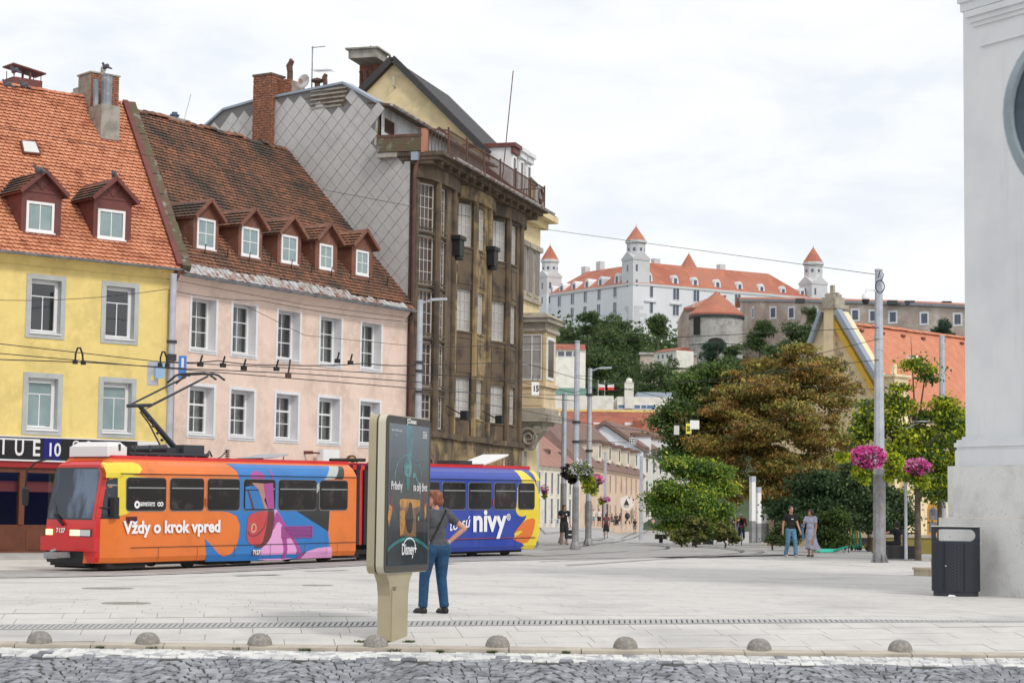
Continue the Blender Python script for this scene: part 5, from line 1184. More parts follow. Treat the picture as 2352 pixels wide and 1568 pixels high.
# pointed-arch windows low on the church wall
M['ochre_frame'] = mat('ochre_window_frame',(.50,.25,.03),.5)
wd_ = Vector((e1.x - e0.x,e1.y - e0.y,0)).normalized(); Fn = Frame(FCh.M @ (e0 + Vector((-.52,0,0))),FCh.M.to_3x3() @ wd_)
for (xa,xb,ya,yb_) in ((2128,2152,1150,1230),(2066,2082,1155,1230)):
 a_,c_,z0,z1 = Fn.rect(xa,xb,ya,yb_); m_ = (a_ + c_) / 2; w2 = abs(c_ - a_) / 2; NM = FCh.I @ Fn.M
 arc = lambda k: [(m_ - w2 * k,z0)] + [(m_ - w2 * k * math.cos(math.pi * t / 12),z1 - w2 * 1.2 + w2 * 1.2 * k * math.sin(math.pi * t / 12)) for t in range(13)] + [(m_ + w2 * k,z0)]
 f = MB(); f.prism(arc(1.45),-.05,0); fo = f.build('window_surround',M['church'],ch,M=NM); f = MB(); f.prism(arc(1.0),-.09,-.05); f.build('window_frame',M['ochre_frame'],fo)
 for (i,j) in ((0,0),(1,0),(0,1),(1,1)):
  x0 = m_ - w2 * .8 + i * w2 * .85; zz = z0 + .2 + j * (z1 - z0) * .36; f = MB(); f.box(x0,x0 + w2 * .72,-.10,-.09,zz,zz + (z1 - z0) * .3); f.build('pane',M['far_glass'],fo)
 f = MB(); f.lathe([(0,-.005),(w2 * .5,-.005),(w2 * .5,.005),(0,.005)],n=14); f.build('pane',M['far_glass'],fo,M=Matrix.Translation((m_,-.095,z1 - w2 * 1.1)) @ Matrix.Rotation(R(90),4,'X'))
b = MB(); a_ = Fn.hit(2040,1240)[0]; c_ = Fn.hit(2220,1240)[0]; b.box(a_,c_,-.3,-.02,-.3,Fn.hit(2140,1240)[1]); b.build('plinth',M['church'],ch,M=FCh.I @ Fn.M)
# low ochre wall and cream wall pieces among the trees
g_ = G(2130,1270); lw = thing('garden_wall','low mossy ochre wall at the foot of the church','wall',T(g_.x,g_.y,0)); b = MB(); b.box(-2.2,2.4,0,.4,-.1,.62); b.build('masonry',mat('mossy_ochre',(.26,.21,.05),.9,var=((.18,.17,.05),3,.4,.7)),lw); b = MB(); b.box(-2.3,2.5,-.06,.46,.62,.74); b.build('coping',M['stone_trim'],lw)
A = at(1762,1200,112); B = at(1850,1200,110); cw = thing('cream_side_wall','cream wall glimpsed behind the trees beside the white light columns','wall',Frame((A.x,A.y),(B.x - A.x,B.y - A.y)).M); b = MB(); b.box(0,(B - A).length,0,.5,-.3,3.6); b.build('masonry',M['church'],cw); b = MB(); b.box(0,(B - A).length,-.1,.6,3.6,3.75); b.build('coping',M['stone_trim'],cw)

# ---------------------------------------------------------------- castle on the hill
M['castle_white'] = mat('castle_white_render',(.74,.76,.80),.85,coords='World',var=((.66,.68,.72),.05,.4,.7)); M['castle_grey'] = mat('castle_tower_render',(.62,.63,.65),.85,coords='World',var=((.52,.53,.55),.12,.4,.7))
M['castle_roof'] = mat('castle_orange_roof',(.41,.17,.115),.85,coords='World',var=((.36,.12,.075),.05,.42,.62),var2=((.54,.19,.11),.3,.5,.75))
M['castle_glass'] = mat('castle_window_glass',(.09,.11,.16),.3)
cs = thing('castle','white castle with orange roofs and four corner towers on the hilltop','castle')
K = Vector((39.7,650,0)); DL = Vector((-27.7,40,0)); DR = Vector((62.6,37,0)); zb = 58
ze = at(1456,649,650).z
def wallface(o,d,ln,z0,z1,name): b = MB(); e_ = o + d.normalized() * ln; b.quad((o.x,o.y,z0),(e_.x,e_.y,z0),(e_.x,e_.y,z1),(o.x,o.y,z1)); return b
LL,LR = DL.length,DR.length; dl,dr = DL.normalized(),DR.normalized(); Bk = K + DL + DR
b = MB(); P4 = [K,K + DR,Bk,K + DL]; b.extr([(p.x,p.y) for p in P4],zb,ze); b.build('wall',M['castle_white'],cs)
b = MB(); inn = [p + (Bk - K) * 0 for p in P4]; c0 = (K + Bk) / 2
ex = [(c0 + (p - c0) * 1.012) for p in P4]; b.extr([(p.x,p.y) for p in ex],ze - .7,ze + .05); b.build('cornice',M['castle_grey'],cs)
hr = at(1488,606,657).z - ze
ridge = [c0 + (p - c0) * .70 for p in P4]; inner = [c0 + (p - c0) * .42 for p in P4]
b = MB(); b.v = [(p.x,p.y,ze + .05) for p in ex] + [(p.x,p.y,ze + hr + 1.0) for p in ridge] + [(p.x,p.y,ze) for p in inner]; b.f = [(i,(i + 1) % 4,(i + 1) % 4 + 4,i + 4) for i in range(4)] + [(i + 4,(i + 1) % 4 + 4,(i + 1) % 4 + 8,i + 8) for i in range(4)]; b.m = [0] * 8; b.build('roof',M['castle_roof'],cs)
def cw_(F,px,py,w,h,name='window',frame=True):
 u,z = F.hit(px,py); f = MB(); f.ring((u - w / 2 - .25,u + w / 2 + .25,z - h / 2 - .25,z + h / 2 + .25),(u - w / 2,u + w / 2,z - h / 2,z + h / 2),-.12,.02); o = f.build(name,M['castle_white'],cs,M=F.M); g = MB(); g.quad((u - w / 2,-.03,z - h / 2),(u + w / 2,-.03,z - h / 2),(u + w / 2,-.03,z + h / 2),(u - w / 2,-.03,z + h / 2)); g.build('pane',M['castle_glass'],o)
 m_ = MB(); m_.box(u - .07,u + .07,-.06,-.03,z - h / 2,z + h / 2); m_.build('muntin',M['white_frame'],o)
FL_ = Frame(K + DL,-DL); FR_ = Frame(K,DR)
zX = lambda x: (1320 + x / 2.138) / 1.0884
zY = lambda y: (540 + y / 2.138) / 1.0884
for (x,y) in ((102,467),(168,456),(238,444),(307,432),(381,419),(466,404),(237,518),(305,511),(465,490),(378,500),(66,482)): cw_(FL_,zX(x),zY(y),1.7,3.6)
for (x,y) in ((651,401),(791,415),(899,425),(651,486),(789,499),(1010,440),(1120,450)): cw_(FR_,zX(x),zY(y),2.4,4.0)
for (x,y) in ((651,456),(789,470)): u,z = FR_.hit(zX(x),zY(y)); b = MB(); b.box(u - 2.4,u + 2.4,-.5,0,z - .3,z + .3); b.build('hood_mould',M['castle_grey'],cs,M=FR_.M)
def castle_dormer(F,px,py):
 u,z = F.hit(px,py,1.5); b = MB(); w = 1.5; pf = [(u - w,z - 2.2),(u + w,z - 2.2),(u + w * .8,z - .3)] + [(u + w * .8 * math.cos(t),z - .3 + 1.7 * math.sin(t)) for t in np.linspace(0,math.pi,7)] + [(u - w * .8,z - .3)]; b.prism(pf,.6,6); o = b.build('dormer',M['castle_white'],cs,M=F.M); g = MB(); g.quad((u - .6,.55,z - 1.9),(u + .6,.55,z - 1.9),(u + .6,.55,z + .3),(u - .6,.55,z + .3)); g.build('pane',M['castle_glass'],o)
for (x,y) in ((133,392),(190,380),(256,370),(325,357),(398,345),(486,328)): castle_dormer(FL_,zX(x),zY(y))
for (x,y) in ((640,322),(780,338),(886,348),(1006,360),(1124,372),(1241,384),(1356,396),(1458,406)): castle_dormer(FR_,zX(x),zY(y))
for (px,py,F) in ((1506,604,FR_),(1379,610,FL_),(1345,622,FL_),(1656,617,FR_)):
 u,z = F.hit(px,py,12); b = MB(); b.box(u - 1.2,u + 1.2,11,13,z - 3.5,z + 1.4); b.build('chimney',M['castle_grey'],cs,M=F.M)
def tower(cx_,cy_,px,w,ylev,name):
 """ylev: photo y of roof tip, roof eave, lower cornice (gable), base"""
 Z = cy_; zt,ze_,zg = [at(px,y,Z).z for y in ylev]; ang = math.atan2(DR.y,DR.x); Mx = T(cx_,cy_,0,ang)
 b = MB(); h = w / 2; b.box(-h,h,-h,h,zb,min(ze,zg - w * .5)); lo_ = b.build('tower_base',M['castle_white'],cs,M=Mx); b = MB(); b.box(-h,h,-h,h,min(ze,zg - w * .5),zg - w * .36); b.box(-h * 1.06,h * 1.06,-h * 1.06,h * 1.06,zg - w * .42,zg - w * .33)
 u_ = h * .95; b.extr([(u_ * math.cos(t),u_ * math.sin(t)) for t in np.linspace(0,2 * math.pi,9)[:-1] + math.pi / 8],zg - w * .36,ze_)
 for r_ in range(4):
  m4 = Matrix.Rotation(r_ * math.pi / 2,4,'Z'); v = [m4 @ Vector(q) for q in ((-h * 1.06,-h * 1.07,zg - w * .33),(h * 1.06,-h * 1.07,zg - w * .33),(0,-h * 1.07,zg + .1),(-h * 1.06,0,zg - w * .33),(h * 1.06,0,zg - w * .33),(0,0,zg + .1))]; b.add(v,[(0,1,2),(0,3,5,2),(1,2,5,4)])
 b.extr([(u_ * 1.16 * math.cos(t),u_ * 1.16 * math.sin(t)) for t in np.linspace(0,2 * math.pi,9)[:-1] + math.pi / 8],ze_ - .9,ze_)
 o = b.build('tower',M['castle_grey'],cs,M=Mx)
 b = MB(); n = 8; ring_ = [(u_ * 1.12 * math.cos(t),u_ * 1.12 * math.sin(t),ze_ + .01) for t in np.linspace(0,2 * math.pi,9)[:-1] + math.pi / 8]; b.add(ring_ + [(0,0,zt)],[(i,(i + 1) % 8,8) for i in range(8)] + [tuple(range(8))[::-1]]); b.build('spire_roof',M['castle_roof'],o)
 b = MB(); b.lathe([(.3,zt - 1.4),(.12,zt - .2),(0,zt + .9)],n=6); b.build('spire_tip',mat('verdigris',(.12,.25,.2),.6) if 'verdigris' not in bpy.data.materials else bpy.data.materials['verdigris'],o)
 for (x_,z_,hh) in ((-.28,zg - 5.5,2.2),(.28,zg - 5.5,2.2),(-.28,zg - 10.5,2.2),(.28,zg - 10.5,2.2)):
  b = MB()
  if x_ < 0: b.box(x_ * w - .38,x_ * w + .38,-h - .05,-h + .1,z_ - hh / 2,z_ + hh / 2); 
  else: b.box(-h - .05,-h + .1,-.38,.38,z_ - hh / 2,z_ + hh / 2)
  b.build('slit_window',M['castle_glass'],o)
 for k in range(8):
  t = k * math.pi / 4; b = MB(); b.box(-.4,.4,-.1,.1,ze_ - 3.6,ze_ - 2.6); b.build('round_window',M['castle_glass'],o,M=Matrix.Rotation(t,4,'Z') @ Matrix.Translation((0,-u_ * .925,0)))
ins = 6
c1 = K + dl * 3.2 + dr * 3.2; tower(c1.x,c1.y,1457,6.6,(519,553,580),'a')
c2 = K + DL + dr * 3.0 - dl * 4.5; c2 = at(1262,700,692); tower(c2.x,c2.y,1262,6.0,(562,597,622),'b')
c3 = K + DR - dr * .5 + dl * 1.0; c3 = at(1868,700,690); tower(c3.x,c3.y,1868,6.9,(567,603,636),'c')
c4 = K + DR + DL; 
pz = at(1582,620,716); tower(pz.x,716,1582,6.0,(581,615,640),'d')
b = MB(); u0 = FR_.hit(1462,700)[0]; 
# stone quoins left bare at the crown tower's foot
ms = MB().box(-.5,.5,-.15,.05,-.5,.5).mesh('bare_stone',M['castle_grey'])
for k in range(16):
 for F,s_ in ((FL_,1),(FR_,-1)):
  base = LL - .1 if F is FL_ else .1; ln = random.uniform(1.6,5.2); put('bare_stone',ms,cs,F.M @ Matrix.Translation((base - s_ * ln / 2,-.02,ze - 8 - k * 1.15)) @ Matrix.Diagonal((ln,1,1.05,1)))

# ---- fortification: long curved palace range and round bastion
M['fort'] = mat('fort_rubble_masonry',(.50,.41,.355),.9,coords='World',var=((.62,.56,.50),.35,.45,.62),var2=((.36,.29,.25),.12,.42,.66),bump=(1.2,.3,.2))
M['fort_grey'] = mat('bastion_grey_masonry',(.46,.45,.43),.9,coords='World',var=((.25,.245,.235),.5,.45,.64),var2=((.46,.45,.43),.15,.45,.7),bump=(1.2,.4,.25))
fo_ = thing('fortress_wall','long brown stone fortress range with low red roof below the castle','fortress')
line = [(1700,688,588),(1760,688,560),(1860,689,548),(1960,692,540),(2060,695,534),(2160,699,528),(2300,706,520)]
pts = [at(*p) for p in line]
b = MB(); rb = MB(); rs_ = MB(); co_ = MB()
for p,q in zip(pts[:-1],pts[1:]):
 b.add([(p.x,p.y,20),(q.x,q.y,20),(q.x,q.y,q.z),(p.x,p.y,p.z)],[(0,1,2,3)])
 n_ = Vector((0,7,0)); rh = 1.45
 rs_.add([(p.x,p.y - .5,p.z + .1),(q.x,q.y - .5,q.z + .1),(q.x,q.y + 7,q.z + rh),(p.x,p.y + 7,p.z + rh),(q.x,q.y + 14,q.z - 1),(p.x,p.y + 14,p.z - 1)],[(0,1,2,3),(3,2,4,5)])
 co_.bar((p.x,p.y - .35,p.z - .25),(q.x,q.y - .35,q.z - .25),.7,.75)
b.build('wall',M['fort'],fo_); rs_.build('roof',M['castle_roof'],fo_); co_.build('gutter_cornice',M['gutter'],fo_)
for (x,y) in ((1204,516),(1310,516),(1408,517),(1531,519),(1749,529),(1845,534),(1950,540),(2118,547),(2296,552)):
 px,py = zX(x),zY(y)
 for p,q,l0,l1 in zip(pts[:-1],pts[1:],line[:-1],line[1:]):
  if l0[0] <= px < l1[0]:
   F = Frame(p,(q.x - p.x,q.y - p.y)); u,z = F.hit(px,py); f = MB(); f.ring((u - 1.3,u + 1.3,z - 1.8,z + 1.8),(u - .85,u + .85,z - 1.3,z + 1.3),-.1,.1); o = f.build('window',M['castle_white'],fo_,M=F.M); g = MB(); g.quad((u - .85,-.02,z - 1.3),(u + .85,-.02,z - 1.3),(u + .85,-.02,z + 1.3),(u - .85,-.02,z + 1.3)); g.build('pane',M['castle_glass'],o)
for px in (1838,1856 + 380,2090,2175,2050): p = at(px,690 + (px - 1838) * .018,532); b = MB(); b.box(p.x - 1.2,p.x + 1.2,p.y - .5,p.y + 2,p.z - .6,p.z + .5); b.build('roof_vent',M['dark_metal'],fo_)
bs = thing('round_bastion','round grey stone bastion with conical red roof','tower'); cz = at(1652,716,545); rad = 61 / FPX * 545; cyl = at(1652,840,545); cx_,cy_ = cz.x,545 + rad
b = MB(); b.lathe([(rad * 1.06,22),(rad * 1.0,at(1652,790,545).z),(rad * 1.0,cz.z - 1)],(cx_,cy_,0),36); b.build('wall',M['fort_grey'],bs)
zr1 = at(1652,787,545).z; b = MB(); b.lathe([(rad * 1.0,zr1 - .25),(rad * 1.03,zr1),(rad * 1.0,zr1 + .25)],(cx_,cy_,0),36); b.build('string_course',M['fort_grey'],bs)
zt = at(1650,671,555).z; b = MB(); b.lathe([(rad * 1.06,cz.z - .9),(rad * 1.06,cz.z - .1),(rad * .5,(cz.z + zt) / 2 + .3),(0,zt)],(cx_,cy_,0),36); b.build('roof',M['castle_roof'],bs)
b = MB(); b.lathe([(rad * 1.07,cz.z - 1.3),(rad * 1.07,cz.z - .6),(rad * 1.0,cz.z - 1.3)],(cx_,cy_,0),36); b.build('eaves',M['dark_metal'],bs)
for (px,py,w,h) in ((1601,745,1.2,2.8),(1644,790,2.2,1.8)):
 d = ray(px,py); dd = Vector((d.x,d.y)); a_ = dd.dot(dd); b_ = -2 * dd.dot(Vector((cx_,cy_))); c_ = cx_ ** 2 + cy_ ** 2 - rad ** 2; t = (-b_ - math.sqrt(max(b_ * b_ - 4 * a_ * c_,0))) / (2 * a_); p = CAMP + d * t; nn = math.atan2(p.y - cy_,p.x - cx_); b = MB(); b.prism([(-w,-h),(w,-h),(w,h * .4)] + [(w * math.cos(k),h * .4 + h * .6 * math.sin(k)) for k in np.linspace(0,math.pi,7)] + [(-w,h * .4)],-.25,.3); b.build('opening',M['dark_room'],bs,M=T(p.x,p.y,p.z,nn + math.pi / 2))
# gate range joining bastion and castle, on the left
fl2 = thing('fortress_gate_range','brown stone building with sloping red roof left of the round bastion','building')
tp = [at(*p) for p in ((1556,738,560),(1573,705,560),(1592,700,556),(1592,860,556),(1556,860,560))]; b = MB(); n_ = Vector((10,16,0)); b.add(tp + [p + n_ for p in tp],[tuple(range(5))] + [(i,(i + 1) % 5,(i + 1) % 5 + 5,i + 5) for i in range(5)]); b.build('wall',M['fort'],fl2)
rp = [at(*p) for p in ((1570,707,559),(1630,683,575),(1668,677,590),(1604,706,553))]; b = MB(); b.add(rp + [p - Vector((0,0,.8)) for p in rp],[(0,1,2,3),(4,5,6,7)] + [(i,(i + 1) % 4,(i + 1) % 4 + 4,i + 4) for i in range(4)]); b.build('roof',M['castle_roof'],fl2)
rw = thing('retaining_wall','old stone retaining wall under the hill terrace','wall'); p,q = at(1470,815,500),at(1600,822,500); b = MB(); b.box(p.x,q.x,499,502,25,p.z); b.build('masonry',M['fort'],rw)
b = MB(); b.box(p.x - .3,q.x,498.6,502.4,p.z,p.z + .6); b.build('coping',M['fort_grey'],rw)
# ================================================================== TRAM
P_A = TA.copy(); zA_ = gz(P_A.x,P_A.y); P_B = P_A + TD * 20; zB_ = gz(P_B.x,P_B.y)
xd = Vector((TD.x * 20,TD.y * 20,zB_ - zA_)).normalized(); yd = TN.copy(); zd = xd.cross(yd).normalized()
TM = Matrix(((xd.x,yd.x,zd.x,P_A.x),(xd.y,yd.y,zd.y,P_A.y),(xd.z,yd.z,zd.z,zA_ + .02),(0,0,0,1))); TI = TM.inverted()
def tp(px,py,y=0.0):
 d = ray(px,py); n = yd; t = (P_A + yd * y - CAMP).dot(n) / d.dot(n); q = TI @ (CAMP + d * t); return q.x,q.z
def paint(name,c,r=.28): return mat(name,c,r,coords='World',var=(tuple(x * .86 for x in c),1.2,.45,.7),streak=(tuple(x * .62 + .012 for x in c),2.6,.60,.80),coat=.35)
M['t_orange'] = paint('tram_orange',(.74,.175,.02)); M['t_red'] = paint('tram_red',(.62,.012,.015)); M['t_blue'] = paint('tram_azure',(.012,.17,.50)); M['t_deep'] = paint('tram_deep_blue',(.012,.045,.36)); M['t_yellow'] = paint('tram_yellow',(.80,.63,.03))
M['t_black'] = paint('tram_black',(.012,.012,.013)); M['t_pink'] = paint('tram_pink',(.72,.33,.62)); M['t_mag'] = paint('tram_magenta',(.36,.05,.27)); M['t_bag'] = paint('tram_bag_red',(.55,.05,.055)); M['t_bagd'] = paint('tram_bag_dark',(.12,.02,.022)); M['t_grey'] = paint('tram_grey',(.42,.46,.44)); M['t_skin'] = paint('tram_tan',(.45,.22,.17))
M['t_white'] = mat('tram_white_letter',(.82,.82,.84),.4); M['t_glass'] = mat('tram_tinted_glass',(.014,.012,.012),.10,spec=.25,var=((.055,.045,.038),2.2,.52,.68)); M['t_screen'] = mat('tram_windscreen',(.022,.032,.05),.06,spec=.55,streak=((.12,.16,.23),1.3,.50,.60)); M['t_bar'] = mat('tram_window_bar',(.26,.27,.28),.4); M['t_under'] = mat('tram_underframe',(.018,.017,.016),.8)  # pale streaks on the windscreen are reflections put into its colour
M['t_roof'] = mat('tram_roof_grey',(.25,.25,.25),.7)
tram = thing('tram','articulated tram with orange and blue front half and deep blue rear half','tram',TM)
WD = 2.3
prof_ = [(.20,.06),(.34,.0),(.586,.0),(1.05,.0),(1.25,0),(1.45,0),(1.65,0),(1.85,0),(2.05,0),(2.25,0),(2.46,.0),(2.50,.0),(2.60,.05),(2.72,.14),(2.82,.27),(2.88,.36)]
def inset(z):
 for (a,ia),(b_,ib) in zip(prof_[:-1],prof_[1:]):
  if z <= b_: return ia + (ib - ia) * max(0,(z - a) / (b_ - a))
 return prof_[-1][1]
def section(x0,x1,nose0,nose1,name,m,noseslope):
 rings = []
 for z,i in prof_:
  fx = noseslope * sstep(1.05,2.7,z) + .35 * sstep(2.7,2.9,z)
  tp_ = .25
  R_ = []
  if nose0: R_ += [(x0 + fx,tp_ + i),(x0 + .6,i)]
  else: R_ += [(x0,i)]
  if nose1: R_ += [(x1 - .55,i),(x1 - fx,tp_ + i),(x1 - fx,WD - tp_ - i),(x1 - .55,WD - i)]
  else: R_ += [(x1,i),(x1,WD - i)]
  if nose0: R_ += [(x0 + .6,WD - i),(x0 + fx,WD - tp_ - i)]
  else: R_ += [(x0,WD - i)]
  rings.append([(x,y,z) for x,y in R_])
 n = len(rings[0]); b = MB(); b.v = [p for r in rings for p in r]
 for k in range(len(rings) - 1):
  for i in range(n): b.f.append((k * n + i,k * n + (i + 1) % n,(k + 1) * n + (i + 1) % n,(k + 1) * n + i)); b.m.append(0)
 b.f.append(tuple(range(n))[::-1]); b.f.append(tuple((len(rings) - 1) * n + i for i in range(n))); b.m += [0,0]
 return b.build(name,m,tram)
XF1 = tp(818,1180)[0]; XR0 = XF1 + 1.0; XR1 = 20.05
fbody = section(0,XF1,True,False,'front_body',M['t_orange'],.26)
rbody = section(XR0,XR1,False,True,'rear_body',M['t_deep'],.16)
LAYER = [.004]
def patch(poly,m,par,name='livery_patch',lift=.004,y=0.0,xr=None,proud=0):
 """flat print wrapped on the near side; poly in tram (x,z)"""
 tri = tessellate_polygon([[Vector((x,z,0)) for x,z in poly]])
 bm = bmesh.new(); vs = [bm.verts.new((x,0,z)) for x,z in poly]
 for t in tri:
  try: bm.faces.new([vs[i] for i in t])
  except ValueError: pass
 for zc_ in (.34,.586,2.46,2.5,2.6,2.66,2.72,2.78,2.82,2.86):
  bmesh.ops.bisect_plane(bm,geom=bm.verts[:] + bm.edges[:] + bm.faces[:],plane_co=(0,0,zc_),plane_no=(0,0,1))
 bmesh.ops.dissolve_degenerate(bm,edges=bm.edges[:],dist=1e-5)
 for v in bm.verts: v.co.y = inset(v.co.z) - lift; v.co.z += lift * .4 * sstep(2.46,2.8,v.co.z)
 bmesh.ops.recalc_face_normals(bm,faces=bm.faces[:]); me = bpy.data.meshes.new(name); bm.to_mesh(me); bm.free(); me.materials.append(m)
 o = put(name,me,par); return o
A1 = lambda x,y: tp(82.7 + x * .2227,992.3 + y * .2227)
A2 = lambda x,y: tp(459.4 + x * .22267,992.3 + y * .2227)
A3 = lambda x,y: tp(808.5 + x * .375,918.8 + y * .375)
def PP(f,pts): return [f(*p) for p in pts]
def smoothp(pts,n=2):
 for _ in range(n):
  o = []
  for i in range(len(pts)):
   a,b_ = pts[i],pts[(i + 1) % len(pts)]; o += [(a[0] * .75 + b_[0] * .25,a[1] * .75 + b_[1] * .25),(a[0] * .25 + b_[0] * .75,a[1] * .25 + b_[1] * .75)]
  pts = o
 return pts
# --- front half prints
patch(PP(A2,[(340,322),(1395,348),(1300,490),(1232,560),(1232,800),(1335,808),(1320,1020),(1340,1175),(1372,1288),(600,1320),(70,1333),(50,1095),(120,1170),(190,1250),(245,1282),(310,1260),(370,1190),(405,1070),(412,960),(380,865),(300,825),(190,808),(400,800),(400,485),(395,420),(380,380)]),M['t_blue'],fbody,lift=.004)
patch(PP(A2,[(1395,348),(1490,350),(1385,482),(1275,490)]),M['t_grey'],fbody,lift=.007)
patch(PP(A2,[(1490,350),(1535,352),(1470,485),(1385,482)]),M['t_black'],fbody,lift=.007)
patch(PP(A2,[(1195,640),(1236,560),(1236,806),(1335,808),(1322,1020),(990,808),(1195,795)]),M['t_black'],fbody,lift=.008)
patch(PP(A2,[(1195,545),(1228,520),(1228,590),(1195,640)]),M['t_grey'],fbody,lift=.010)
patch(smoothp(PP(A2,[(770,770),(830,860),(890,970),(960,1100),(1030,1180),(1040,1245),(960,1312),(600,1321),(560,1270),(640,1190),(720,1110),(750,1000),(760,880)]),1),M['t_pink'],fbody,lift=.008)
patch(smoothp(PP(A2,[(785,800),(840,880),(905,1000),(1030,1180),(1040,1240),(985,1262),(1000,1200),(930,1080),(850,960),(800,910),(765,990),(745,1010),(762,900)]),1),M['t_mag'],fbody,lift=.011)
patch(PP(A2,[(840,1080),(890,1085),(900,1200),(885,1305),(850,1305),(860,1200)]),M['t_mag'],fbody,lift=.0115)
patch(PP(A2,[(1045,1303),(1100,1228),(1200,1195),(1320,1178),(1350,1180),(1372,1290)]),M['t_pink'],fbody,lift=.008)
patch(PP(A2,[(1000,1306),(1040,1245),(1110,1240),(1105,1265),(1045,1304)]),M['t_mag'],fbody,lift=.011)
patch(smoothp(PP(A2,[(690,808),(760,806),(768,870),(752,1000),(722,1100),(660,1175),(590,1195),(540,1180),(640,1150),(665,1050),(685,950)]),1),M['t_bagd'],fbody,lift=.013)
patch(smoothp(PP(A2,[(488,870),(525,838),(620,815),(692,806),(695,850),(683,960),(662,1060),(635,1150),(580,1168),(520,1160),(482,1120),(476,1040)]),2),M['t_bag'],fbody,lift=.015)
patch(smoothp(PP(A2,[(490,1010),(520,1068),(580,1055),(640,1000),(672,930),(688,830),(676,935),(645,1010),(585,1065),(520,1078),(486,1030)]),1),M['t_bagd'],fbody,lift=.018)
patch(smoothp(PP(A2,[(520,1000),(530,950),(555,932),(578,960),(578,1020),(530,1040)]),1),mat('gold_print',(.55,.42,.25),.4),fbody,lift=.018)
patch(smoothp(PP(A2,[(533,1000),(540,960),(556,948),(568,965),(566,1012),(535,1022)]),1),M['t_bag'],fbody,lift=.020)
patch(smoothp(PP(A2,[(498,478),(540,410),(600,393),(650,420),(692,482)]),1),M['t_mag'],fbody,lift=.008)
patch(PP(A2,[(728,372),(745,400),(760,480),(740,485),(730,420)]),M['t_mag'],fbody,lift=.009)
text('fleet_number','7127',M['t_white'],.17,fbody,Matrix.Translation((A2(538,1258)[0],-.026,A2(538,1258)[1])) @ TXT,bold=.006,width=A2(615,1258)[0] - A2(538,1258)[0])
patch(PP(A2,[(530,1222),(620,1218),(620,1262),(530,1268)]),M['t_bagd'],fbody,lift=.018)
patch(PP(A1,[(725,312),(1060,308),(1105,330),(1112,380),(1060,430),(985,445),(885,452),(840,470),(720,468)]),M['t_yellow'],fbody,lift=.005)
patch(PP(A1,[(905,452),(985,445),(1160,466),(930,476),(924,500),(924,790),(970,815),(925,845),(905,850)]),M['t_yellow'],fbody,lift=.006)
# red band along the roof edge, gutter line, skirt seam
def band(x0,x1,z0,z1,m,par,lift=.012,name='trim_strip'):
 patch([(x0,z0),(x1,z0),(x1,z1),(x0,z1)],m,par,name,lift)
for par,x0,x1 in ((fbody,.6,XF1),(rbody,XR0,XR1 - .55)):
 b = MB(); b.box(x0 + .05,x1 + (.15 if par is rbody else 0),.34,.46,2.84,2.96); b.box(x0 + .05,x1 + .1,.46,WD - .46,2.86,2.92); b.box(x0 + .05,x1 + .1,WD - .46,WD - .34,2.84,2.96); b.build('roof_edge',M['t_red'],par)
 band(x0,x1,2.475,2.497,M['black'],par,.022,'rain_gutter')
 band(x0 if par is rbody else 1.0,x1,.575,.592,M['black'],par,.022,'skirt_seam')
for k in range(6):
 x = 2.0 + k * 1.45; band(x,x + .012,.24,.575,M['t_bagd'],fbody,.021,'panel_joint')
for x in (XR0 + 2.4,XR0 + 5.2,XR0 + 7.2): band(x,x + .012,.24,.575,M['black'],rbody,.021,'panel_joint')
# side windows
def rrect(x0,x1,z0,z1,r=.1,n=4):
 o = []
 for cx_,cz_,a0 in ((x1 - r,z1 - r,0),(x0 + r,z1 - r,90),(x0 + r,z0 + r,180),(x1 - r,z0 + r,270)):
  for k in range(n + 1): a = R(a0 + 90 * k / n); o.append((cx_ + r * math.cos(a),cz_ + r * math.sin(a)))
 return o
WZ0,WZ1 = (tp(335,1171.5)[1] + tp(680,1170.5)[1]) / 2,(tp(335,1098)[1] + tp(680,1100.5)[1]) / 2
def twin(px0,px1,par,split=False,frame=None):
 x0,x1 = tp(px0,1135)[0],tp(px1,1135)[0]
 f = MB(); f.prism(rrect(x0,x1,WZ0,WZ1),-.030,.0); w = f.build('window',M['black'],par)
 g = MB(); g.prism(rrect(x0 + .045,x1 - .045,WZ0 + .045,WZ1 - .045,.07),-.034,-.030); g.build('pane',M['t_glass'],w)
 b = MB(); zb_ = WZ0 + (WZ1 - WZ0) * .69; b.box(x0 + .04,x1 - .04,-.042,-.034,zb_ - .014,zb_ + .018)
 if split: xm = (x0 + x1) / 2; b.box(xm - .015,xm + .015,-.042,-.034,zb_,WZ1 - .05)
 b.build('window_bar',M['t_bar'],w); o = MB()
 o.prism(rrect(x0 - .02,x1 + .02,WZ0 - .025,WZ1 + .01,.11),-.012,.0); o.build('window_surround',frame or M['t_bar'],w); return w,x0,x1
fw_ = [twin(*p,fbody) for p in ((290,380),(390,467),(476,549),(559,631),(639,725.5,),(734,797))]
rw_ = [twin(*p,rbody) for p in ((956,1008),(1015.5,1068),(1076,1127),(1135,1183.5),(1190,1226.6))]
# the figure printed across the fourth window
w4,wx0,wx1 = fw_[3]
def wpatch(pts,m,y): 
 b = MB(); pl = [(min(max(x,wx0 + .03),wx1 - .03),min(max(z,WZ0 + .03),WZ1 - .03)) for x,z in PP(A2,pts)]; b.prism(pl,-.040 - y,-.0385 - y); b.build('window_film',m,w4)
wpatch([(452,600),(590,600),(640,690),(655,800),(452,800)],M['t_blue'],.004); wpatch([(455,560),(560,545),(600,590),(455,590)],M['t_blue'],.004)
wpatch([(520,520),(700,530),(690,580),(650,700),(690,790),(655,790),(625,690),(590,590)],M['t_skin'],.008); wpatch([(640,530),(740,520),(752,790),(690,800),(665,690)],M['t_mag'],.010); wpatch([(478,600),(492,600),(552,800),(530,800)],M['t_bagd'],.012)
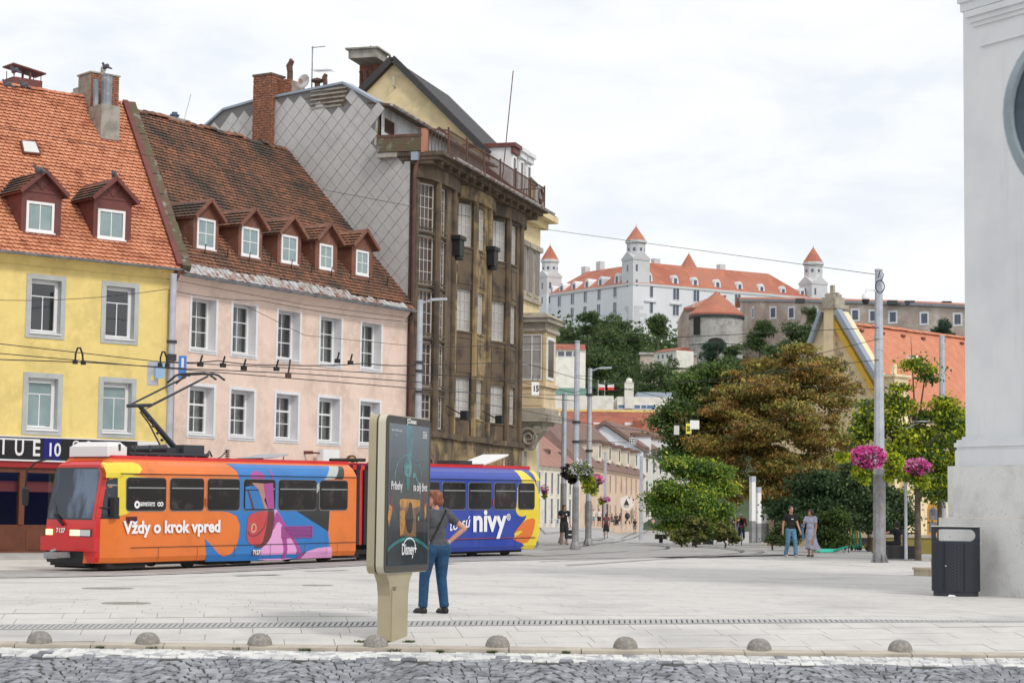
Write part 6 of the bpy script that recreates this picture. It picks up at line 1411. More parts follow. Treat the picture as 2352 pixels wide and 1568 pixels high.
# operator's stickers in the first window
x0 = fw_[0][1]; s = MB(); lx,lz = A1(1030,745); s.lathe([(.04,-.002),(.1,-.002),(.1,.002),(.04,.002)],n=14); s.build('round_logo',M['t_white'],fbody,M=Matrix.Translation((lx,-.047,lz)) @ Matrix.Rotation(R(90),4,'X'))
for (t,x,y,h) in (('DOPRAVNÝ PODNIK',1062,740,.075),('BRATISLAVA, a.s.',1062,760,.075)): text('operator_lettering',t,M['t_white'],h,fbody,Matrix.Translation((A1(x,y)[0],-.046,A1(x,y)[1])) @ TXT,bold=.002,width=A1(1215,y)[0] - A1(1062,y)[0])
s = MB()
for dx in (0,.1): s.lathe([(.03,-.002),(.06,-.002),(.06,.002),(.03,.002)],(dx,0,0),n=12)
s.build('loop_logo',M['t_white'],fbody,M=Matrix.Translation((A1(1255,740)[0],-.047,A1(1255,740)[1])) @ Matrix.Rotation(R(90),4,'X'))
# slogans
x0,z0 = A1(895,1040); x1 = A1(1895,1030)[0]; text('slogan','Vždy o krok vpred',M['t_white'],.44,fbody,Matrix.Translation((x0,-.040,z0)) @ TXT,bold=.016,width=x1 - x0)
x0,z0 = A3(735,800); x1 = A3(940,800)[0]; text('slogan','nivy',M['t_white'],1.0,rbody,Matrix.Translation((x0,-.024,z0)) @ TXT,bold=.03,width=x1 - x0)
x0,z0 = A3(944,735); text('slogan','®',M['t_white'],.3,rbody,Matrix.Translation((x0,-.024,z0)) @ TXT,bold=.003)
x0,z0 = A3(590,800); x1 = A3(718,795)[0]; text('slogan','to sú',M['t_white'],.52,rbody,Matrix.Translation((x0,-.024,z0)) @ TXT @ Matrix.Rotation(R(6),4,'Z'),bold=.004,shear=.35,width=x1 - x0)
# grilles
def grille(f,x0,x1,y0,y1,n,name='vent_grille'):
 a,zt_ = f(x0,y0); b_,zb_ = f(x1,y1); g = MB(); g.ring((a,b_,zb_,zt_),(a + .02,b_ - .02,zb_ + .015,zt_ - .015),-.03,-.0)
 for k in range(n): z = zb_ + (zt_ - zb_) * (k + .5) / n; g.add([(a,-.034,z - .012),(b_,-.034,z - .012),(b_,-.014,z + .012),(a,-.014,z + .012)],[(0,1,2,3)])
 g.build(name,M['t_mag'] if f is A2 else M['t_bagd'],fbody)
grille(A2,838,1152,968,1082,9); grille(A1,928,1035,868,935,6)
# --- rear half prints
patch(smoothp(PP(A3,[(1000,680),(1010,640),(1013,500),(1148,480),(1148,912),(1028,912),(1062,882),(978,850),(1000,830),(988,815),(1082,700),(1030,717)]),1),M['t_yellow'],rbody,lift=.005)
patch(PP(A3,[(1030,428),(1078,430),(1112,495),(1040,498)]),M['t_yellow'],rbody,lift=.006); patch(PP(A3,[(1126,432),(1150,430),(1150,492),(1126,492)]),M['t_yellow'],rbody,lift=.006)
patch(smoothp(PP(A3,[(1120,718),(1060,732),(1022,770),(985,824),(1012,800),(1052,795),(1010,830),(978,850),(1062,884),(1102,830),(1120,760)]),1),M['t_orange'],rbody,lift=.010)
band(XR0,XR1 - .6,.60,.612,M['t_red'],rbody,.012)
# rear nose painted yellow, with its window and marker lamp
rn = MB()
def nose_pt(u,z,x1=XR1,fr=0.0,sgn=1):  # u: 0 at side edge .. 1 at the nose corner
 i = inset(z); fx = (.16 if sgn > 0 else .26) * sstep(1.05,2.7,z) + .35 * sstep(2.7,2.9,z)
 xa,ya = (XR1 - .55,i) if sgn > 0 else (.6,i); xb,yb_ = (XR1 - fx,.25 + i) if sgn > 0 else (fx,.25 + i)
 n = Vector((yb_ - ya,-(xb - xa) if sgn > 0 else (xb - xa),0)); n.normalize(); n = n if n.y < 0 else -n
 return Vector((xa + (xb - xa) * u,ya + (yb_ - ya) * u,z)) + n * fr
def nose_patch(u0,u1,z0,z1,m,par,name,lift,sgn,nz=10):
 b = MB(); zs = [z0 + (z1 - z0) * k / nz for k in range(nz + 1)]; vs = []
 for z in zs: vs += [nose_pt(u0,z,fr=lift,sgn=sgn),nose_pt(u1,z,fr=lift,sgn=sgn)]
 b.add(vs,[(2 * k,2 * k + 1,2 * k + 3,2 * k + 2) for k in range(nz)]); return b.build(name,m,par)
nose_patch(0,1,.22,2.86,M['t_yellow'],rbody,'livery_patch',.005,1); nose_patch(.25,.95,1.35,2.4,M['t_glass'],rbody,'corner_window',.012,1)
def end_patch(v0,v1,z0,z1,m,par,name,lift,sgn,nz=8):
 b = MB(); vs = []
 for k in range(nz + 1):
  z = z0 + (z1 - z0) * k / nz; i = inset(z); fx = (.16 if sgn > 0 else .26) * sstep(1.05,2.7,z) + .35 * sstep(2.7,2.9,z); x = (XR1 - fx + lift) if sgn > 0 else fx - lift
  ya,yb_ = .25 + i,WD - .25 - i; vs += [(x,ya + (yb_ - ya) * v0,z),(x,ya + (yb_ - ya) * v1,z)]
 b.add(vs,[(2 * k,2 * k + 1,2 * k + 3,2 * k + 2) for k in range(nz)]); return b.build(name,m,par)
end_patch(0,1,.22,2.86,M['t_yellow'],rbody,'livery_patch',.005,1); end_patch(.08,.92,1.4,2.4,M['t_glass'],rbody,'rear_window',.01,1)
b = MB(); b.box(XR1 - .1,XR1 + .14,.3,.75,.75,1.15); b.build('rear_bumper',M['t_yellow'],rbody)
# --- cab front (sgn -1 faces the camera)
nose_patch(0,1,.22,.34,M['t_orange'],fbody,'livery_patch',.004,-1); nose_patch(0,1,.34,1.32,M['t_orange'],fbody,'livery_patch',.004,-1); nose_patch(0,.78,2.43,2.84,M['t_yellow'],fbody,'livery_patch',.005,-1)
nose_patch(.0,.84,1.33,2.42,M['t_black'],fbody,'cab_window_rubber',.008,-1); nose_patch(.04,.78,1.37,2.38,M['t_screen'],fbody,'cab_side_window',.013,-1); nose_patch(.06,.74,2.17,2.21,M['t_bar'],fbody,'window_bar',.017,-1)
nose_patch(.80,1.0,.5,2.86,M['t_red'],fbody,'livery_patch',.009,-1)
patch(PP(A1,[(842,470),(908,452),(908,850),(842,862)]),M['t_yellow'],fbody,lift=.006)
end_patch(-.0,1,.50,1.31,M['t_red'],fbody,'front_panel',.006,-1); end_patch(0,1,2.62,2.87,M['t_red'],fbody,'front_panel',.007,-1)
end_patch(-.0,1,1.30,2.64,M['t_black'],fbody,'windscreen_rubber',.009,-1); ws = end_patch(.035,.965,1.34,2.60,M['t_screen'],fbody,'windscreen',.014,-1)
end_patch(.22,1,.20,.50,M['black'],fbody,'coupler_recess',.012,-1); nose_patch(0,.95,.22,.34,M['t_orange'],fbody,'livery_patch',.008,-1); nose_patch(.80,1.0,.22,.5,M['t_red'],fbody,'livery_patch',.012,-1)
end_patch(0,.06,1.3,2.65,M['t_red'],fbody,'front_pillar',.016,-1)
b = MB(); b.box(-.06,.08,.20,WD - .1,.50,.86); b.build('front_bumper',M['t_red'],fbody)
b = MB(); b.add([(-.03,.22,.5),(-.03,.62,.5),(-.02,.5,.22),(-.02,.26,.22),(.02,.24,.5),(.02,.27,.22)],[(0,1,2,3),(0,3,5,4)]); b.build('front_skirt',M['t_red'],fbody)
b = MB(); b.box(.02,.5,.6,WD - .4,.12,.5); b.build('coupler_well',M['black'],fbody)
def Fp(v,z,lift=.02):
 i = inset(z); fx = .26 * sstep(1.05,2.7,z); ya,yb_ = .25 + i,WD - .25 - i; return Vector((fx - lift,ya + (yb_ - ya) * v,z))
def lamp(v0,v1,z0,z1,m,name):
 b = MB(); p = [Fp(v0,z0,.012),Fp(v1,z0,.012),Fp(v1,z1,.012),Fp(v0,z1,.012)]; c = sum(p,Vector()) / 4 + Vector((-.03,0,0)); q = [c + (x - c) * .9 + Vector((-.012,0,0)) for x in p]
 b.add(p + q,[(i,(i + 1) % 4,(i + 1) % 4 + 4,i + 4) for i in range(4)] + [(4,5,6,7)]); return b.build(name,m,fbody)
M['lamp_on'] = mat('lit_lamp',(.8,.62,.35),.2,emit=((1,.72,.35),1.2)); M['lamp_clear'] = mat('clear_lamp',(.62,.63,.66),.12)
lamp(.06,.5,.875,1.06,M['black'],'headlight_housing'); 
def lamp2(v0,v1,z0,z1,m,name):
 b = MB(); p = [Fp(v0,z0,.055),Fp(v1,z0,.055),Fp(v1,z1,.055),Fp(v0,z1,.055)]; q = [x + Vector((.04,0,0)) for x in p]; b.add(p + q,[(0,1,2,3)] + [(i,(i + 1) % 4,(i + 1) % 4 + 4,i + 4) for i in range(4)]); b.build(name,m,fbody)
lamp2(.08,.28,.89,1.045,M['lamp_clear'],'headlight'); lamp2(.285,.48,.89,1.045,M['lamp_on'],'headlight'); lamp2(.86,.98,.9,1.05,M['lamp_on'],'headlight')
FTX = lambda v,z,l=.02: Matrix.Translation(Fp(v,z,l)) @ Matrix(((0,0,-1,0),(-1,0,0,0),(0,1,0,0),(0,0,0,1)))
text('fleet_number','7127',M['t_white'],.16,fbody,FTX(.78,.97,.03),bold=.006,width=.34)
text('destination','9 RUŽINOV',mat('led_letters',(.45,.55,.12),.5,emit=((.55,.75,.15),.5)),.30,fbody,FTX(.86,2.32,-.07) @ Matrix.Rotation(R(-9),4,'X'),bold=.006,width=1.25)
# wiper, mirrors
b = MB(); b.bar(Fp(.62,1.16,.06),Fp(.80,1.42,.07),.06); b.bar(Fp(.78,1.36,.06),Fp(.92,1.9,.0),.02); b.build('wiper',M['black'],fbody)
b = MB(); m0 = nose_pt(.55,1.6,fr=.18,sgn=-1); b.tube([Fp(.02,1.62,.0),m0],.02,6); b.box(m0.x - .09,m0.x + .09,m0.y - .09,m0.y + .06,1.40,1.88); b.build('side_mirror',M['black'],fbody)
b = MB(); fy = WD - .2; b.tube([(.25,fy,2.9),(-.05,fy + .35,2.78),(-.12,fy + .62,2.55),(-.12,fy + .66,2.15)],.025,6); b.lathe([(0,.0),(.09,.05),(.1,.45),(0,.55)],(-.12,fy + .66,1.62),8); b.build('side_mirror',M['black'],fbody)
# coupler
b = MB(); b.bar((-.55,1.2,.40),(.3,1.2,.40),.16,.14); b.box(-.72,-.5,1.08,1.32,.32,.48); b.tube([(-.7,1.1,.50),(-.55,1.1,.54),(-.5,1.3,.50)],.03,6); b.build('coupler',M['steel_dark'],tram)
# bellows between the halves
for k in range(5):
 x = XF1 + .06 + k * .19; b = MB(); o_ = .0 if k % 2 else -.05
 m = M['t_red'] if k in (1,3) else M['black']
 b.extr([(x,.06 + o_ + .05),(x + .17,.06 + o_ + .05),(x + .17,WD - .1),(x,WD - .1)],.5,2.72); b.extr([(x,.35),(x + .17,.35),(x + .17,WD - .35),(x,WD - .35)],2.72,2.86); b.build('bellows_fold',m,tram)
# undercarriage, bogies with wheels
b = MB(); b.box(.9,XF1 - .1,.25,WD - .25,.12,.24); b.box(XR0 + .1,XR1 - 1.0,.25,WD - .25,.12,.24); b.box(.35,1.7,.15,WD - .2,.05,.2)
for x in (4.2,5.2,12.8,14.2): b.box(x,x + .7,.3,WD - .3,.06,.15)
b.build('underframe',M['t_under'],tram)
for xb in (2.6,10.0,17.4):
 b = MB(); b.box(xb - 1.3,xb + 1.3,.22,.36,.22,.36); b.box(xb - .5,xb + .5,.2,.4,.12,.3); bg_ = b.build('bogie',M['t_under'],tram)
 for dx in (-.92,.92):
  for y in (.42,WD - .5): w = MB(); w.lathe([(0,-.06),(.30,-.06),(.33,-.03),(.33,.05),(0,.05)],n=20); w.build('wheel',M['t_under'],bg_,M=Matrix.Translation((xb + dx,y,.33)) @ Matrix.Rotation(R(90),4,'X'))
# roof equipment: white cabinet, resistors, pantograph
a0,zz = tp(176,1046,.5); a1 = tp(288,1046,.5)[0]; a0 = max(a0,.55)
zc0 = 2.93; zt1 = tp(230,1014,.8)[1]
b = MB(); b.box(a0,a1,.45,1.85,zc0,zc0 + .26); b.add([(a0 + .02,.46,zc0 + .26),(a1 - .02,.46,zc0 + .26),(a1 - .05,1.84,zc0 + .26),(a0 + .02,1.84,zc0 + .26),(a0 + .18,.62,zt1),(a1 - .08,.62,zt1),(a1 - .1,1.7,zt1),(a0 + .18,1.7,zt1)],[(0,1,5,4),(1,2,6,5),(2,3,7,6),(3,0,4,7),(4,5,6,7)]); cab_ = b.build('roof_cabinet',mat('roof_cabinet_white',(.72,.71,.71),.4),tram)
for k in range(3): b = MB(); x = a0 + .4 + k * .55; b.box(x,x + .06,.43,.46,zc0 + .16,zc0 + .33); b.build('latch',M['dark_metal'],cab_)
b = MB(); g0 = tp(292,1046,.6)[0]; g1 = tp(475,1046,.6)[0]
b.box(g0,g1,.5,.58,3.0,3.07); b.box(g0,g1,1.7,1.78,3.0,3.07)
for k in range(7): x = g0 + .1 + (g1 - g0 - .2) * k / 6; b.box(x,x + .06,.5,1.78,2.93,3.0)
b.box(g0 + .4,g0 + 1.1,.8,1.5,3.07,3.25); b.tube([(g0 + .2,.7,3.14),(g0 + 1.5,.7,3.2)],.09,8); b.box(g1 - 1.4,g1 - .2,.75,1.5,3.07,3.22); b.box(g1 - .9,g1 - .1,.6,.9,3.0,3.3); b.tube([(g1 - .05,.6,3.0),(g1 + .1,.6,3.15),(g1 + .2,.6,3.0)],.03,6); b.build('pantograph_base',M['dark_metal'],tram)
def pz(px,py,y): x,z = tp(px,py,y); return Vector((x,y,z))
kn = pz(320,931,1.15); bs_ = pz(402,1029,1.15); hd0,hd1 = pz(378,868,1.15),pz(472,853,1.15)
b = MB(); b.tube([bs_,kn],[.085,.065],10); pl_ = b.build('pantograph_lower_arm',M['dark_metal'],tram)
b = MB(); b.tube([pz(372,1030,1.0),pz(342,972,1.0),pz(322,945,1.0)],.022,6)
for k in range(4): p = pz(342 + k * 10,962 + k * 16,1.0); b.lathe([(0,-.05),(.06,0),(0,.05)],p,8)
b.build('control_rod',M['dark_metal'],tram)
hz_ = (hd0.z + hd1.z) / 2 + .02; hx = hd1.x - .35
b = MB()
for y in (.72,1.58): b.tube([Vector((kn.x,y,kn.z)),Vector((hx,y,hz_ - .05))],.028,6)
b.tube([Vector((kn.x,.7,kn.z)),Vector((kn.x,1.6,kn.z))],.05,8); b.tube([Vector((kn.x + .25,1.15,kn.z - .08)),Vector((hx + .1,1.15,hz_ - .18))],.014,5); b.build('pantograph_upper_arm',M['dark_metal'],tram)
b = MB()
for dx in (-.17,.17): b.tube([Vector((hx + dx,.25,hz_ - .16)),Vector((hx + dx,.5,hz_ - .02)),Vector((hx + dx,.7,hz_ + .03)),Vector((hx + dx,1.6,hz_ + .03)),Vector((hx + dx,1.8,hz_ - .02)),Vector((hx + dx,2.1,hz_ - .2))],.032,6)
for y in (.72,1.58): b.bar((hx - .17,y,hz_),(hx + .17,y,hz_),.05)
b.build('pantograph_head',M['dark_metal'],tram)
# raised roof hatches and insulators
def hatch(px0,px1,py,lift_):
 a = tp(px0,py,.6)[0]; c = tp(px1,py,.6)[0]; b = MB(); b.add([(a,.55,3.0),(c,.55,3.0 + lift_),(c,1.6,3.0 + lift_),(a,1.6,3.0)] + [(a,.55,2.95),(c,.55,2.95 + lift_),(c,1.6,2.95 + lift_),(a,1.6,2.95)],[(0,1,2,3),(4,5,6,7),(0,1,5,4),(1,2,6,5),(2,3,7,6)]); b.tube([(c - .05,.7,2.93),(c - .05,.7,2.95 + lift_)],.02,5); return b
hatch(602,660,1050,.14).build('roof_hatch',M['steel'],tram); hatch(1108,1165,1060,.35).build('roof_hatch',M['white'],tram)
b = MB(); x,z = tp(522,1050,.8)
for k in range(5): b.lathe([(.03,0),(.09,.02),(.03,.04)],(x,.8,2.95 + k * .055),8)
b.tube([(x,.8,3.2),(x - .25,.8,3.0),(x - .4,.8,2.96)],.015,5); b.build('insulator',M['black'],tram)
b = MB(); x = tp(1070,1062,.6)[0]; b.box(x - .35,x + .35,.6,1.5,2.93,3.1); b.build('roof_box',M['dark_metal'],tram)
b = MB(); x = tp(747,1058,1)[0]; b.tube([(x,.8,3.0),(x + 1.6,.8,3.03)],.06,6); b.build('roof_pipe',M['black'],tram)
for (px,m) in ((472,'b'),(1132.5,'b')): x,z = tp(px,1170); b = MB(); b.box(x - .035,x + .035,-.03,0,WZ0 + .12,WZ0 + .32); b.build('door_button',mat('amber_lamp',(.35,.08,.02),.4) if px == 472 else bpy.data.materials['amber_lamp'],fbody if px < 800 else rbody)
# ================================================================== WHITE BUILDING AT THE RIGHT
M['w_wall'] = mat('white_limewash',(.72,.735,.75),.85,coords='World',var=((.64,.66,.68),.9,.4,.7),streak=((.60,.61,.62),2.5,.55,.75),bump=(18,.12,.01))
M['w_stone'] = mat('pitted_pale_stone',(.68,.68,.67),.85,coords='World',var=((.54,.53,.50),1.7,.46,.70),var2=((.36,.35,.32),22,.60,.72),bump=(45,.5,.012))
p0 = at(2219,1190,38.0); FWb = Frame((p0.x,p0.y),(.52,-.854)); wbd = thing('white_building','white corner pilaster of a classical building on a pitted stone plinth','building',FWb.M)
zpl = FWb.hit(2230,1070)[1]; zst = FWb.hit(2225,1188,-.3)[1]
b = MB(); b.box(0,5,0,8,zpl,15.5); b.build('wall',M['w_wall'],wbd)
b = MB(); b.box(1.62,5,-.10,0,zpl + .55,9.6); b.build('pilaster',M['w_wall'],wbd)
def mould(u0,u1,o,prof_,name,m,yb=.5):
 """stack of projecting bands: (z0, z1, projection)"""
 b = MB()
 for z0,z1,pr in prof_: b.box(u0 - pr,u1,-pr - o,yb,z0,z1)
 return b.build(name,m,wbd)
mould(0,5,.0,[(zpl + .002,zpl + .30,.14),(zpl + .30,zpl + .36,.12),(zpl + .36,zpl + .44,.155),(zpl + .44,zpl + .50,.12),(zpl + .50,zpl + .56,.05)],'base_moulding',M['w_wall'],8.1)
zc_ = FWb.hit(2240,112)[1]
mould(.55,5,.0,[(zc_ - .0,zc_ + .05,.06),(zc_ + .05,zc_ + .1,.03)],'necking',M['w_wall'])
mould(.35,5,.0,[(zc_ + .42,zc_ + .50,.05),(zc_ + .50,zc_ + .60,.10),(zc_ + .60,zc_ + .72,.16)],'capital',M['w_wall'])
mould(0,5,.0,[(zc_ + .78,zc_ + .95,.04),(zc_ + .95,zc_ + 1.22,.08),(zc_ + 1.22,zc_ + 1.30,.11),(zc_ + 1.36,zc_ + 1.62,.08),(zc_ + 1.62,zc_ + 1.70,.13),(zc_ + 1.70,zc_ + 1.78,.18)],'entablature',M['w_wall'],8.1)
b = MB()
for k in range(40): b.box(.02 + k * .045,.035 + k * .045,-.11,-.08,zc_ + 1.25,zc_ + 1.37)
b.build('bird_spikes',M['steel'],wbd)['kind'] = 'stuff'
b = MB(); b.box(-.32,-.02,.5,8,zc_ + .55,zc_ + .66); b.box(-.22,-.02,.5,8,zc_ + .38,zc_ + .55); b.box(-.12,-.02,.5,8,zc_ + .2,zc_ + .38); b.build('side_cornice',M['w_wall'],wbd)
b = MB(); b.box(-.26,5,-.22,8.2,zst,zpl); b.box(-.02,5,-.30,-.22,zst,zpl - .02); b.build('plinth',M['w_stone'],wbd)
b = MB(); b.box(-.36,5,-.36,8.3,-.05,zst - .006); b.build('plinth_base',M['w_stone'],wbd)

# round traffic mirror, very near, reaching in at the right edge
Zm = 6.2; mc = at(2560,255,Zm); mir = thing('traffic_mirror','round dark traffic mirror with grey rim reaching in at the right edge','mirror',T(mc.x,mc.y,mc.z,R(-16)))
rm = 252 / FPX * Zm; RX = Matrix.Rotation(R(90),4,'X')
b = MB(); b.lathe([(rm * .90,.03),(rm * .93,.05),(rm,.03),(rm * 1.0,-.02),(rm * .9,-.06),(0,-.08)],n=48); b.build('rim',mat('mirror_rim',(.30,.36,.40),.4,var=((.2,.24,.27),4,.4,.6)),mir,smooth=40,M=RX)
b = MB(); b.lathe([(rm * .91,.025),(rm * .6,.055),(rm * .3,.07),(0,.075)],n=48); b.build('mirror_face',mat('mirror_face',(.075,.11,.14),.25,.3,var=((.02,.03,.04),2.2,.4,.6)),mir,smooth=True,M=RX)
b = MB(); b.tube([(.0,.14,rm + .1),(.0,.14,-mc.z)],.035,10); b.bar((0,.05,0),(0,.14,0),.06); b.build('post',M['steel'],mir)

# ================================================================== ADVERTISING DISPLAY
bp = G(908,1470); YB = bp.y - .45; SB = YB / 21.6; bx = at(880,1300,YB); BDir = Vector((.327,.945)); FB = Frame((bx.x,bx.y),BDir); 
M['champ'] = mat('champagne_metal',(.46,.40,.27),.42,.35,var=((.40,.35,.23),2,.4,.7)); M['champ_l'] = mat('light_champagne_metal',(.62,.58,.46),.4,.3); M['bezel'] = mat('dark_bezel',(.045,.04,.036),.3)
ad = thing('advertising_display','tall beige advertising pillar with dark film poster screen','advertising display',FB.M)
zA,zB = at(880,1318,YB).z,at(890,950,YB).z; BW = 1.33 * SB; BT = .20 * SB
def rr_shell(x0,x1,z0,z1,y0,y1,r,n=7): b = MB(); b.prism(rrect(x0,x1,z0,z1,r,n),y0,y1); return b
rr_shell(0,BW,zA,zB,0,.10,.11).build('front_case',M['champ_l'],ad,smooth=30); rr_shell(.015,BW - .015,zA + .015,zB - .015,.10,.125,.10).build('seam',M['bezel'],ad); rr_shell(0,BW,zA,zB,.125,.225,.11).build('rear_case',M['champ'],ad,smooth=30)
rr_shell(.012,BW - .012,zA + .01,zB - .01,-.012,0,.09).build('bezel',M['bezel'],ad)
# printed poster: night-blue field with a light shaft, planet arc and amber pod
pm = bpy.data.materials.new('poster_print'); pm.use_nodes = True; t_ = pm.node_tree; ns = t_.nodes; lk = t_.links; bs_ = ns['Principled BSDF']; bs_.inputs['Roughness'].default_value = .12; bs_.inputs['Coat Weight'].default_value = .4
g = ns.new('ShaderNodeTexCoord'); sp_ = ns.new('ShaderNodeSeparateXYZ'); lk.new(g.outputs['Generated'],sp_.inputs[0]); rp = ns.new('ShaderNodeValToRGB'); rp.color_ramp.elements[0].color = (.008,.014,.022,1); rp.color_ramp.elements[0].position = .05; rp.color_ramp.elements[1].color = (.11,.14,.17,1); rp.color_ramp.elements[1].position = .95
for po,c in ((.25,(.006,.012,.018,1)),(.45,(.03,.032,.035,1)),(.62,(.03,.04,.045,1)),(.78,(.075,.095,.115,1))): e = rp.color_ramp.elements.new(po); e.color = c
lk.new(sp_.outputs[2],rp.inputs[0]); nz = ns.new('ShaderNodeTexNoise'); nz.inputs['Scale'].default_value = 6; nz.inputs['Detail'].default_value = 6; mpn = ns.new('ShaderNodeMapping'); mpn.inputs['Scale'].default_value = (3,1,.8); lk.new(g.outputs['Generated'],mpn.inputs[0]); lk.new(mpn.outputs[0],nz.inputs[0])
mr = ns.new('ShaderNodeMapRange'); mr.inputs[1].default_value = .5; mr.inputs[2].default_value = .8; mr.inputs[4].default_value = .5; lk.new(nz.outputs[0],mr.inputs[0]); mxx = ns.new('ShaderNodeMixRGB'); mxx.inputs[2].default_value = (.10,.13,.13,1); lk.new(mr.outputs[0],mxx.inputs[0]); lk.new(rp.outputs[0],mxx.inputs[1]); lk.new(mxx.outputs[0],bs_.inputs['Base Color'])
px0,px1,pz0,pz1 = .085,BW - .075,zA + .10,zB - .105
b = MB(); b.box(px0,px1,-.0145,-.012,pz0,pz1); po_ = b.build('poster',pm,ad)
PW,PH = px1 - px0,pz1 - pz0
# poster coords from the photo zoom: left edge x~205..185, right ~610..575 ; use fractions
def pf(fx,fz): return (px0 + PW * fx,pz0 + PH * fz)
def print_(pts,m,k,name='print'):
 b = MB(); y = -.0150 - .0006 * k; P = [pf(*p) for p in pts]; tri = tessellate_polygon([[Vector((x,z,0)) for x,z in P]]); b.add([(x,y,z) for x,z in P],[tuple(t) for t in tri]); return b.build(name,m,po_)
def pmat(n,c,c2=None,sc=3): return mat(n,c,.15,var=((c2 or tuple(x * .6 for x in c)),sc,.35,.65),coat=.4)
M['p_shaft'] = pmat('poster_blue_shaft',(.10,.24,.30),(.07,.15,.19)); M['p_teal'] = pmat('poster_teal',(.02,.22,.23),(.01,.12,.13)); M['p_night'] = pmat('poster_night',(.012,.028,.04)); M['p_amber'] = pmat('poster_amber',(.62,.30,.03),(.30,.12,.03),5); M['p_rust'] = pmat('poster_rust',(.26,.12,.045),(.06,.035,.025),4); M['p_cyan'] = pmat('poster_cyan',(.11,.34,.38),(.03,.10,.12),9); M['p_dark'] = pmat('poster_dark',(.012,.012,.013)); M['p_red'] = pmat('poster_red_glow',(.16,.02,.03),(.05,.01,.015)); M['p_green'] = pmat('poster_green_lamp',(.25,.55,.3))
print_([(.40,1.0),(.60,1.0),(.57,.84),(.53,.72),(.45,.72),(.43,.84)],M['p_shaft'],1)
arcpts = lambda cx_,cz_,rx,rz,a0,a1,n=16: [(cx_ + rx * math.cos(R(a0 + (a1 - a0) * k / n)),cz_ + rz * math.sin(R(a0 + (a1 - a0) * k / n))) for k in range(n + 1)]
# ring of light
for k,(r0,m) in enumerate(((.36,M['p_cyan']),)):
 o = arcpts(.48,.62,.34,.17,10,185); i = arcpts(.48,.62,.325,.162,185,10); print_(o + i,m,2)
print_([(.06,.52),(.12,.60),(.10,.45),(.16,.40),(.05,.30)],M['p_red'],1); print_([(.85,.55),(.93,.62),(.95,.45),(.88,.38)],M['p_red'],1)
# pale abstract drifting form in the ring
print_(arcpts(.46,.70,.10,.065,20,200) + [(.37,.66),(.42,.63),(.46,.60),(.54,.64),(.56,.69)],M['p_cyan'],3); print_([(.58,.655),(.64,.66),(.76,.575),(.72,.58),(.64,.63),(.6,.615)],M['p_cyan'],3); print_([(.42,.63),(.52,.62),(.50,.55),(.46,.52),(.43,.57)],M['p_teal'],3)
# amber pod with silhouette, side pods
pod = [(.27,.44),(.28,.465),(.32,.472),(.76,.467),(.79,.455),(.79,.40),(.72,.36),(.70,.20),(.30,.205),(.28,.30)]
print_(pod,M['p_rust'],2); print_([(.275,.44),(.285,.465),(.32,.471),(.76,.466),(.785,.45),(.77,.42),(.6,.405),(.5,.42),(.4,.40),(.3,.415)],M['p_amber'],3); print_([(.28,.38),(.4,.40),(.42,.30),(.38,.22),(.30,.21)],M['p_amber'],2.5)
print_([(.51,.445),(.55,.45),(.58,.43),(.60,.39),(.62,.33),(.60,.25),(.55,.22),(.47,.24),(.42,.34),(.46,.38),(.50,.40)],M['p_dark'],4)
print_([(.0,.34),(.03,.43),(.07,.42),(.10,.40),(.08,.36),(.03,.27)],M['p_amber'],2); print_([(.90,.42),(.955,.45),(.95,.36),(.915,.32)],M['p_amber'],2)
print_([(.70,.36),(.79,.37),(.80,.30),(.82,.25),(.70,.24)],M['p_dark'],5); print_([(.735,.345),(.765,.345),(.765,.315),(.735,.315)],M['p_green'],6)
# planet arc at the foot
ar = arcpts(.5,-.26,.9,.46,145,35,24); ar = [(min(max(x,0),1),z) for x,z in ar]; print_([(0,.0),*ar,(1,.0)],M['p_night'],5)
a1_ = [(min(max(x,0),1),z) for x,z in arcpts(.5,-.26,.9,.46,124,56,24)]; a2_ = [(min(max(x,0),1),z) for x,z in arcpts(.5,-.285,.9,.46,56,124,24)]; print_(a1_ + a2_,M['p_teal'],7)
def ptext(s_,fx,fz,size,w,m='sign_white',bold=0,al='LEFT',shear=0): x,z = pf(fx,fz); text('poster_lettering',s_,M[m],size,po_,Matrix.Translation((x,-.021,z)) @ TXT,bold=bold,ext=.0003,align=al,width=w,shear=shear)
ptext('Príbehy',.055,.535,.15,PW * .27,bold=.002); ptext('na celý život',.60,.53,.15,PW * .35,bold=.002)
ptext('JCDecaux',.42,1.012,.085,PW * .24,bold=.003); ptext('SKYRELAX',.04,.945,.035,PW * .26); ptext('spa',.14,.915,.03,None)
ptext('Disney+',.34,.075,.20,PW * .36,bold=.004)
o_ = arcpts(.53,.13,.15,.065,165,-5,16); i_ = arcpts(.53,.128,.138,.058,-5,165,16); print_(o_ + i_,M['sign_white'],9)
b = MB(); x,z = pf(.83,.915); b.ring((x,x + .14,z,z + .085),(x + .006,x + .134,z + .006,z + .079),-.0175,-.016)
for k in range(3): b.box(x + .02,x + .08,-.0175,-.016,z + .02 + k * .02,z + .027 + k * .02)
b.box(x + .095,x + .12,-.0175,-.016,z + .02,z + .06); b.build('print',M['sign_white'],po_)
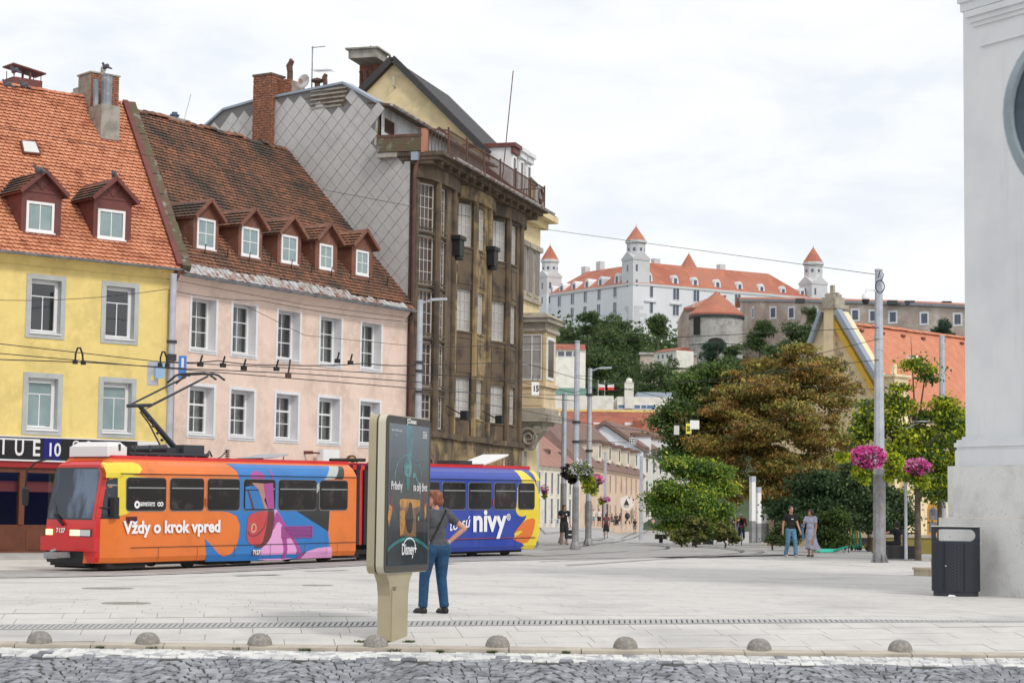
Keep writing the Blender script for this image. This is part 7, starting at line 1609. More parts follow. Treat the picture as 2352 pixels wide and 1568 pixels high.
# stem
zg = gz(bp.x,bp.y) - .12; sx0,sx1 = .16,.90 * SB
b = MB(); pl2 = [(sx0 + .14,zg),(sx1 - .14,zg),(sx1 - .14,zA - .28),(sx1 - .1,zA - .12),(sx1,zA),(sx0,zA),(sx0 + .1,zA - .12),(sx0 + .14,zA - .28)]; b.prism(pl2,.02,.19); b.build('stem',M['champ'],ad)
b = MB(); b.prism([(sx0 + .17,zg),(sx1 - .2,zg),(sx1 - .2,zA - .2),(sx0 + .17,zA - .2)],.004,.02); b.build('stem_panel',M['champ'],ad)
text('number_plate','217',M['black'],.062,ad,Matrix.Translation((sx0 + .19,.002,zA - .21)) @ TXT,bold=.002,ext=.0005)

# ================================================================== BOLLARDS, BIN, STEPS
M['granite'] = mat('grey_granite',(.22,.205,.185),.8,var=((.31,.29,.265),25,.45,.6),var2=((.14,.13,.12),60,.56,.66),bump=(80,.5,.006))
hb_ = MB(); hb_.lathe([(.150,-.05),(.154,.018),(.150,.053),(.132,.1),(.097,.138),(.053,.157),(0,.162)],n=26); hm = hb_.mesh('dome_bollard',M['granite'],smooth=True)
posn = ['first from the left edge','second from the left edge','left of the display pillar, midway to it','directly in front of the display pillar','just right of the display pillar','in the middle of the right half','second from the right edge','nearest the right edge']
for k,(px,py) in enumerate(((88,1481),(337,1484),(595,1486),(862,1490),(1143,1491),(1437,1494),(1745,1498),(2070,1501))):
 p = G(px,py); o = put('stone_bollard',hm,None,T(p.x,p.y + .06,gz(p.x,p.y + .06) + .004,k * 1.3)); tag(o,'low granite dome bollard on the kerb, ' + posn[k],'bollard','dome bollards along the kerb')
M['bin'] = mat('anthracite_bin',(.030,.036,.048),.5,.3); 
p = G(2203,1364); bn = thing('litter_bin','oval anthracite litter bin with open hoop top by the white plinth','litter bin',T(p.x - .24,p.y - .8,p.z,R(-8)))
BH = 1.26; bw,bd_ = .435,.27
def oval(sx,sy,n=40,e=2.8): return [(sx * abs(math.cos(t)) ** (2 / e) * (1 if math.cos(t) > 0 else -1),sy * abs(math.sin(t)) ** (2 / e) * (1 if math.sin(t) > 0 else -1)) for t in np.linspace(0,2 * math.pi,n + 1)[:-1]]
b = MB(); b.extr(oval(bw * .93,bd_ * .93),0,.09); b.build('base',M['bin'],bn)
b = MB(); b.extr(oval(bw,bd_),.09,.985); body = b.build('body',M['bin'],bn,smooth=35)
# perforated diamond relief over the body
dm = MB(); nU,nZ = 44,30; ov = oval(bw + .003,bd_ + .003,nU * 2)
for j in range(nZ):
 for i in range(nU):
  q = ov[(2 * i + (j % 2)) % (2 * nU)]; q2 = ov[(2 * i + 1 + (j % 2)) % (2 * nU)]; q0 = ov[(2 * i - 1 + (j % 2)) % (2 * nU)]; z = .125 + j * .028
  if q[1] > .05: continue
  c = Vector((q[0],q[1],0)) * 1.006; dm.add([(c.x,c.y,z - .010),(c.x * .6 + q2[0] * .4,c.y * .6 + q2[1] * .4,z),(c.x,c.y,z + .010),(c.x * .6 + q0[0] * .4,c.y * .6 + q0[1] * .4,z)],[(0,1,2,3)])
o = dm.build('perforation',mat('perforation_shadow',(.006,.007,.009),.7),body); o['kind'] = 'stuff'
b = MB(); b.extr(oval(bw + .006,bd_ + .006),.975,1.0); b.build('body_rim',M['bin'],bn)
b = MB(); hoop = [(-bw,.985),(-bw,BH),(bw,BH),(bw,.985)]
b = MB(); b.box(-bw,-bw + .075,-.06,.06,.99,BH); b.box(bw - .075,bw,-.06,.06,.99,BH); b.box(-bw + .075,bw - .075,-.06,.06,BH - .045,BH)
for s_ in (-1,1):
 for zc_,sg in ((BH - .045,-1),(1.0,1)): x_ = s_ * (bw - .075); b.prism([(x_,zc_),(x_ - s_ * .11,zc_)] + [(x_ - s_ * .11 * (1 - math.sin(t)),zc_ + sg * .11 * (1 - math.cos(t))) for t in np.linspace(.25,1.57,6)],-.06,.06)
b.build('hoop',M['bin'],bn)
b = MB(); b.box(-bw - .01,bw - .02,-.10,.10,BH,BH + .02); b.build('lid',mat('brushed_lid',(.60,.60,.58),.35,.5),bn)
b = MB(); b.box(-.235,-.228,-bd_ - .012,-bd_ + .02,.1,.97); b.box(.13,.137,-bd_ - .012,-bd_ + .02,.1,.97); b.build('door_seam',M['black'],bn); b = MB(); b.lathe([(0,-.01),(.014,-.01),(.014,.01),(0,.01)],n=10); b.build('lock',M['steel'],bn,M=Matrix.Translation((-.2,-bd_ - .008,.55)) @ RX)
p2 = G(2160,1366); pp = thing('paper_scrap','crumpled white paper scrap on the ground against the bin foot','litter',T(p2.x,p2.y - .95,p2.z + .01)); b = MB(); b.add([(-.07,0,0),(.0,-.03,.01),(.09,.0,.0),(.05,.04,.03),(-.04,.04,.035)],[(0,1,4),(1,2,3),(1,3,4)]); b.build('scrap',M['white'],pp)
M['steps'] = mat('sandstone_step',(.50,.44,.33),.85,coords='World',var=((.40,.34,.25),2,.4,.7))
p = G(2150,1322); stp_ = thing('curved_steps','two curved sandstone steps half hidden behind the litter bin','steps',T(p.x + .55,p.y + .2,0))
for k,(r_,z0,z1) in enumerate(((1.05,0,.20),(.62,.20,.41))):
 for j in range(9):
  a0,a1 = R(150 + j * 24),R(150 + (j + .97) * 24); b = MB(); pl3 = [(r_ * math.cos(a),r_ * math.sin(a) * .8) for a in np.linspace(a0,a1,5)] + [(.25 * math.cos(a1),.25 * math.sin(a1)),(.25 * math.cos(a0),.25 * math.sin(a0))]; b.extr(pl3,z0,z1 - .055); c = [(x * 1.035,y * 1.035) for x,y in pl3]; b.extr(c,z1 - .055,z1); b.build('step_stone',M['steps'],stp_)

# ================================================================== POLES
def pole(px,py_base,py_top,wpx,label,Z=None,n=8,taper=.8,m='steel',base=None,name='catenary_pole',group='tram catenary poles',lower=None):
 p = G(px,py_base) if Z is None else at(px,py_base,Z)
 if Z is not None: p.z = gz(p.x,p.y)
 Zp = p.y; zt = at(px,py_top,Zp).z; r = wpx / FPX * Zp / 2; o = thing(name,label,'pole',T(p.x,p.y,0),group)
 b = MB(); b.tube([(0,0,p.z),(0,0,zt)],[r,r * taper],n); b.build('shaft',M[m],o)
 if lower: zl = at(px,lower,Zp).z; b = MB(); b.tube([(0,0,p.z),(0,0,zl)],[r * 1.12,r * 1.08],n); b.tube([(0,0,p.z - .02),(0,0,p.z + .06),(0,0,p.z + .3)],[r * 1.75,r * 1.7,r * 1.12],n); b.build('lower_sleeve',M['steel_dark'],o)
 b = MB(); b.tube([(0,0,zt),(0,0,zt + .05)],r * taper * 1.1,n); b.build('cap',M['steel'],o)
 return o,p,zt,r
def lamp_arm(o,zt,dx,dy,L_,rise=.1):
 b = MB(); b.tube([(0,0,zt - .1),(dx * L_ * .4,dy * L_ * .4,zt + .05),(dx * L_,dy * L_,zt + .05 + rise * .2)],.035,6); a = b.build('lamp_arm',M['steel'],o); b = MB(); c0 = Vector((dx * L_ * .45,dy * L_ * .45,zt + .06)); c1 = Vector((dx * L_ * 1.05,dy * L_ * 1.05,zt + .09)); b.bar(c0,c1,.22,.08); b.build('lamp_head',M['steel'],a)
P1,q1,zt1_,r1_ = pole(381,1270,632,18,'thick grey catenary pole between the yellow and pink houses',Z=65.5,n=12,taper=.82)
P2,q2,zt2_,r2_ = pole(956,1230,692,17,'grey street lamp pole rising behind the display pillar',Z=72,n=12,taper=.75); lamp_arm(P2,zt2_,.97,-.1,.95)
P3,q3,zt3_,r3_ = pole(1321,1260,785,14,'grey catenary pole carrying the white and dark flower baskets',n=8,taper=.85,lower=1118)
P4,q4,zt4_,r4_ = pole(1351,1251,848,13,'lamp pole just right of the white flower basket pole',n=8,taper=.8,lower=1150); lamp_arm(P4,zt4_,1,0,.95)
P5,q5,zt5_,r5_ = pole(1293,1246,905,13,'grey catenary pole behind the walking man in black',n=8,taper=.85,lower=1110)
P6,q6,zt6_,r6_ = pole(2020,1291,622,29,'big eight sided steel pole with camera and pink flower baskets',n=8,taper=.60,lower=None)
b = MB(); b.tube([(0,0,q6.z),(0,0,at(2020,1090,q6.y).z)],[r6_ * 1.02,r6_ * .98],8); 
for k in range(8): a = k * math.pi / 4 + .2; b.add([(r6_ * math.cos(a - .12),r6_ * math.sin(a - .12),0),(r6_ * math.cos(a + .12),r6_ * math.sin(a + .12),0),(r6_ * 1.55 * math.cos(a),r6_ * 1.55 * math.sin(a),0),(r6_ * math.cos(a),r6_ * math.sin(a),.32)],[(0,2,3),(1,2,3),(0,1,2)])
b.build('base_fins',M['steel_dark'],P6)
P7,q7,zt7_,r7_ = pole(2166,1262,773,17,'steel pole partly hidden by the tree beside the white building',Z=76,n=8,taper=.72)
P8,q8,zt8_,r8_ = pole(1233,1215,1018,8,'thin grey pole between the tram roof and the scroll console',Z=150,n=6); P9,q9,zt9_,r9_ = pole(1389,1222,1040,7,'far thin lamp pole with a small flower basket down the street',Z=150,n=6); P10,q10,zt10_,r10_ = pole(1472,1218,1048,9,'far grey pole at the end of the peach house',Z=150,n=6)
p_,_,zt_,_ = pole(2081,1284,985,8,'slim grey double headed street lamp in front of the right trees',n=8,taper=.7,name='street_lamp',group='slim lamps')
for s_ in (-1,1): b = MB(); b.tube([(0,0,zt_),(s_ * .5,0,zt_ + .25)],.025,6); b.lathe([(0,.06),(.28,.04),(.32,0),(0,-.02)],(s_ * .6,0,zt_ + .25),14); b.build('lamp_head',M['steel'],p_)
p_,_,zt_,_ = pole(2205,1262,1096,6,'slim lamp post close to the white plinth with one saucer head',Z=75,n=8,name='street_lamp',group='slim lamps'); b = MB(); b.lathe([(0,.08),(.3,.05),(.34,0),(0,-.02)],(0,0,zt_),14); b.build('lamp_head',M['steel'],p_)
# equipment on the poles
b = MB(); z = at(380,870,65.5).z; b.box(-.75,-.42,-.2,.05,z - .22,z + .55); b.build('switch_box',M['steel'],P1); b = MB(); b.box(-.62,-.52,-.205,-.2,z - .05,z + .08); b.build('warning_sticker',M['t_yellow'],P1)
for (dx,w,h) in ((-.30,.30,.5),(.42,.26,.75)): b = MB(); b.box(dx - w / 2,dx + w / 2,-.31,-.28,z - .0,z + h); b.build('blue_sign_plate',mat('pale_blue_sign',(.30,.48,.70),.5) if dx < 0 else mat('bright_blue_sign',(.05,.22,.62),.5),P1)
text('sign_lettering','1',M['sign_white'],.4,P1,Matrix.Translation((.33,-.32,z + .38)) @ TXT,bold=.02)
for o,q,pys in ((P1,q1,(806,838,846)),(P2,q2,(838,858,905)),(P3,q3,(965,1010)),(P6,q6,(752,778,826)),(P4,q4,(902,1030))):
 for py in pys: z = at(1176,py + .0135 * (q.x / q.y * FPX),q.y).z; b = MB(); b.tube([(0,0,z - .05),(0,0,z + .05)],.16 if o is P6 else .17,8); b.build('clamp',M['dark_metal'] if o is not P6 else M['steel'],o)
# camera on the right pole
z = at(2020,668,q6.y).z; b = MB(); b.bar((-.1,-.1,z),(-.42,-.2,z + .02),.05); b.tube([(-.42,-.2,z + .03),(-.46,-.2,z - .12)],.04,8); cm_ = b.build('camera_bracket',M['white'],P6); b = MB(); b.lathe([(0,.06),(.1,.03),(.13,-.08),(.12,-.14)],(-.46,-.2,z - .16),14); b.build('camera_housing',M['white'],cm_); b = MB(); b.lathe([(.12,-.14),(.12,-.2),(.09,-.28),(0,-.32)],(-.46,-.2,z - .16),14); b.build('camera_dome',M['black'],cm_)
b = MB(); b.tube([(.0 + .14 * math.cos(t),-.2,z + .12 + .2 * math.sin(t)) for t in np.linspace(0,6.28,18)],.018,5); b.tube([(.05,-.17,z + .3),(.12,-.19,z + .5),(.02,-.17,z + .65),(-.06,-.17,z + .4)],.015,5); b.build('cable_loop',M['black'],P6)
# white topped square light columns
for k,(px,yt,yb_,w) in enumerate(((1728,1093,1252,11),(1741,1118,1252,11),(1750.5,1137,1251,9),(1760,1149,1251,8))):
 p = G(px,yb_); zt = at(px,yt,p.y).z; zm = at(px,1196 if k == 0 else 1201,p.y).z; w2 = w / FPX * p.y / 2; o = thing('light_column','square white topped light column, ' + ('tallest and leftmost of four' if k == 0 else 'second of the four' if k == 1 else 'third of the four' if k == 2 else 'rightmost and shortest of four'),'light column',T(p.x,p.y,0,.5),'square light columns')
 b = MB(); b.box(-w2,w2,-w2,w2,0,zm); b.build('post',M['steel_dark'],o); b = MB(); b.box(-w2 * .96,w2 * .96,-w2 * .96,w2 * .96,zm,zt - .3); b.build('light_shade',M['white'],o); b = MB(); b.box(-w2,w2,-w2,w2,zt - .3,zt); b.build('cap',M['steel'],o)

# ================================================================== OVERHEAD WIRES, SPAN SIGNS
wires = []
def wire(pts,r=.016,label='thin black overhead wire',sag=.0,m='wire'):
 """pts: (px, py, depth)"""
 P = [at(*p) for p in pts]; Q = []
 for a,c in zip(P[:-1],P[1:]):
  for k in range(8): t = k / 8; q = a.lerp(c,t); q.z -= sag * 4 * t * (1 - t); Q.append(q)
 Q.append(P[-1]); b = MB(); b.tube(Q,r * .74,5); o = b.build('overhead_wire',M[m]); tag(o,label,'wire','overhead tram wires'); return o
wire([(-40,785,60),(380,832,65.3),(610,842,68),(955,862,72)],.02,'upper contact wire passing the pantograph from left edge to lamp pole')
wire([(-40,808,59),(390,846,62),(955,892,66),(1320,920,80)],.02,'contact wire touching the pantograph head')
wire([(-40,824,57),(200,832,59),(420,846,62),(690,858,66),(1000,880,72)],.022,'doubled contact wire with loops left of the pole')
wire([(-40,688,64),(383,664,65.5)],.014,'single guy wire from left edge up to the catenary pole',.15)
wire([(383,664,65.5),(600,690,67),(955,740,71)],.014,'guy wire across the upper pink windows',.1)
wire([(383,640,66),(700,700,70),(955,732,73)],.012,'guy wire just under the pink eaves')
wire([(955,795,72),(700,770,68),(560,700,66)],.012,'slanting guy wire over the right pink windows')
wire([(383,830,65.3),(500,828,66),(640,838,69),(840,834,71),(955,838,72)],.026,'thick bundled feeder cable right of the left pole',.05)
wire([(-60,280,60),(250,340,66),(700,428,72),(950,475,78),(1240,525,90),(2010,630,63.4)],.014,'long span cable crossing the roofs to the camera pole',.0)
wire([(955,838,72),(1200,832,76),(1321,868,80)],.016,'wire from lamp pole to the basket pole'); wire([(955,858,72),(1150,868,75),(1321,902,80)],.02,'lower wire from lamp pole past the bay window')
wire([(955,800,72),(1321,786,80),(2018,752,63.4)],.016,'pale span wire over the hill trees to the big pole'); wire([(1200,905,74),(1322,908,80),(1660,868,70),(2018,826,63.4)],.016,'span wire low across the brown chestnut tree'); wire([(1322,862,80),(1700,880,72),(2018,895,64)],.012,'thin wire crossing the middle of the chestnut tree'); wire([(1322,866,80),(1620,935,72),(1850,820,66),(2018,778,63.4)],.014,'slanting wire rising to the middle clamp of the big pole')
wire([(1240,960,85),(1322,968,80),(1560,1000,78),(2018,925,64)],.012,'wire behind the number plates'); wire([(955,905,70),(1190,940,76),(1322,966,80)],.014,'wire under the bay of the dark house'); wire([(1322,900,80),(1400,880,86),(1500,880,95)],.014,'short wire behind the lamp pole arm'); wire([(1322,1012,80),(1440,1016,95)],.018,'bracket wire holding the framed signal sign')
for k,(px,py,Z) in enumerate(((182,832,58.6),(376,838,64))):
 p = at(px,py,Z); o = thing('wire_loop','black jumper loop clipped to the contact wires ' + ('over the yellow wall' if k == 0 else 'beside the left pole'),'cable loop',T(p.x,p.y,p.z,math.atan2(TD.y,TD.x))); b = MB(); b.tube([(-.16,0,0),(-.15,0,.25),(-.08,0,.42),(.02,0,.43),(.12,0,.25),(.15,0,0)],.03,6); b.build('loop',M['black'],o)
 b = MB()
 for s_ in (-1,1): b.box(s_ * .16 - .06,s_ * .16 + .06,-.05,.05,-.06,.06)
 b.build('clip',M['black'],o)
for k,(px,py,Z) in enumerate(((460,836,65),(512,838,66),(635,846,67.5),(662,862,66.5),(560,845,67),(805,832,70),(775,828,70))):
 p = at(px,py,Z); o = thing('wire_clamp',('dark clamp on the feeder cable nearest the left pole','second dark clamp right of the left pole','clamp above the third pink window column','rusty hanger strap below the middle pink windows','small clamp between second and third pink windows','clamp over the right pink windows, right one','clamp over the right pink windows, left one')[k],'wire clamp',T(p.x,p.y,p.z,.9),'wire clamps'); b = MB(); b.box(-.1,.1,-.05,.05,-.08,.06); b.build('body',M['rust'] if k == 3 else M['black'],o); b = MB(); b.bar((0,0,.05),(.08,0,.3 if k != 3 else .55),.045); b.build('strap',M['rust'] if k == 3 else M['black'],o)
def plate(px0,px1,py0,py1,Z,label,body,txt=None,tcol='black',cat='sign'):
 c = at((px0 + px1) / 2,(py0 + py1) / 2,Z); w = (px1 - px0) / FPX * Z / 2; h = (py1 - py0) / FPX * Z / 2; o = thing('span_sign',label,cat,T(c.x,c.y,c.z),'plates hung from the tram wires'); b = MB(); b.box(-w,w,-.02,.02,-h,h); b.build('plate',body,o)
 b = MB(); b.tube([(-w * .7,0,h),(-w * .7,0,h + .25)],.012,5); b.tube([(w * .7,0,h),(w * .7,0,h + .25)],.012,5); b.build('hanger',M['wire'],o)
 if txt: text('lettering',txt,M[tcol] if tcol in M else M['black'],h * 1.25,o,Matrix.Translation((-w * .72,-.024,-h * .42)) @ TXT,bold=.012,width=w * 1.4)
 return o
plate(1221,1238,877,907,74,'white speed plate with number 15 hung before the peach bay',M['white'],'15'); plate(1575.5,1588,972,996,75,'yellow topped plate with number 20 hung before the chestnut tree',mat('yellow_plate',(.80,.74,.12),.5),'20'); plate(1585,1606,965,985,74.5,'larger blank white plate right of the yellow number plate',M['white']); plate(1548,1560,977,998,76,'small blank grey plate left of the yellow number plate',mat('grey_plate',(.6,.6,.6),.5))
o = plate(1446,1461,1005,1021,95,'white signal sign with black framed grid over the far street',M['white']); b = MB(); h = .13
b.ring((-h,h,-h,h),(-h + .03,h - .03,-h + .03,h - .03),-.03,-.02); b.box(-h + .03,h - .03,-.03,-.02,-.015,.015); b.box(-.012,.012,-.03,-.02,-h + .03,-.015); b.box(-.012,.012,-.03,-.02,.015,h - .03); b.build('grid_symbol',M['black'],o)
# ================================================================== FOLIAGE
def leaf_mat(name,c,rough=.55,transl=.3): return mat(name,c,rough,attr='Col',transl=transl,spec=.3)
def leaves(name,pts,size,cols,m,parent=None,up=.25,droop=0.0,aspect=.55,fold=.15,seed=0,centre=None,kind=None):
 """many small pointed leaf faces: pts (N,3), cols (N,3) multipliers"""
 r = np.random.default_rng(seed + 11); N = len(pts)
 d = r.normal(size=(N,3)); 
 if centre is not None: o = pts - np.asarray(centre); o /= np.linalg.norm(o,axis=1,keepdims=True) + 1e-6; d = d * .75 + o * .8
 d[:,2] -= droop; d /= np.linalg.norm(d,axis=1,keepdims=True)
 nrm = r.normal(size=(N,3)); nrm[:,2] += up * 4; s = np.cross(d,nrm); s /= np.linalg.norm(s,axis=1,keepdims=True) + 1e-6; n2 = np.cross(s,d)
 sz = size * r.uniform(.65,1.3,size=(N,1)); V = np.empty((N,4,3),np.float32)
 V[:,0] = pts - d * sz * .5; V[:,1] = pts + s * sz * aspect * .5 + n2 * sz * fold; V[:,2] = pts + d * sz * .5 - n2 * sz * fold * .6; V[:,3] = pts - s * sz * aspect * .5 + n2 * sz * fold
 me = bpy.data.meshes.new(name); me.vertices.add(N * 4); me.vertices.foreach_set('co',V.ravel()); me.loops.add(N * 4); me.loops.foreach_set('vertex_index',np.arange(N * 4,dtype=np.int32)); me.polygons.add(N); me.polygons.foreach_set('loop_start',np.arange(0,N * 4,4,dtype=np.int32)); me.polygons.foreach_set('loop_total',np.full(N,4,np.int32)); me.update(calc_edges=True)
 ca = me.color_attributes.new('Col','FLOAT_COLOR','POINT'); C = np.ones((N,4,4),np.float32); C[:,:,:3] = cols[:,None,:]; ca.data.foreach_set('color',C.ravel()); me.materials.append(m); me.validate()
 o = put(name,me,parent)
 if kind: o['kind'] = kind
 return o
def cloud(blobs,n,clump=.35,per=26,seed=0,shell=.55,flat=.6):
 """points in leaf clumps spread over/through ellipsoid blobs [(x,y,z,rx,ry,rz)]"""
 r = np.random.default_rng(seed); vol = np.array([b[3] * b[4] * b[5] for b in blobs]) ** .67; pr = vol / vol.sum(); out = []; ids = []; ncl = max(1,n // per)
 which = r.choice(len(blobs),ncl,p=pr); cloud.which = which
 for k,i in enumerate(which):
  b = blobs[i]; d = r.normal(size=3); d /= np.linalg.norm(d); rad = r.uniform(shell,1.03) ** .8; c = np.array(b[:3]) + d * rad * np.array(b[3:6])
  q = r.normal(size=(per,3)) * clump * np.array([1,1,flat]) * r.uniform(.6,1.25); out.append(c + q); ids.append(np.full(per,k))
 return np.concatenate(out),np.concatenate(ids)
def tones(ids,pal,seed=0,jit=.16,bw=None):
 r = np.random.default_rng(seed + 5); pal = np.array(pal); k = ids.max() + 1; base = pal[r.integers(0,len(pal),k)] * r.uniform(.72,1.22,(k,1)); c = base[ids]; return np.clip(c * r.uniform(1 - jit,1 + jit,(len(ids),1)),0,3)
M['bark'] = mat('grey_brown_bark',(.085,.065,.05),.95,coords='World',var=((.14,.115,.09),4,.4,.65),bump=(12,.5,.03))
def tree(name,label,p,zt,rx,pal,leafsize,n,blobs=None,trunk_r=.22,trunk_h=None,seed=0,clump=.4,group='trees',leaf_c=(1,1,1),droop=0,shell=.5,ry=None,base_z=None,crown0=None,limbs=True,aspect=.55,per=26,cat='tree',sub=5,flat=.5):
 base = Vector(p); h = zt - base.z; t = thing(name,label,cat,T(base.x,base.y,base.z),group); r = random.Random(seed)
 c0 = crown0 if crown0 is not None else .25
 if blobs is None:
  blobs = []; ryy = ry or rx
  for k in range(11):
   a = k * 2.4 + r.uniform(0,.6); f = (k + .5) / 11; zz = h * (c0 + (1 - c0) * (.12 + .80 * f)); w = math.sin(math.pi * (.16 + .74 * f)) ** .7; blobs.append((rx * .52 * w * math.cos(a),ryy * .52 * w * math.sin(a),zz,rx * .52 * w * r.uniform(.8,1.15),ryy * .52 * w,h * (1 - c0) * .17 * r.uniform(.8,1.2)))
  blobs.append((0,0,h * (c0 + (1 - c0) * .5),rx * .55,ryy * .55,h * (1 - c0) * .36))
 if sub:
  q = []; rr = np.random.default_rng(seed + 99)
  for bb in blobs:
   for _ in range(sub):
    d = rr.normal(size=3); d /= np.linalg.norm(d); e_ = rr.uniform(.55,1.0); f = rr.uniform(.26,.50); q.append((bb[0] + d[0] * e_ * bb[3],bb[1] + d[1] * e_ * bb[4],bb[2] + d[2] * e_ * bb[5],bb[3] * f,bb[4] * f,bb[5] * f * .62))
  cb = q
 else: cb = blobs
 pts,ids = cloud(cb,n,clump,per,seed,shell,flat); bw = cloud.which
 mname = 'foliage_' + name
 m = M.get(mname) or M.setdefault(mname,leaf_mat(mname,leaf_c))
 leaves('crown',pts,leafsize,tones(ids,pal,seed,bw=bw if sub else None),m,t,droop=droop,seed=seed,aspect=aspect)
 th = trunk_h or h * (c0 + .25); b = MB(); b.tube([(0,0,-.1),(r.uniform(-.05,.05),0,th * .5),(r.uniform(-.1,.1),.05,th)],[trunk_r * 1.25,trunk_r,trunk_r * .7],9); tk = b.build('trunk',M['bark'],t)
 if limbs:
  for q in blobs[:8]:
   b = MB(); s = Vector((0,0,th * r.uniform(.6,.98))); e_ = Vector(q[:3]); mid = s.lerp(e_,.5) + Vector((0,0,.12 * h * .3)); b.tube([s,mid,e_,e_ + (e_ - mid) * .5],[trunk_r * .5,trunk_r * .34,trunk_r * .18,trunk_r * .06],6); b.build('limb',M['bark'],t)
 return t
def pxblobs(base,Z,specs):
 """blobs given in photo pixels (px, py, rx, ry) at depth Z + dz"""
 o = []
 for s in specs:
  px,py,rx,ry = s[:4]; dz = s[4] if len(s) > 4 else 0; c = at(px,py,Z + dz); o.append((c.x - base.x,c.y - base.y,c.z - base.z,rx / FPX * Z,max(rx,ry) / FPX * Z * .8,ry / FPX * Z))
 return o
# --- big browning horse chestnut
bz = G(1790,1254); Zt = 111; base = Vector((at(1790,1200,Zt).x,Zt,0))
bl = pxblobs(base,Zt,[(1800,845,95,50),(1880,870,75,60),(1930,905,42,55,-1),(1730,880,90,50),(1660,930,75,55,-1),(1615,965,45,45),(1760,950,110,70,-2),(1880,970,70,65,-1),(1690,1010,100,60,-2),(1800,1030,120,60,-2),(1905,1030,50,50),(1640,1060,50,45),(1730,1085,100,50,-2),(1850,1095,85,55,-2),(1790,1135,75,42),(1700,1120,55,40,-1),(1850,820,50,28),(1600,985,32,30),(1790,1065,100,60),(1780,1000,110,60),(1700,950,90,50)])
tree('horse_chestnut_tree','large horse chestnut tree with browning autumn leaves in the square',base,10.5,4.2,[(.38,.235,.075),(.43,.28,.085),(.31,.22,.065),(.42,.36,.09),(.27,.265,.07),(.18,.20,.055),(.43,.24,.085),(.36,.34,.09),(.21,.15,.05)],.21,74000,bl,.26,5.0,seed=3,clump=.25,shell=.25,sub=9,flat=.42,limbs=False,droop=.6,aspect=.5,group=None)
# --- green trees behind and beside it
def T3(name,lab,px,Z,py_top,blobs_px,pal,ls,n,seed,tr=.2,th=3,clump=.4,droop=.1,group=None,shell=.5,aspect=.55,per=26,sub=5):
 p = at(px,1200,Z); base = Vector((p.x,Z,gz(p.x,Z))); bl = pxblobs(base,Z,blobs_px); return tree(name,lab,base,at(px,py_top,Z).z,3,pal,ls,n,bl,tr,th,seed=seed,clump=clump,droop=droop,group=group,shell=shell,aspect=aspect,per=per,sub=sub)
gd = [(.035,.075,.022),(.05,.10,.028),(.07,.13,.03),(.025,.055,.018)]
gl = [(.21,.34,.06),(.26,.40,.065),(.12,.23,.05),(.08,.16,.045),(.55,.62,.07),(.15,.26,.05)]
T3('lime_tree','tall green tree rising behind the left of the chestnut',1600,112,840,[(1610,870,45,32),(1640,865,35,30),(1575,915,45,45),(1550,970,38,45),(1600,950,50,60),(1545,1020,34,38),(1590,1030,50,45)],[(.11,.19,.055),(.15,.24,.065),(.20,.29,.08),(.07,.13,.04)],.20,24000,4,clump=.38)
T3('maple_tree','leafy green tree with yellow shoots at the street corner',1595,99,1040,[(1585,1062,42,28),(1550,1088,45,32),(1518,1128,38,38),(1622,1095,52,42),(1560,1145,75,45,-1),(1630,1140,42,50),(1520,1160,38,30),(1600,1190,75,35),(1638,1180,34,42),(1540,1195,40,28)],gl,.17,30000,5,tr=.1,th=2.5,clump=.28)
T3('dark_yew','very dark dense tree under the right side of the chestnut',1900,96,1090,[(1880,1130,65,45),(1935,1120,55,60),(1830,1165,55,40),(1960,1170,55,45),(1900,1180,70,40)],[(.030,.065,.027),(.045,.09,.033),(.065,.12,.045)],.22,15000,6,clump=.36)
T3('round_shrub','big rounded green shrub behind the walking couple',1885,82,1160,[(1885,1205,58,42),(1850,1215,42,30),(1925,1215,42,35),(1880,1235,70,20)],[(.075,.125,.03),(.10,.155,.035),(.045,.085,.025)],.12,17000,7,tr=.06,th=.5,clump=.18,shell=.75,sub=3)
T3('low_shrub','low loose shrub left of the big rounded shrub',1775,86,1200,[(1785,1235,30,18),(1810,1225,28,28),(1765,1240,18,12)],[(.06,.10,.03),(.09,.13,.04)],.13,2600,8,tr=.04,th=.3,clump=.16,sub=3)
for k,(px,py,rx,ry,lab) in enumerate(((1565,1222,24,22,'left of the dark planter, nearest the bench'),(1600,1215,30,28,'behind the dark planter'),(1665,1215,30,28,'right of the dark planter'))):
 T3('variegated_shrub','cream and green variegated shrub ' + lab,px,91,py - ry,[(px,py,rx,ry),(px + 12,py + 8,rx * .8,ry * .8)],[(.34,.33,.10),(.26,.27,.08),(.10,.13,.04),(.06,.09,.03)],.14,2600,20 + k,tr=.04,th=.3,clump=.12,sub=4,group='variegated shrubs')
# --- young honey locust trees by the white building
yl = [(.44,.50,.03),(.52,.54,.035),(.13,.20,.04),(.09,.16,.04),(.06,.12,.03),(.32,.40,.03)]
T3('honey_locust_tree','young tree with yellow green feathery leaves right of the steel pole',2108,69,795,[(2095,830,22,18),(2125,860,28,20),(2060,905,30,20),(2085,950,48,26),(2155,935,44,26),(2035,990,40,26),(2120,1000,60,28),(2190,990,32,28),(2060,1050,52,28),(2140,1055,55,30),(2200,1050,26,30),(2100,1100,55,22),(1990,960,22,18),(2000,935,16,12),(1985,1000,26,22),(2180,1110,32,16),(1975,965,14,10),(2085,1025,60,34),(2165,1080,48,30),(2030,1075,40,24)],yl,.15,24000,9,tr=.10,th=4.2,clump=.22,shell=.3,droop=.3,sub=4)
T3('slender_tree','second thin trunked tree beside the right steel pole',2158,73,900,[(2170,1010,45,30),(2190,1080,32,35),(2150,1130,35,22),(2190,960,28,25)],[(.12,.19,.04),(.09,.15,.04),(.34,.40,.03)],.16,9000,10,tr=.08,th=4.5,clump=.26,shell=.4)
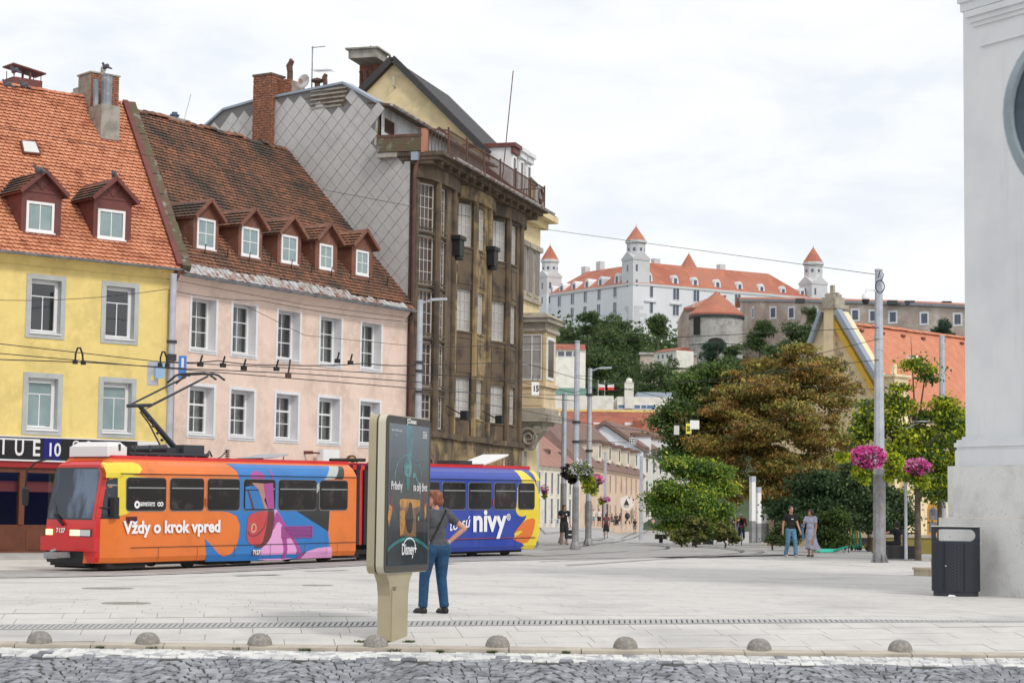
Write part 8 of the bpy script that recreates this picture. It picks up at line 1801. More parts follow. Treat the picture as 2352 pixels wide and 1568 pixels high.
T3('bushy_tree','bluish green bushy tree behind the big steel pole',1998,86,1080,[(1990,1130,50,45),(2040,1150,50,45),(2000,1190,60,40),(2060,1200,40,35),(1970,1080,30,30)],[(.07,.115,.055),(.10,.155,.075),(.045,.085,.04),(.15,.21,.07)],.18,14000,11,tr=.1,th=1.5,clump=.3)
# --- trees on the castle hill, one by one
hill_pal = [(.085,.14,.055),(.12,.185,.065),(.055,.10,.04),(.16,.225,.085)]
HT = [(1305,780,50,560),(1350,735,45,560),(1400,745,60,555),(1385,800,75,500),(1310,850,70,430),(1380,865,85,420),(1450,790,50,540),(1512,745,50,530),(1440,850,70,450),(1490,880,75,400),(1545,860,55,420),(1640,815,45,500),(1690,815,45,490),(1745,765,58,505),(1830,765,70,500),(1780,830,60,470),(1600,870,60,410),(1860,720,32,510),(2170,752,42,470),(1340,900,60,390),(1420,905,60,385),(1980,800,60,470),(1680,860,70,420),(1560,920,50,380)]
where = ['at the left foot of the castle wall','below the left castle windows','rounded one under the crown tower','in front of the crown tower slope','just right of the peach bay','broad one behind the lamp pole','small one below the castle corner','tall one left of the round bastion','mid slope, right of the broad one','low on the slope above the white block','below the stone retaining wall','bluish one at the foot of the round bastion','at the right foot of the round bastion','right of the round bastion under the long wall','large one left of the church gable','low one behind the chestnut crown','above the right end of the white block','small one against the long wall','alone before the long wall beside the white building','directly above the flags','above the chimney of the white block','hidden behind the church gable','between the bastion and the chestnut','behind the tall lime tree']
for k,(px,py,rr,Z) in enumerate(HT):
 rr *= .80; py += 10 if py < 800 else 4
 c = at(px,py,Z); sx = rr / FPX * Z; tp_ = at(px,py - rr * .9,Z).z; base = Vector((c.x,Z,min(hill_z(c.x,Z),c.z - sx * .5))); r = random.Random(k); bl = []
 for q in range(9): a = r.uniform(0,6.28); e_ = r.uniform(.2,.75); zz = r.uniform(-.75,.8); bl.append((sx * e_ * math.cos(a) * (1 - .4 * abs(zz)),sx * e_ * math.sin(a) * .8,c.z - base.z + zz * sx * .85,sx * r.uniform(.32,.5),sx * .45,sx * r.uniform(.25,.4)))
 pal = hill_pal if k not in (11,18) else [(.045,.095,.06),(.065,.115,.07)]
 tree('hill_tree','dark green hill tree ' + where[k],base,tp_,sx,pal,sx * .085,7500,bl,sx * .06,max(1.5,(c.z - base.z) * .8),seed=40 + k,clump=sx * .075,group='trees on the castle hill',limbs=False,shell=.5,per=18,sub=0,flat=.75)
# scrub between them reads as one mass
r = np.random.default_rng(5); pts = []
while len(pts) < 3200:
 px,py = r.uniform(1240,2230),r.uniform(800,935)
 Z = r.uniform(395,632); c = at(px,py,Z); hz0 = hill_z(c.x,Z); q = r.normal(size=(14,3)) * np.array([2.2,2.2,1.6]) + np.array([c.x,Z,hz0 + r.uniform(.5,5)]); pts.append(q)
pts = np.concatenate(pts); ids = np.repeat(np.arange(3200),14); o = leaves('hill_undergrowth',pts,1.5,tones(ids,hill_pal,3),leaf_mat('foliage_scrub',(1,1,1))); tag(o,kind='stuff')

# ================================================================== FLOWER BASKETS
M['basket'] = mat('dark_basket',(.03,.03,.03),.8)
def flower_basket(px,py,rx,ry,Z,label,pal,n=900,trail=None,size=None,group='hanging flower baskets',green=[(.34,.42,.03),(.16,.24,.03),(.45,.5,.03)]):
 c = at(px,py,Z); sx,sz = rx / FPX * Z,ry / FPX * Z; o = thing('flower_basket',label,'flower basket',T(c.x,c.y,c.z),group)
 b = MB(); b.lathe([(0,-sz * .75),(sx * .45,-sz * .6),(sx * .6,-sz * .1),(sx * .55,-sz * .1),(0,-sz * .3)],n=14); b.build('basket',M['basket'],o)
 p,ids = cloud([(0,0,sz * .05,sx * .9,sx * .8,sz * .85)],n,sx * .12,12,int(px),.75); s = size or sx * .16
 leaves('blossoms',p,s,tones(ids,pal,int(px),.25),M.setdefault('petal',leaf_mat('petals',(1,1,1))),o,aspect=.95,centre=(0,0,0),seed=int(px))
 p,ids = cloud([(0,0,-sz * .15,sx * .8,sx * .75,sz * .7)],n // 3,sx * .14,10,int(px) + 1,.4); leaves('leaves',p,s * 1.1,tones(ids,[(.05,.09,.02),(.09,.13,.03)],int(px)),M.setdefault('basket_leaf',leaf_mat('basket_leaves',(1,1,1))),o,seed=3)
 if trail:
  tb = [(tx / FPX * Z,0,-tz / FPX * Z,tw / FPX * Z,tw / FPX * Z * .8,th / FPX * Z) for tx,tz,tw,th in trail]; p,ids = cloud(tb,700,sx * .12,14,int(px) + 2,.2); leaves('trailing_leaves',p,s * 1.5,tones(ids,green,int(px) + 4),M['basket_leaf'],o,droop=.7,aspect=.8,seed=5)
 b = MB(); b.tube([(sx * .5,0,sz * .2),(0,.1,sz * .5),(-sx * .3,.2,sz * .1)],.012,5); b.build('bracket',M['dark_metal'],o); return o
pk = [(.72,.10,.42),(.80,.20,.52),(.62,.05,.30),(.85,.45,.65),(.75,.08,.38)]
wht = [(.80,.80,.80),(.75,.76,.78),(.85,.85,.84),(.2,.28,.08)]
flower_basket(1307,1085,22,22,79.6,'basket of dark purple leaves left of the white blossoms',[(.016,.008,.014),(.03,.012,.022),(.045,.018,.03)],900,[(8,14,8,12)],green=[(.03,.012,.02)])
flower_basket(1336,1080,30,24,79.4,'basket of white blossoms on the grey catenary pole',wht,1300,[(14,32,14,22),(26,40,8,16)])
flower_basket(1370,1103,18,16,89.4,'round pink basket right of the white blossoms',pk,900,[(-6,16,8,12)]); flower_basket(1251,1124,11,14,97,'pink basket just behind the yellow tram tail',pk,600,[(0,14,6,9)]); flower_basket(1389,1146,14,9,149,'small far basket of mixed flowers on the thin lamp pole',pk + wht[:2],600,[(-8,4,7,10)])
flower_basket(1993,1051,40,28,62.6,'large pink basket on the left of the steel camera pole',pk,2200,[(-58,0,18,12),(-20,34,14,16),(-8,48,5,26)]); flower_basket(2102,1074,33,21,64.0,'pink basket on the right arm of the camera pole',pk,1700,[(12,32,22,18),(-22,22,12,16)])
flower_basket(2052,1062,27,26,62.9,'lime green sweet potato vine basket between the pink ones',[(.50,.60,.03),(.60,.66,.04),(.36,.48,.03)],1500,[(-10,30,12,22),(10,28,10,18)]); flower_basket(2170,1098,13,12,75,'small pink basket on the hidden pole near the white plinth',pk,500); flower_basket(990,1056,7,9,70,'little pink and yellow planter behind the display pillar',pk + yl[:2],300)
# ================================================================== PEOPLE
PENDING = []
def caps(b,p,q,r0,r1,n=12,flat0=False,flat1=False,sx=1.0):
 """tapered capsule, closed"""
 p,q = Vector(p),Vector(q); d = (q - p).normalized(); a = d.cross(Vector((0,1,0)))
 if a.length < .1: a = d.cross(Vector((1,0,0)))
 a.normalize(); c = d.cross(a); rows = []
 for k in range(0 if flat0 else 3): t = R(-80 + 27 * k); rows.append((p + d * math.sin(t) * r0,r0 * math.cos(t)))
 rows += [(p,r0),(q,r1)]
 for k in range(0 if flat1 else 3): t = R(26 + 27 * k); rows.append((q + d * math.sin(t) * r1,r1 * math.cos(t)))
 k0 = len(b.v); vs = []
 for c_,r_ in rows:
  for i in range(n): t = 2 * math.pi * i / n; vs.append(c_ + (a * math.cos(t) * sx + c * math.sin(t)) * r_)
 fs = [(j * n + i,j * n + (i + 1) % n,(j + 1) * n + (i + 1) % n,(j + 1) * n + i) for j in range(len(rows) - 1) for i in range(n)] + [tuple(range(n))[::-1],tuple((len(rows) - 1) * n + i for i in range(n))]
 b.add(vs,fs)
def ell(b,c,r,rot=None,n=12):
 c = Vector(c); vs = []; m = n // 2 + 2
 for j in range(1,m):
  t = -math.pi / 2 + math.pi * j / m
  for i in range(n): a = 2 * math.pi * i / n; v = Vector((math.cos(t) * math.cos(a) * r[0],math.cos(t) * math.sin(a) * r[1],math.sin(t) * r[2])); vs.append(c + (rot @ v if rot else v))
 k = len(vs); top = Vector((0,0,r[2])); vs += [c - (rot @ top if rot else top),c + (rot @ top if rot else top)]
 fs = [(j * n + i,j * n + (i + 1) % n,(j + 1) * n + (i + 1) % n,(j + 1) * n + i) for j in range(m - 2) for i in range(n)] + [((i + 1) % n,i,k) for i in range(n)] + [((m - 2) * n + i,(m - 2) * n + (i + 1) % n,k + 1) for i in range(n)]
 b.add(vs,fs)
def chain(b,pts,rs,**kw):
 for i in range(len(pts) - 1): caps(b,pts[i],pts[i + 1],rs[i],rs[i + 1],**kw)
def remesh(b,name,m,parent,vox,smooth=3,cut=None):
 me = bpy.data.meshes.new(name); me.from_pydata(b.v,[],b.f); me.materials.append(m)
 bm = bmesh.new(); bm.from_mesh(me); bmesh.ops.recalc_face_normals(bm,faces=bm.faces); bm.to_mesh(me); bm.free()
 o = put(name,me,parent); md = o.modifiers.new('r','REMESH'); md.mode = 'VOXEL'; md.voxel_size = vox; md.use_smooth_shade = True
 s = o.modifiers.new('s','SMOOTH'); s.factor = .5; s.iterations = smooth; PENDING.append((o,cut)); return o
def bake_people():
 bpy.context.view_layer.update(); dg = bpy.context.evaluated_depsgraph_get(); new = []
 for o,cut in PENDING: new.append(bpy.data.meshes.new_from_object(o.evaluated_get(dg)))
 for (o,cut),me in zip(PENDING,new):
  o.modifiers.clear(); old = o.data; mats_ = list(old.materials); o.data = me
  if not me.materials:
   for m in mats_: me.materials.append(m)
  me.polygons.foreach_set('use_smooth',[True] * len(me.polygons))
  if cut:
   bm = bmesh.new(); bm.from_mesh(me)
   for co,no in cut: bmesh.ops.bisect_plane(bm,geom=bm.verts[:] + bm.edges[:] + bm.faces[:],plane_co=co,plane_no=no,clear_outer=True)
   bm.to_mesh(me); bm.free()
  me.name = o.name; bpy.data.meshes.remove(old)
def cloth(n,c,r=.85): return M.setdefault(n,mat(n,c,r,var=(tuple(x * .66 for x in c),9,.44,.66),bump=(11,.6,.035)))
M['skin'] = mat('skin',(.52,.28,.20),.55,var=((.46,.22,.155),6,.4,.7)); M['skin_tan'] = mat('tanned_skin',(.40,.20,.13),.55)
HAIRS = dict(auburn=mat('auburn_hair',(.17,.048,.022),.45,streak=((.28,.09,.035),22,.4,.65)),brown=mat('brown_hair',(.055,.032,.022),.5),black=mat('black_hair',(.015,.012,.011),.5),grey=mat('grey_hair',(.45,.44,.42),.6),blond=mat('fair_hair',(.32,.22,.12),.5),cap=mat('white_cap',(.75,.75,.75),.8))
def person(label,px,py,H,face,top=None,legs=None,shoes=None,hair='brown',pose='stand',vox=.02,Z=None,topc=(.02,.02,.02),legc=(.02,.02,.02),kind='trousers',sleeves='short',hairlen=0,headturn=0,arms=None,step=.0,lean=0,skin='skin',fat=1.0,fing=True,group=None,seat=0,shoec=(.02,.02,.02),female=False,extra=None,steps=None):
 """face: heading in degrees, 0 = away from camera, 90 = to the right, 180 = towards camera"""
 p = G(px,py) if Z is None else at(px,py,Z); k = H / 1.70
 o = thing('person',label,'person',T(p.x,p.y,p.z,-R(face),k),group); sk = M[skin]
 hw = .092 * fat; sh = (.165 if female else .185); z_hip,z_kn,z_an = .90,.48,.085
 if seat: z_hip = seat
 # feet
 ft = [(-hw * 1.05,step,0),(hw * 1.05,-step,0)] if steps is None else steps
 J = {}
 for s,i in ((-1,0),(1,1)):
  hip = Vector((s * hw,0,z_hip)); f = Vector(ft[i]); an = Vector((f[0],f[1],z_an + f[2]))
  kn = hip.lerp(an,.5) + Vector((0,.035 + abs(step) * .15,0)) if not seat else Vector((s * (hw + .03),.42,seat + .02))
  if seat: an = Vector((s * hw,.40,z_an)); f = Vector((s * hw,.40,0))
  J[s] = (hip,kn,an,f)
 ln = lean; ch = Vector((0,ln,z_hip + .36)); nk = Vector((0,ln * 1.25 + .0,z_hip + .555)); hd = Vector((0,ln * 1.4 + .025,z_hip + .70))
 A = {}
 for s in (-1,1):
  shd = Vector((s * sh,ln * 1.1,z_hip + .505))
  if arms and s in arms: el,wr = Vector(arms[s][0]),Vector(arms[s][1])
  else: el = shd + Vector((s * .05,-.02 - s * step * .4,-.28)); wr = el + Vector((s * .01,.07 - s * step * .5,-.25))
  A[s] = (shd,el,wr)
 # ---- body: one continuous skin
 b = MB()
 ell(b,(0,0,z_hip + .02),(.155 * fat,.105 * fat,.13)); ell(b,(0,.01,z_hip + .20),(.13 * fat,.095 * fat,.16)); ell(b,(0,ln * .9,z_hip + .38),(.15 * fat,.10,.16)); caps(b,A[-1][0],A[1][0],.062,.062); caps(b,nk - Vector((0,.0,.08)),hd - Vector((0,.01,.05)),.056,.052)
 rt = Matrix.Rotation(-R(headturn),3,'Z'); HV = lambda x,y,z: hd + rt @ Vector((x,y,z))
 ell(b,HV(0,-.008,.03),(.074,.092,.092)); ell(b,HV(0,.022,-.035),(.058,.068,.075)); ell(b,HV(0,.095,-.012),(.013,.022,.022)); ell(b,HV(0,.088,.008),(.010,.014,.03)); ell(b,HV(0,.078,-.055),(.022,.018,.010)); ell(b,HV(0,.068,-.088),(.024,.022,.02)); ell(b,HV(-.074,-.005,-.005),(.012,.02,.032)); ell(b,HV(.074,-.005,-.005),(.012,.02,.032))
 for s in (-1,1):
  shd,el,wr = A[s]; hip,kn,an,f = J[s]
  caps(b,shd,el,.050 * fat,.040); caps(b,el,wr,.041,.027)
  caps(b,hip,kn,.088 * fat,.058); caps(b,kn,an,.058,.036); ell(b,kn.lerp(an,.28) - Vector((0,.018,0)),(.050,.052,.11)); caps(b,an,(f[0],f[1] + .10,f[2] + .035),.036,.03)
  # hand: palm, four unequal bent fingers, thumb off the side
  d = (wr - el).normalized(); side = Vector((0,1,0)) - d * d.y
  if arms and s in arms and len(arms[s]) > 2: d = Vector(arms[s][2]).normalized(); side = Vector(arms[s][3]); 
  if side.length < .1: side = Vector((1,0,0))
  side = (side - d * side.dot(d)).normalized(); nn = d.cross(side) * s; pl = wr + d * .05
  caps(b,wr + d * .01,wr + d * .085,.028,.030,sx=1)
  caps(b,wr + d * .03 + side * .018,wr + d * .085 + side * .022,.018,.018); caps(b,wr + d * .03 - side * .018,wr + d * .08 - side * .022,.018,.017)
  if fing:
   for q,(of,L_) in enumerate(((.030,.060),(.011,.070),(-.009,.066),(-.028,.050))):
    r0 = wr + d * .088 + side * of; m1 = r0 + d * L_ * .5 - nn * .004; m2 = m1 + d * L_ * .42 - nn * .022; caps(b,r0,m1,.0095,.009,n=8); caps(b,m1,m2,.009,.0075,n=8)
  t0 = wr + d * .035 + side * .030; t1 = t0 + d * .032 + side * .026; caps(b,t0,t1,.012,.0105,n=8); caps(b,t1,t1 + d * .03 + side * .006 - nn * .008,.0105,.008,n=8)
 remesh(b,'body',sk,o,vox,2)
 # ---- clothes
 e = .014
 b = MB(); hem = z_hip + (.03 if kind != 'dress' else 0)
 ell(b,(0,0,z_hip + .06),(.168 * fat,.118 * fat,.14)); ell(b,(0,.01,z_hip + .21),(.15 * fat,.112 * fat,.17)); ell(b,(0,ln * .9,z_hip + .38),(.168 * fat,.122,.165)); caps(b,A[-1][0] - Vector((0,0,.005)),A[1][0] - Vector((0,0,.005)),.072,.072); caps(b,nk - Vector((0,0,.12)),nk - Vector((0,0,.03)),.085,.064,flat1=True)
 if female: 
  for s in (-1,1): ell(b,(s * .07,.085 + ln,z_hip + .36),(.07,.06,.065))
 for s in (-1,1):
  shd,el,wr = A[s]
  if sleeves == 'short': caps(b,shd,shd.lerp(el,.62),.070 * fat,.062,flat1=True)
  elif sleeves == 'long': caps(b,shd,el,.068,.054); caps(b,el,el.lerp(wr,.95),.054,.040,flat1=True)
  else: caps(b,shd - Vector((s * .02,0,0)),shd,.066,.062)
 remesh(b,'shirt' if kind != 'dress' else 'dress_top',cloth(top or 'top_' + label[:12],topc),o,max(vox,.012),3,cut=[((0,0,hem),(0,0,-1))])
 b = MB()
 if kind == 'trousers' or kind == 'shorts':
  ell(b,(0,0,z_hip + .015),(.172 * fat,.124 * fat,.13))
  for s in (-1,1):
   hip,kn,an,f = J[s]
   if female and not seat: ell(b,hip + Vector((s * .01,-.05,-.01)),(.095 * fat,.09,.11))
   if kind == 'shorts': q = hip.lerp(kn,.92); caps(b,hip,q,.106 * fat,.092,flat1=True)
   else: caps(b,hip,kn,.104 * fat,.076); caps(b,kn,an + Vector((0,0,-.0)),.076,.066,flat1=True); ell(b,an + Vector((0,.0,.05)),(.070,.075,.03)); ell(b,kn.lerp(an,.55),(.069,.072,.05))
  remesh(b,kind,cloth(legs or 'legs_' + label[:12],legc),o,max(vox,.012),2,cut=[((0,0,z_hip + .12),(0,0,1))])
 else:
  L_ = .42 if kind == 'skirt' else .62
  prof_ = [(.12,.12),(.165,.05),(.185,-.1),(.215 if kind == 'skirt' else .20,-L_ * .6),(.235 if kind == 'skirt' else .27,-L_)]
  prof2 = [(r_ * fat,z_) for r_,z_ in prof_]; b.lathe(prof2,(0,0,z_hip),20,sy=.8); n_ = len(b.v)
  for i,v in enumerate(b.v):
   t = max(0,(z_hip - v[2]) / L_); a = math.atan2(v[1],v[0]); w = 1 + .09 * t * math.sin(a * 5); b.v[i] = (v[0] * w - (.10 * t * t if kind == 'dress' else 0),v[1] * w - .02 * t,v[2] + .04 * t * math.sin(a * 2))
  b.build('skirt',cloth(legs or 'legs_' + label[:12],legc),o,smooth=True)
 b = MB()
 for s in (-1,1):
  hip,kn,an,f = J[s]; caps(b,(f[0],f[1] - .03,f[2] + .045),(f[0] + s * .01,f[1] + .13,f[2] + .035),.048,.040); caps(b,(f[0],f[1] - .03,f[2] + .02),(f[0] + s * .012,f[1] + .165,f[2] + .02),.044,.034); caps(b,(f[0],f[1] - .01,f[2] + .05),(f[0],f[1] - .0,f[2] + .10),.046,.044,flat1=True)
 for s in (-1,1):
  bb = MB(); n_ = len(b.v) // 2; bb.v = b.v[:n_] if s < 0 else b.v[n_:]; half = len(b.f) // 2; bb.f = b.f[:half] if s < 0 else [tuple(i - n_ for i in f_) for f_ in b.f[half:]]; bb.m = [0] * half
  remesh(bb,'shoe',cloth(shoes or 'shoe_' + label[:12],shoec,.6),o,max(vox,.011),2,cut=[((0,0,.004),(0,0,-1))])
 # hair
 b = MB(); hm = HAIRS[hair]
 ell(b,HV(0,-.022,.045),(.088,.098,.092))
 if hairlen >= 1: ell(b,HV(0,-.045,-.025),(.088,.068,.085)); ell(b,HV(-.07,-.01,-.02),(.026,.055,.07)); ell(b,HV(.07,-.01,-.02),(.026,.055,.07)); ell(b,HV(0,.045,.085),(.072,.05,.04))
 if hairlen == 2: caps(b,HV(0,-.07,-.02),HV(0,-.085,-.22),.07,.05)
 if hairlen == 3: ell(b,HV(0,-.105,.03),(.045,.045,.045))
 if hair == 'cap': ell(b,HV(0,.09,.05),(.06,.06,.012))
 cutp = HV(0,.052 if hairlen >= 1 else .045,.0); remesh(b,'hair',hm,o,max(vox * .8,.009),2,cut=None if hairlen >= 1 or hair == 'cap' else [(HV(0,.0,.0),rt @ Vector((0,.55,-.8)))])
 if vox < .03:
  for s in (-1,1): b = MB(); ell(b,HV(s * .032,.082,.012),(.013,.007,.007),n=8); b.build('eye',M['black'],o,smooth=True)
 if extra: extra(o,A,J,hd,HV,b)
 return o
# --- woman with hands on her hips looking up at the poster, back to us
def woman_extra(o,A,J,hd,HV,b):
 b = MB(); pts = [(-.135,.09,1.42),(-.145,.0,1.462),(-.115,-.085,1.43),(-.03,-.128,1.33),(.06,-.135,1.18),(.14,-.11,1.03),(.175,-.02,.98)]
 pts = [(-x,y,z) for x,y,z in pts]
 for p,q in zip(pts[:-1],pts[1:]): b.bar(p,q,.012,.034,up=(0,-1,.3))
 b.build('shoulder_strap',M['black'],o)
 for s in (-1,1):
  wr = A[s][2]; el = A[s][1]; d = (wr - el).normalized(); b = MB(); b.tube([wr - d * .03,wr - d * .015],.036,10); b.build('bracelet',M['steel'],o)
 b = MB()
 for s in (-1,1):
  x0 = s * .085; y0 = -.128; b.box(x0 - .058,x0 + .058,y0 - .006,y0 + .02,.945,.955)
 b.build('pocket_stitching',cloth('denim_light',(.05,.13,.24)),o)
ar = {-1: ((-.42,-.20,1.20),(-.20,-.095,.985),(.35,.75,-.55),(.2,.1,-1)),1: ((.43,-.10,1.19),(.195,-.03,.985),(-.45,.65,-.5),(.1,.1,-1))}
person('woman with auburn bob, grey T-shirt and jeans, hands on hips, beside the advertising display',997,1408,1.68,-38,top='grey_tshirt',topc=(.075,.078,.09),legs='blue_jeans',legc=(.012,.062,.15),shoec=(.013,.013,.015),shoes='black_sneaker',hair='auburn',hairlen=1,vox=.0075,headturn=-52,arms=ar,female=True,fat=1.2,steps=[(-.16,.05,0),(.14,-.05,0)],extra=woman_extra)
# --- strolling couple
def logo(o,A,J,hd,HV,b): b = MB(); b.box(-.04,.045,.118,.1245,1.27,1.295); b.build('chest_print',M['white'],o)
person('young man in black T-shirt and blue jeans walking beside a woman in a pale dress',1816,1279,1.76,158,top='black_tshirt',topc=(.010,.010,.011),legs='light_jeans',legc=(.10,.22,.36),hair='brown',vox=.014,step=.17,shoec=(.5,.5,.5),extra=logo,group=None)
def jacket(o,A,J,hd,HV,b):
 b = MB(); wr = A[1][2]; 
 for k in range(5): ell(b,(wr.x + .02 + .03 * math.sin(k),wr.y + .02,wr.z + .02 - k * .11),(.085 - .008 * k,.06,.09))
 remesh(b,'denim_jacket',cloth('denim_jacket',(.10,.20,.33)),o,.016,3)
person('woman in pale blue patterned dress carrying a denim jacket',1862,1278,1.66,205,top='pale_dress',topc=(.48,.50,.62),legs='pale_dress',legc=(.48,.50,.62),kind='dress',hair='brown',hairlen=3,vox=.014,step=.14,shoec=(.08,.06,.05),female=True,fat=1.08,headturn=50,arms={1: ((.27,.04,1.14),(.20,.24,1.10))},extra=jacket)
# --- man in black with a bag, on his phone
def bagx(o,A,J,hd,HV,b):
 wr = A[-1][2]; b = MB(); b.box(wr.x - .20,wr.x + .22,wr.y - .09,wr.y + .09,wr.z - .62,wr.z - .24); bg = b.build('bag',M['black'],o); b = MB(); b.box(wr.x - .14,wr.x + .12,wr.y + .091,wr.y + .096,wr.z - .46,wr.z - .42); b.build('bag_stripe',M['white'],bg); b = MB(); b.tube([(wr.x - .12,wr.y,wr.z - .24),(wr.x,wr.y,wr.z - .06),(wr.x + .12,wr.y,wr.z - .24)],.014,6); b.build('bag_handle',M['black'],bg)
 w2 = A[1][2]; b = MB(); b.box(w2.x - .06,w2.x + .02,w2.y + .06,w2.y + .075,w2.z + .0,w2.z + .14); b.build('phone',M['dark_metal'],o); b = MB(); b.box(-.10,-.05,.118,.1245,1.27,1.34); b.build('chest_print',M['white'],o)
person('man in black T-shirt and dark shorts holding a phone and black bag by the poles',1295,1250,1.80,165,top='black_tshirt',topc=(.010,.010,.011),legs='dark_shorts',legc=(.03,.031,.036),kind='shorts',hair='brown',hairlen=1,vox=.016,step=.09,arms={1: ((.25,.02,1.15),(.16,.26,1.20))},shoec=(.4,.2,.16),extra=bagx,headturn=8)
# --- cyclist and elderly woman by the light columns
def bike(o,A,J,hd,HV,b):
 bk = MB()
 for y in (-.52,.52): bk.tube([(0,y + .33 * math.cos(t),.34 + .33 * math.sin(t)) for t in np.linspace(0,6.283,19)],.02,5,caps=False)
 for p,q in (((0,-.52,.34),(0,-.1,.34)),((0,-.1,.34),(0,-.18,.86)),((0,-.18,.78),(0,.38,.80)),((0,-.1,.34),(0,.36,.72)),((0,.52,.34),(0,.36,.98)),((0,-.52,.34),(0,-.18,.80))): bk.tube([p,q],.02,6)
 bk.tube([(-.28,.30,1.02),(0,.38,1.0),(.28,.30,1.02)],.016,6); ell(bk,(0,-.18,.89),(.07,.13,.035)); bk.build('bicycle',M['dark_metal'],None,M=o.matrix_basis.copy())
bkx = MB()
p = G(1703,1252); bt = thing('bicycle','dark bicycle under the cyclist in the crimson jacket','bicycle',T(p.x,p.y,p.z,-R(6)))
for y in (-.52,.52):
 w = MB(); w.tube([(0,y + .32 * math.cos(t),.34 + .32 * math.sin(t)) for t in np.linspace(0,6.283,19)],.022,5,caps=False); wo = w.build('wheel',M['black'],bt); w = MB()
 for k in range(6): t = k * math.pi / 6; w.bar((0,y - .3 * math.cos(t),.34 - .3 * math.sin(t)),(0,y + .3 * math.cos(t),.34 + .3 * math.sin(t)),.006)
 w.build('spokes',M['steel'],wo)
b = MB()
for p_,q_ in (((0,-.52,.34),(0,-.1,.34)),((0,-.1,.34),(0,-.18,.86)),((0,-.18,.78),(0,.38,.80)),((0,-.1,.34),(0,.36,.72)),((0,.52,.34),(0,.36,.98)),((0,-.52,.34),(0,-.18,.80))): b.tube([p_,q_],.02,6)
b.build('frame',M['dark_metal'],bt); b = MB(); b.tube([(-.28,.30,1.02),(0,.38,1.0),(.28,.30,1.02)],.016,6); b.build('handlebar',M['dark_metal'],bt); b = MB(); ell(b,(0,-.18,.89),(.07,.13,.035)); b.build('saddle',M['black'],bt,smooth=True)
def pack(c):
 def f(o,A,J,hd,HV,b): b = MB(); ell(b,(0,-.17,1.24),(.13,.085,.19)); remesh(b,'backpack',cloth('backpack_%02d' % int(c[0] * 90),c),o,.02,2)
 return f
person('cyclist in crimson jacket with black backpack and white cap riding a bicycle away',1703,1250,1.72,6,topc=(.36,.025,.09),top='crimson_jacket',legc=(.04,.05,.10),legs='dark_trousers',sleeves='long',hair='cap',vox=.02,lean=.14,arms={-1: ((-.27,.20,1.10),(-.24,.34,1.02)),1: ((.27,.20,1.10),(.24,.34,1.02))},steps=[(-.13,.0,.16),(.13,-.04,.30)],extra=pack((.02,.022,.026)),fat=1.05)
person('elderly woman with grey hair and dark waistcoat standing left of the cyclist',1678,1251,1.56,180,topc=(.10,.055,.075),top='plum_waistcoat',legc=(.03,.03,.035),legs='black_skirt',kind='skirt',hair='grey',hairlen=1,vox=.022,sleeves='long',female=True,fat=1.1)
person('person in pale blue shirt half hidden behind the cyclist',1691,1247,1.62,180,topc=(.36,.42,.56),top='pale_blue_shirt',legc=(.30,.30,.34),legs='pale_trousers',hair='grey',vox=.024,sleeves='long',fat=1.05)
# --- seated person at the bench right of the steel pole
SEATY = 1279
person('person with black curly hair sitting on the dark bench by the steel pole',2061,1276,1.68,-40,topc=(.012,.012,.02),top='black_top',legc=(.02,.02,.03),legs='black_trousers',hair='black',hairlen=3,vox=.016,seat=.47,arms={-1: ((-.34,.22,.86),(-.16,.42,.88))},female=True)
def seatx(): pass
# --- people down the street
far = [(1392,1235,1.66,0,'woman in red jacket and black skirt with a grey backpack walking down the street',(.28,.035,.05),(.012,.012,.014),'skirt','brown',2,pack((.10,.10,.11))),
  (1458,1225,1.62,178,'young woman in black crop top and grey shorts, left of a pair',(.02,.02,.022),(.20,.21,.23),'shorts','brown',2,None),
  (1473,1225,1.62,182,'young woman in black top and dark skirt, right of a pair',(.018,.016,.018),(.03,.025,.05),'skirt','brown',2,None),
  (1500,1219,1.66,175,'walker in pink and white top with blue shorts carrying a dark bag',(.70,.34,.38),(.10,.16,.34),'shorts','black',0,None),
  (1527,1214,1.62,170,'person in pale top at the edge of the green tree',(.55,.58,.60),(.12,.22,.30),'trousers','brown',0,None)]
def ground_far(px,py,hpx,H): return H * FPX / hpx
for (px,py,H,fc,lab,tc_,lc_,kd,hr_,hl,ex) in far:
 person(lab,px,py,H,fc,topc=tc_,top='far_top_%d' % px,legc=lc_,legs='far_legs_%d' % px,kind=kd,hair=hr_,hairlen=hl,vox=.03,step=.1,extra=ex,fing=False,female=kd != 'trousers')
for (px,py,Zf,H,fc,lab,tc_,lc_,kd,hr_) in ((1362.5,1206.5,213,1.76,180,'man in white T-shirt and light blue shorts on the far pavement, left of two',(.78,.78,.78),(.20,.34,.52),'shorts','brown'),(1376,1207.5,211,1.78,178,'man in white T-shirt and dark shorts on the far pavement, right of two',(.78,.78,.78),(.03,.03,.04),'shorts','black'),(1392,1205,222,1.72,90,'dark dressed person standing at the peach house front',(.05,.05,.05),(.04,.04,.05),'trousers','black'),(1453,1200,240,1.76,175,'man in beige shirt pushing a pram on the far pavement',(.42,.38,.33),(.32,.30,.27),'trousers','grey')):
 person(lab,px,py,H,fc,Z=Zf,topc=tc_,top='far_top_%d' % int(px),legc=lc_,legs='far_legs_%d' % int(px),kind=kd,hair=hr_,vox=.03,step=.08,fing=False)
for k,px in enumerate((1405,1415,1424)):
 person(('left','middle','right')[k] + ' one of three guests sitting at the cafe tables by the peach house',px,1206 - k,1.7,(100,180,250)[k],Z=222 + 3 * k,topc=((.05,.04,.04),(.06,.08,.05),(.12,.04,.03))[k],top='guest_top_%d' % k,legc=(.05,.05,.06),legs='guest_legs',hair='brown',vox=.03,seat=.47,fing=False)
bake_people()

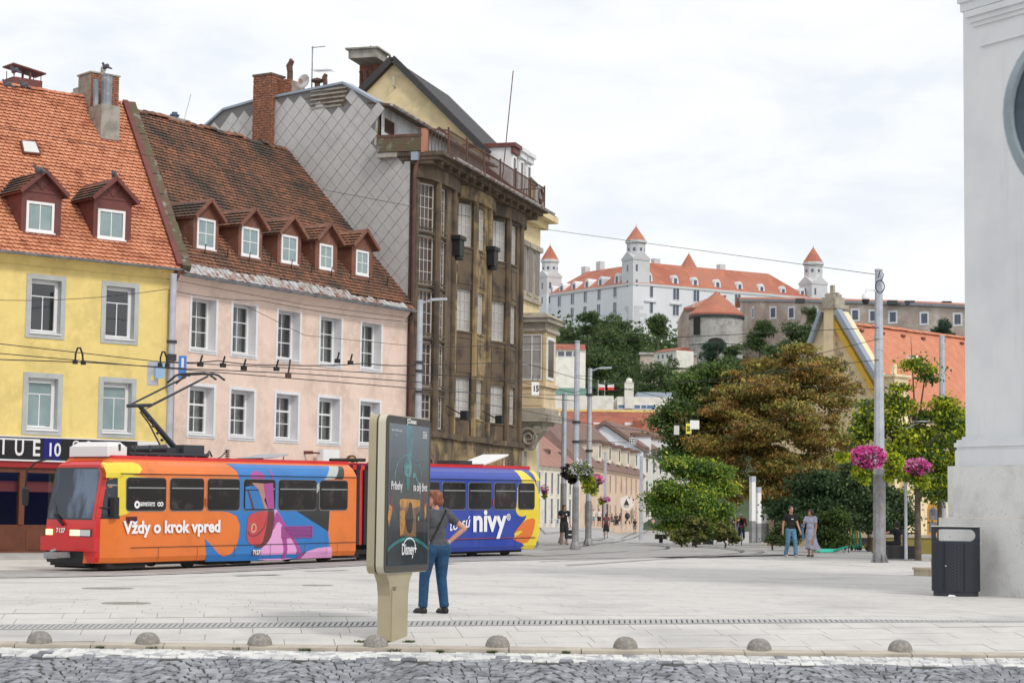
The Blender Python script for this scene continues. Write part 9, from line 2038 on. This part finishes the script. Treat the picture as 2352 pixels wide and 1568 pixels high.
# ================================================================== SMALL THINGS IN THE SQUARE
M['bench_dark'] = mat('charcoal_bench',(.022,.022,.025),.6)
p = G(2062,1283); s = thing('bench','dark boxy bench with backrest behind the steel pole','bench',T(p.x,p.y,p.z)); b = MB(); b.box(-.35,.62,.0,.7,0,.40); b.build('base',M['bench_dark'],s); b = MB()
for k in range(6): b.box(-.38,.65,.0 + k * .12,.10 + k * .12,.40,.45)
b.build('seat',M['bench_dark'],s); b = MB(); b.box(.30,.36,.0,.7,.45,.98); b.box(.22,.70,.0,.12,.86,.92); b.build('backrest',M['bench_dark'],s)
p = G(1980,1255); s = thing('bench','long dark low bench under the parked scooters','bench',T(p.x,p.y,p.z)); b = MB(); b.box(-1.3,1.0,.0,.6,.05,.38); b.build('base',M['bench_dark'],s); b = MB(); b.box(-1.4,1.05,-.05,.65,.38,.48); b.build('seat',M['bench_dark'],s)
p = G(1518,1246); s = thing('bench','small black stool bench on one leg near the corner tree','bench',T(p.x,p.y,p.z)); w = 13.5 / FPX * p.y; b = MB(); b.box(-w,w,-.25,.25,.22,.50); b.build('seat',M['bench_dark'],s); b = MB(); b.box(-w * .3,w * .3,-.15,.15,0,.22); b.build('leg',M['bench_dark'],s)
p = G(1777,1250); s = thing('bench','low dark bench right of the square light columns','bench',T(p.x,p.y,p.z)); b = MB(); b.box(-.55,.55,0,.4,.1,.36); b.build('base',M['bench_dark'],s); b = MB(); b.box(-.6,.6,-.03,.43,.36,.44); b.build('seat',M['bench_dark'],s)
p = G(1626,1249); s = thing('planter','square dark blue planter box in front of the variegated shrubs','planter',T(p.x,p.y,p.z)); w = 12.5 / FPX * p.y; b = MB(); b.add([(-w * .9,-w,0),(w * .9,-w,0),(w * .9,w,0),(-w * .9,w,0),(-w,-w * 1.1,.62),(w,-w * 1.1,.62),(w,w * 1.1,.62),(-w,w * 1.1,.62)],[(0,1,5,4),(1,2,6,5),(2,3,7,6),(3,0,4,7),(4,5,6,7)]); b.build('box',mat('slate_planter',(.05,.055,.075),.6),s); b = MB(); b.ring((-w - .01,w + .01,0,.001),(-w + .04,w - .04,0,.001),0,0); b = MB(); b.box(-w * 1.05,w * 1.05,-w * 1.15,w * 1.15,.60,.66); b.build('rim',mat('slate_rim',(.06,.065,.08),.6),s)
tq = [mat('turquoise_scooter',(.02,.50,.36),.4),mat('yellow_scooter',(.75,.50,.03),.4),mat('green_scooter',(.03,.40,.12),.4)]
def scooter(px,py,Z,rz,m,label,lie=False):
 p = at(px,1200,Z); p.z = gz(p.x,Z); Mx = T(p.x,p.y,p.z + (.06 if lie else 0),rz)
 if lie: Mx = Mx @ Matrix.Rotation(R(78),4,'X')
 s = thing('kick_scooter',label,'scooter',Mx,'rental kick scooters'); b = MB(); b.box(-.35,.35,-.07,.07,.10,.15); b.build('deck',m,s); b = MB(); b.tube([(.38,0,.12),(.46,0,.55),(.54,0,1.05)],[.04,.045,.035],8); b.build('stem',m,s); b = MB(); b.tube([(.54,-.25,1.05),(.54,.25,1.05)],.02,6); b.build('handlebar',M['black'],s)
 for x in (-.45,.45): w = MB(); w.lathe([(0,-.025),(.10,-.025),(.115,0),(.10,.025),(0,.025)],n=14); w.build('wheel',M['black'],s,M=Matrix.Translation((x,0,.115)) @ Matrix.Rotation(R(90),4,'X'))
 b = MB(); b.add([(-.55,-.05,.14),(-.33,-.05,.26),(-.33,.05,.26),(-.55,.05,.14)],[(0,1,2,3)]); b.box(-.35,-.3,-.05,.05,.14,.25); b.build('mudguard',m,s); return s
for k,(px,m,w) in enumerate(((1948,1,'yellow, leftmost of the row'),(1957,2,'green, second in the row'),(1969,0,'turquoise, in the middle of the row'),(1980,1,'yellow, fourth in the row'),(1992,0,'turquoise, nearest the steel pole'))): scooter(px,1235,86.5,1.1 + .25 * k,tq[m],'parked kick scooter behind the long bench, ' + w)
scooter(1893,1250,80,.3,tq[0],'turquoise kick scooter lying beside the woman in the pale dress',lie=True)
p = at(1441,1203,236); s = thing('pram','dark grey pram on the far pavement','pram',T(p.x,p.y,p.z)); b = MB(); ell(b,(0,0,.95),(.32,.45,.40)); b.build('hood',mat('pram_fabric',(.05,.055,.08),.8),s,smooth=True); b = MB(); b.bar((-.25,-.3,.2),(.2,.3,.75),.05); b.bar((.25,-.3,.2),(-.2,.3,.75),.05); b.build('chassis',M['dark_metal'],s)
for x,y in ((-.25,-.35),(.25,-.35),(-.25,.35),(.25,.35)): w = MB(); w.lathe([(0,-.03),(.17,-.03),(.17,.03),(0,.03)],n=12); w.build('wheel',M['black'],s,M=Matrix.Translation((x,y,.18)) @ Matrix.Rotation(R(90),4,'Y'))
for k,(px,Z) in enumerate(((1410,221),(1420,224))):
 p = at(px,1206,Z); s = thing('cafe_table','small round cafe table before the peach house, ' + ('left one' if k == 0 else 'right one'),'table',T(p.x,p.y,p.z),'cafe tables'); b = MB(); b.lathe([(0,.70),(.45,.70),(.45,.74),(0,.74)],n=14); b.build('tabletop',M['shop_wood'],s); b = MB(); b.tube([(0,0,0),(0,0,.7)],.05,6); b.build('leg',M['dark_metal'],s)
for k,px in enumerate((1271,1284)):
 p = at(px,1216,178); s = thing('bike_stand','thin steel bike hoop by the cream house, ' + ('left' if k == 0 else 'right') + ' one','bike stand',T(p.x,p.y,p.z,.3),'bike hoops'); b = MB(); b.tube([(-.3,0,0),(-.3,0,.8),(-.2,0,.9),(.2,0,.9),(.3,0,.8),(.3,0,0)],.03,6); b.build('hoop',M['steel'],s)
# pigeons on the roofs
M['pigeon'] = mat('pigeon_grey',(.10,.105,.125),.7,var=((.05,.05,.065),20,.4,.6))
pb_ = MB(); ell(pb_,(0,0,.13),(.065,.13,.07),Matrix.Rotation(R(-25),3,'X')); ell(pb_,(0,.12,.24),(.035,.042,.038)); caps(pb_,(0,.09,.17),(0,.115,.23),.045,.032); caps(pb_,(0,-.1,.10),(0,-.24,.04),.04,.02); pb_.tube([(0,.15,.24),(0,.19,.23)],[.012,.004],6)
for s_ in (-1,1): pb_.tube([(s_ * .025,.02,.08),(s_ * .025,.03,0)],.008,5)
pgm = pb_.mesh('pigeon',M['pigeon'],smooth=True)
for k,(px,py,Z,a,lab) in enumerate(((34,171,71.6,1.2,'pigeon perched on the red chimney cap'),(17,203,71.2,1.9,'pigeon on the orange ridge left of the red chimney'),(243,162,73.2,1.0,'pigeon on top of the big brick chimney'),(90,400,66.5,1.7,'pigeon on the left red dormer ridge'),(262,410,67.6,.6,'pigeon on the right red dormer ridge'),(55,204,71.4,2.2,'small pigeon before the red chimney box'))):
 p = at(px,py,Z); o = put('pigeon',pgm,None,T(p.x,p.y,p.z - .02,a,1.25)); tag(o,lab,'pigeon','pigeons on the roofs')
fit_texts()
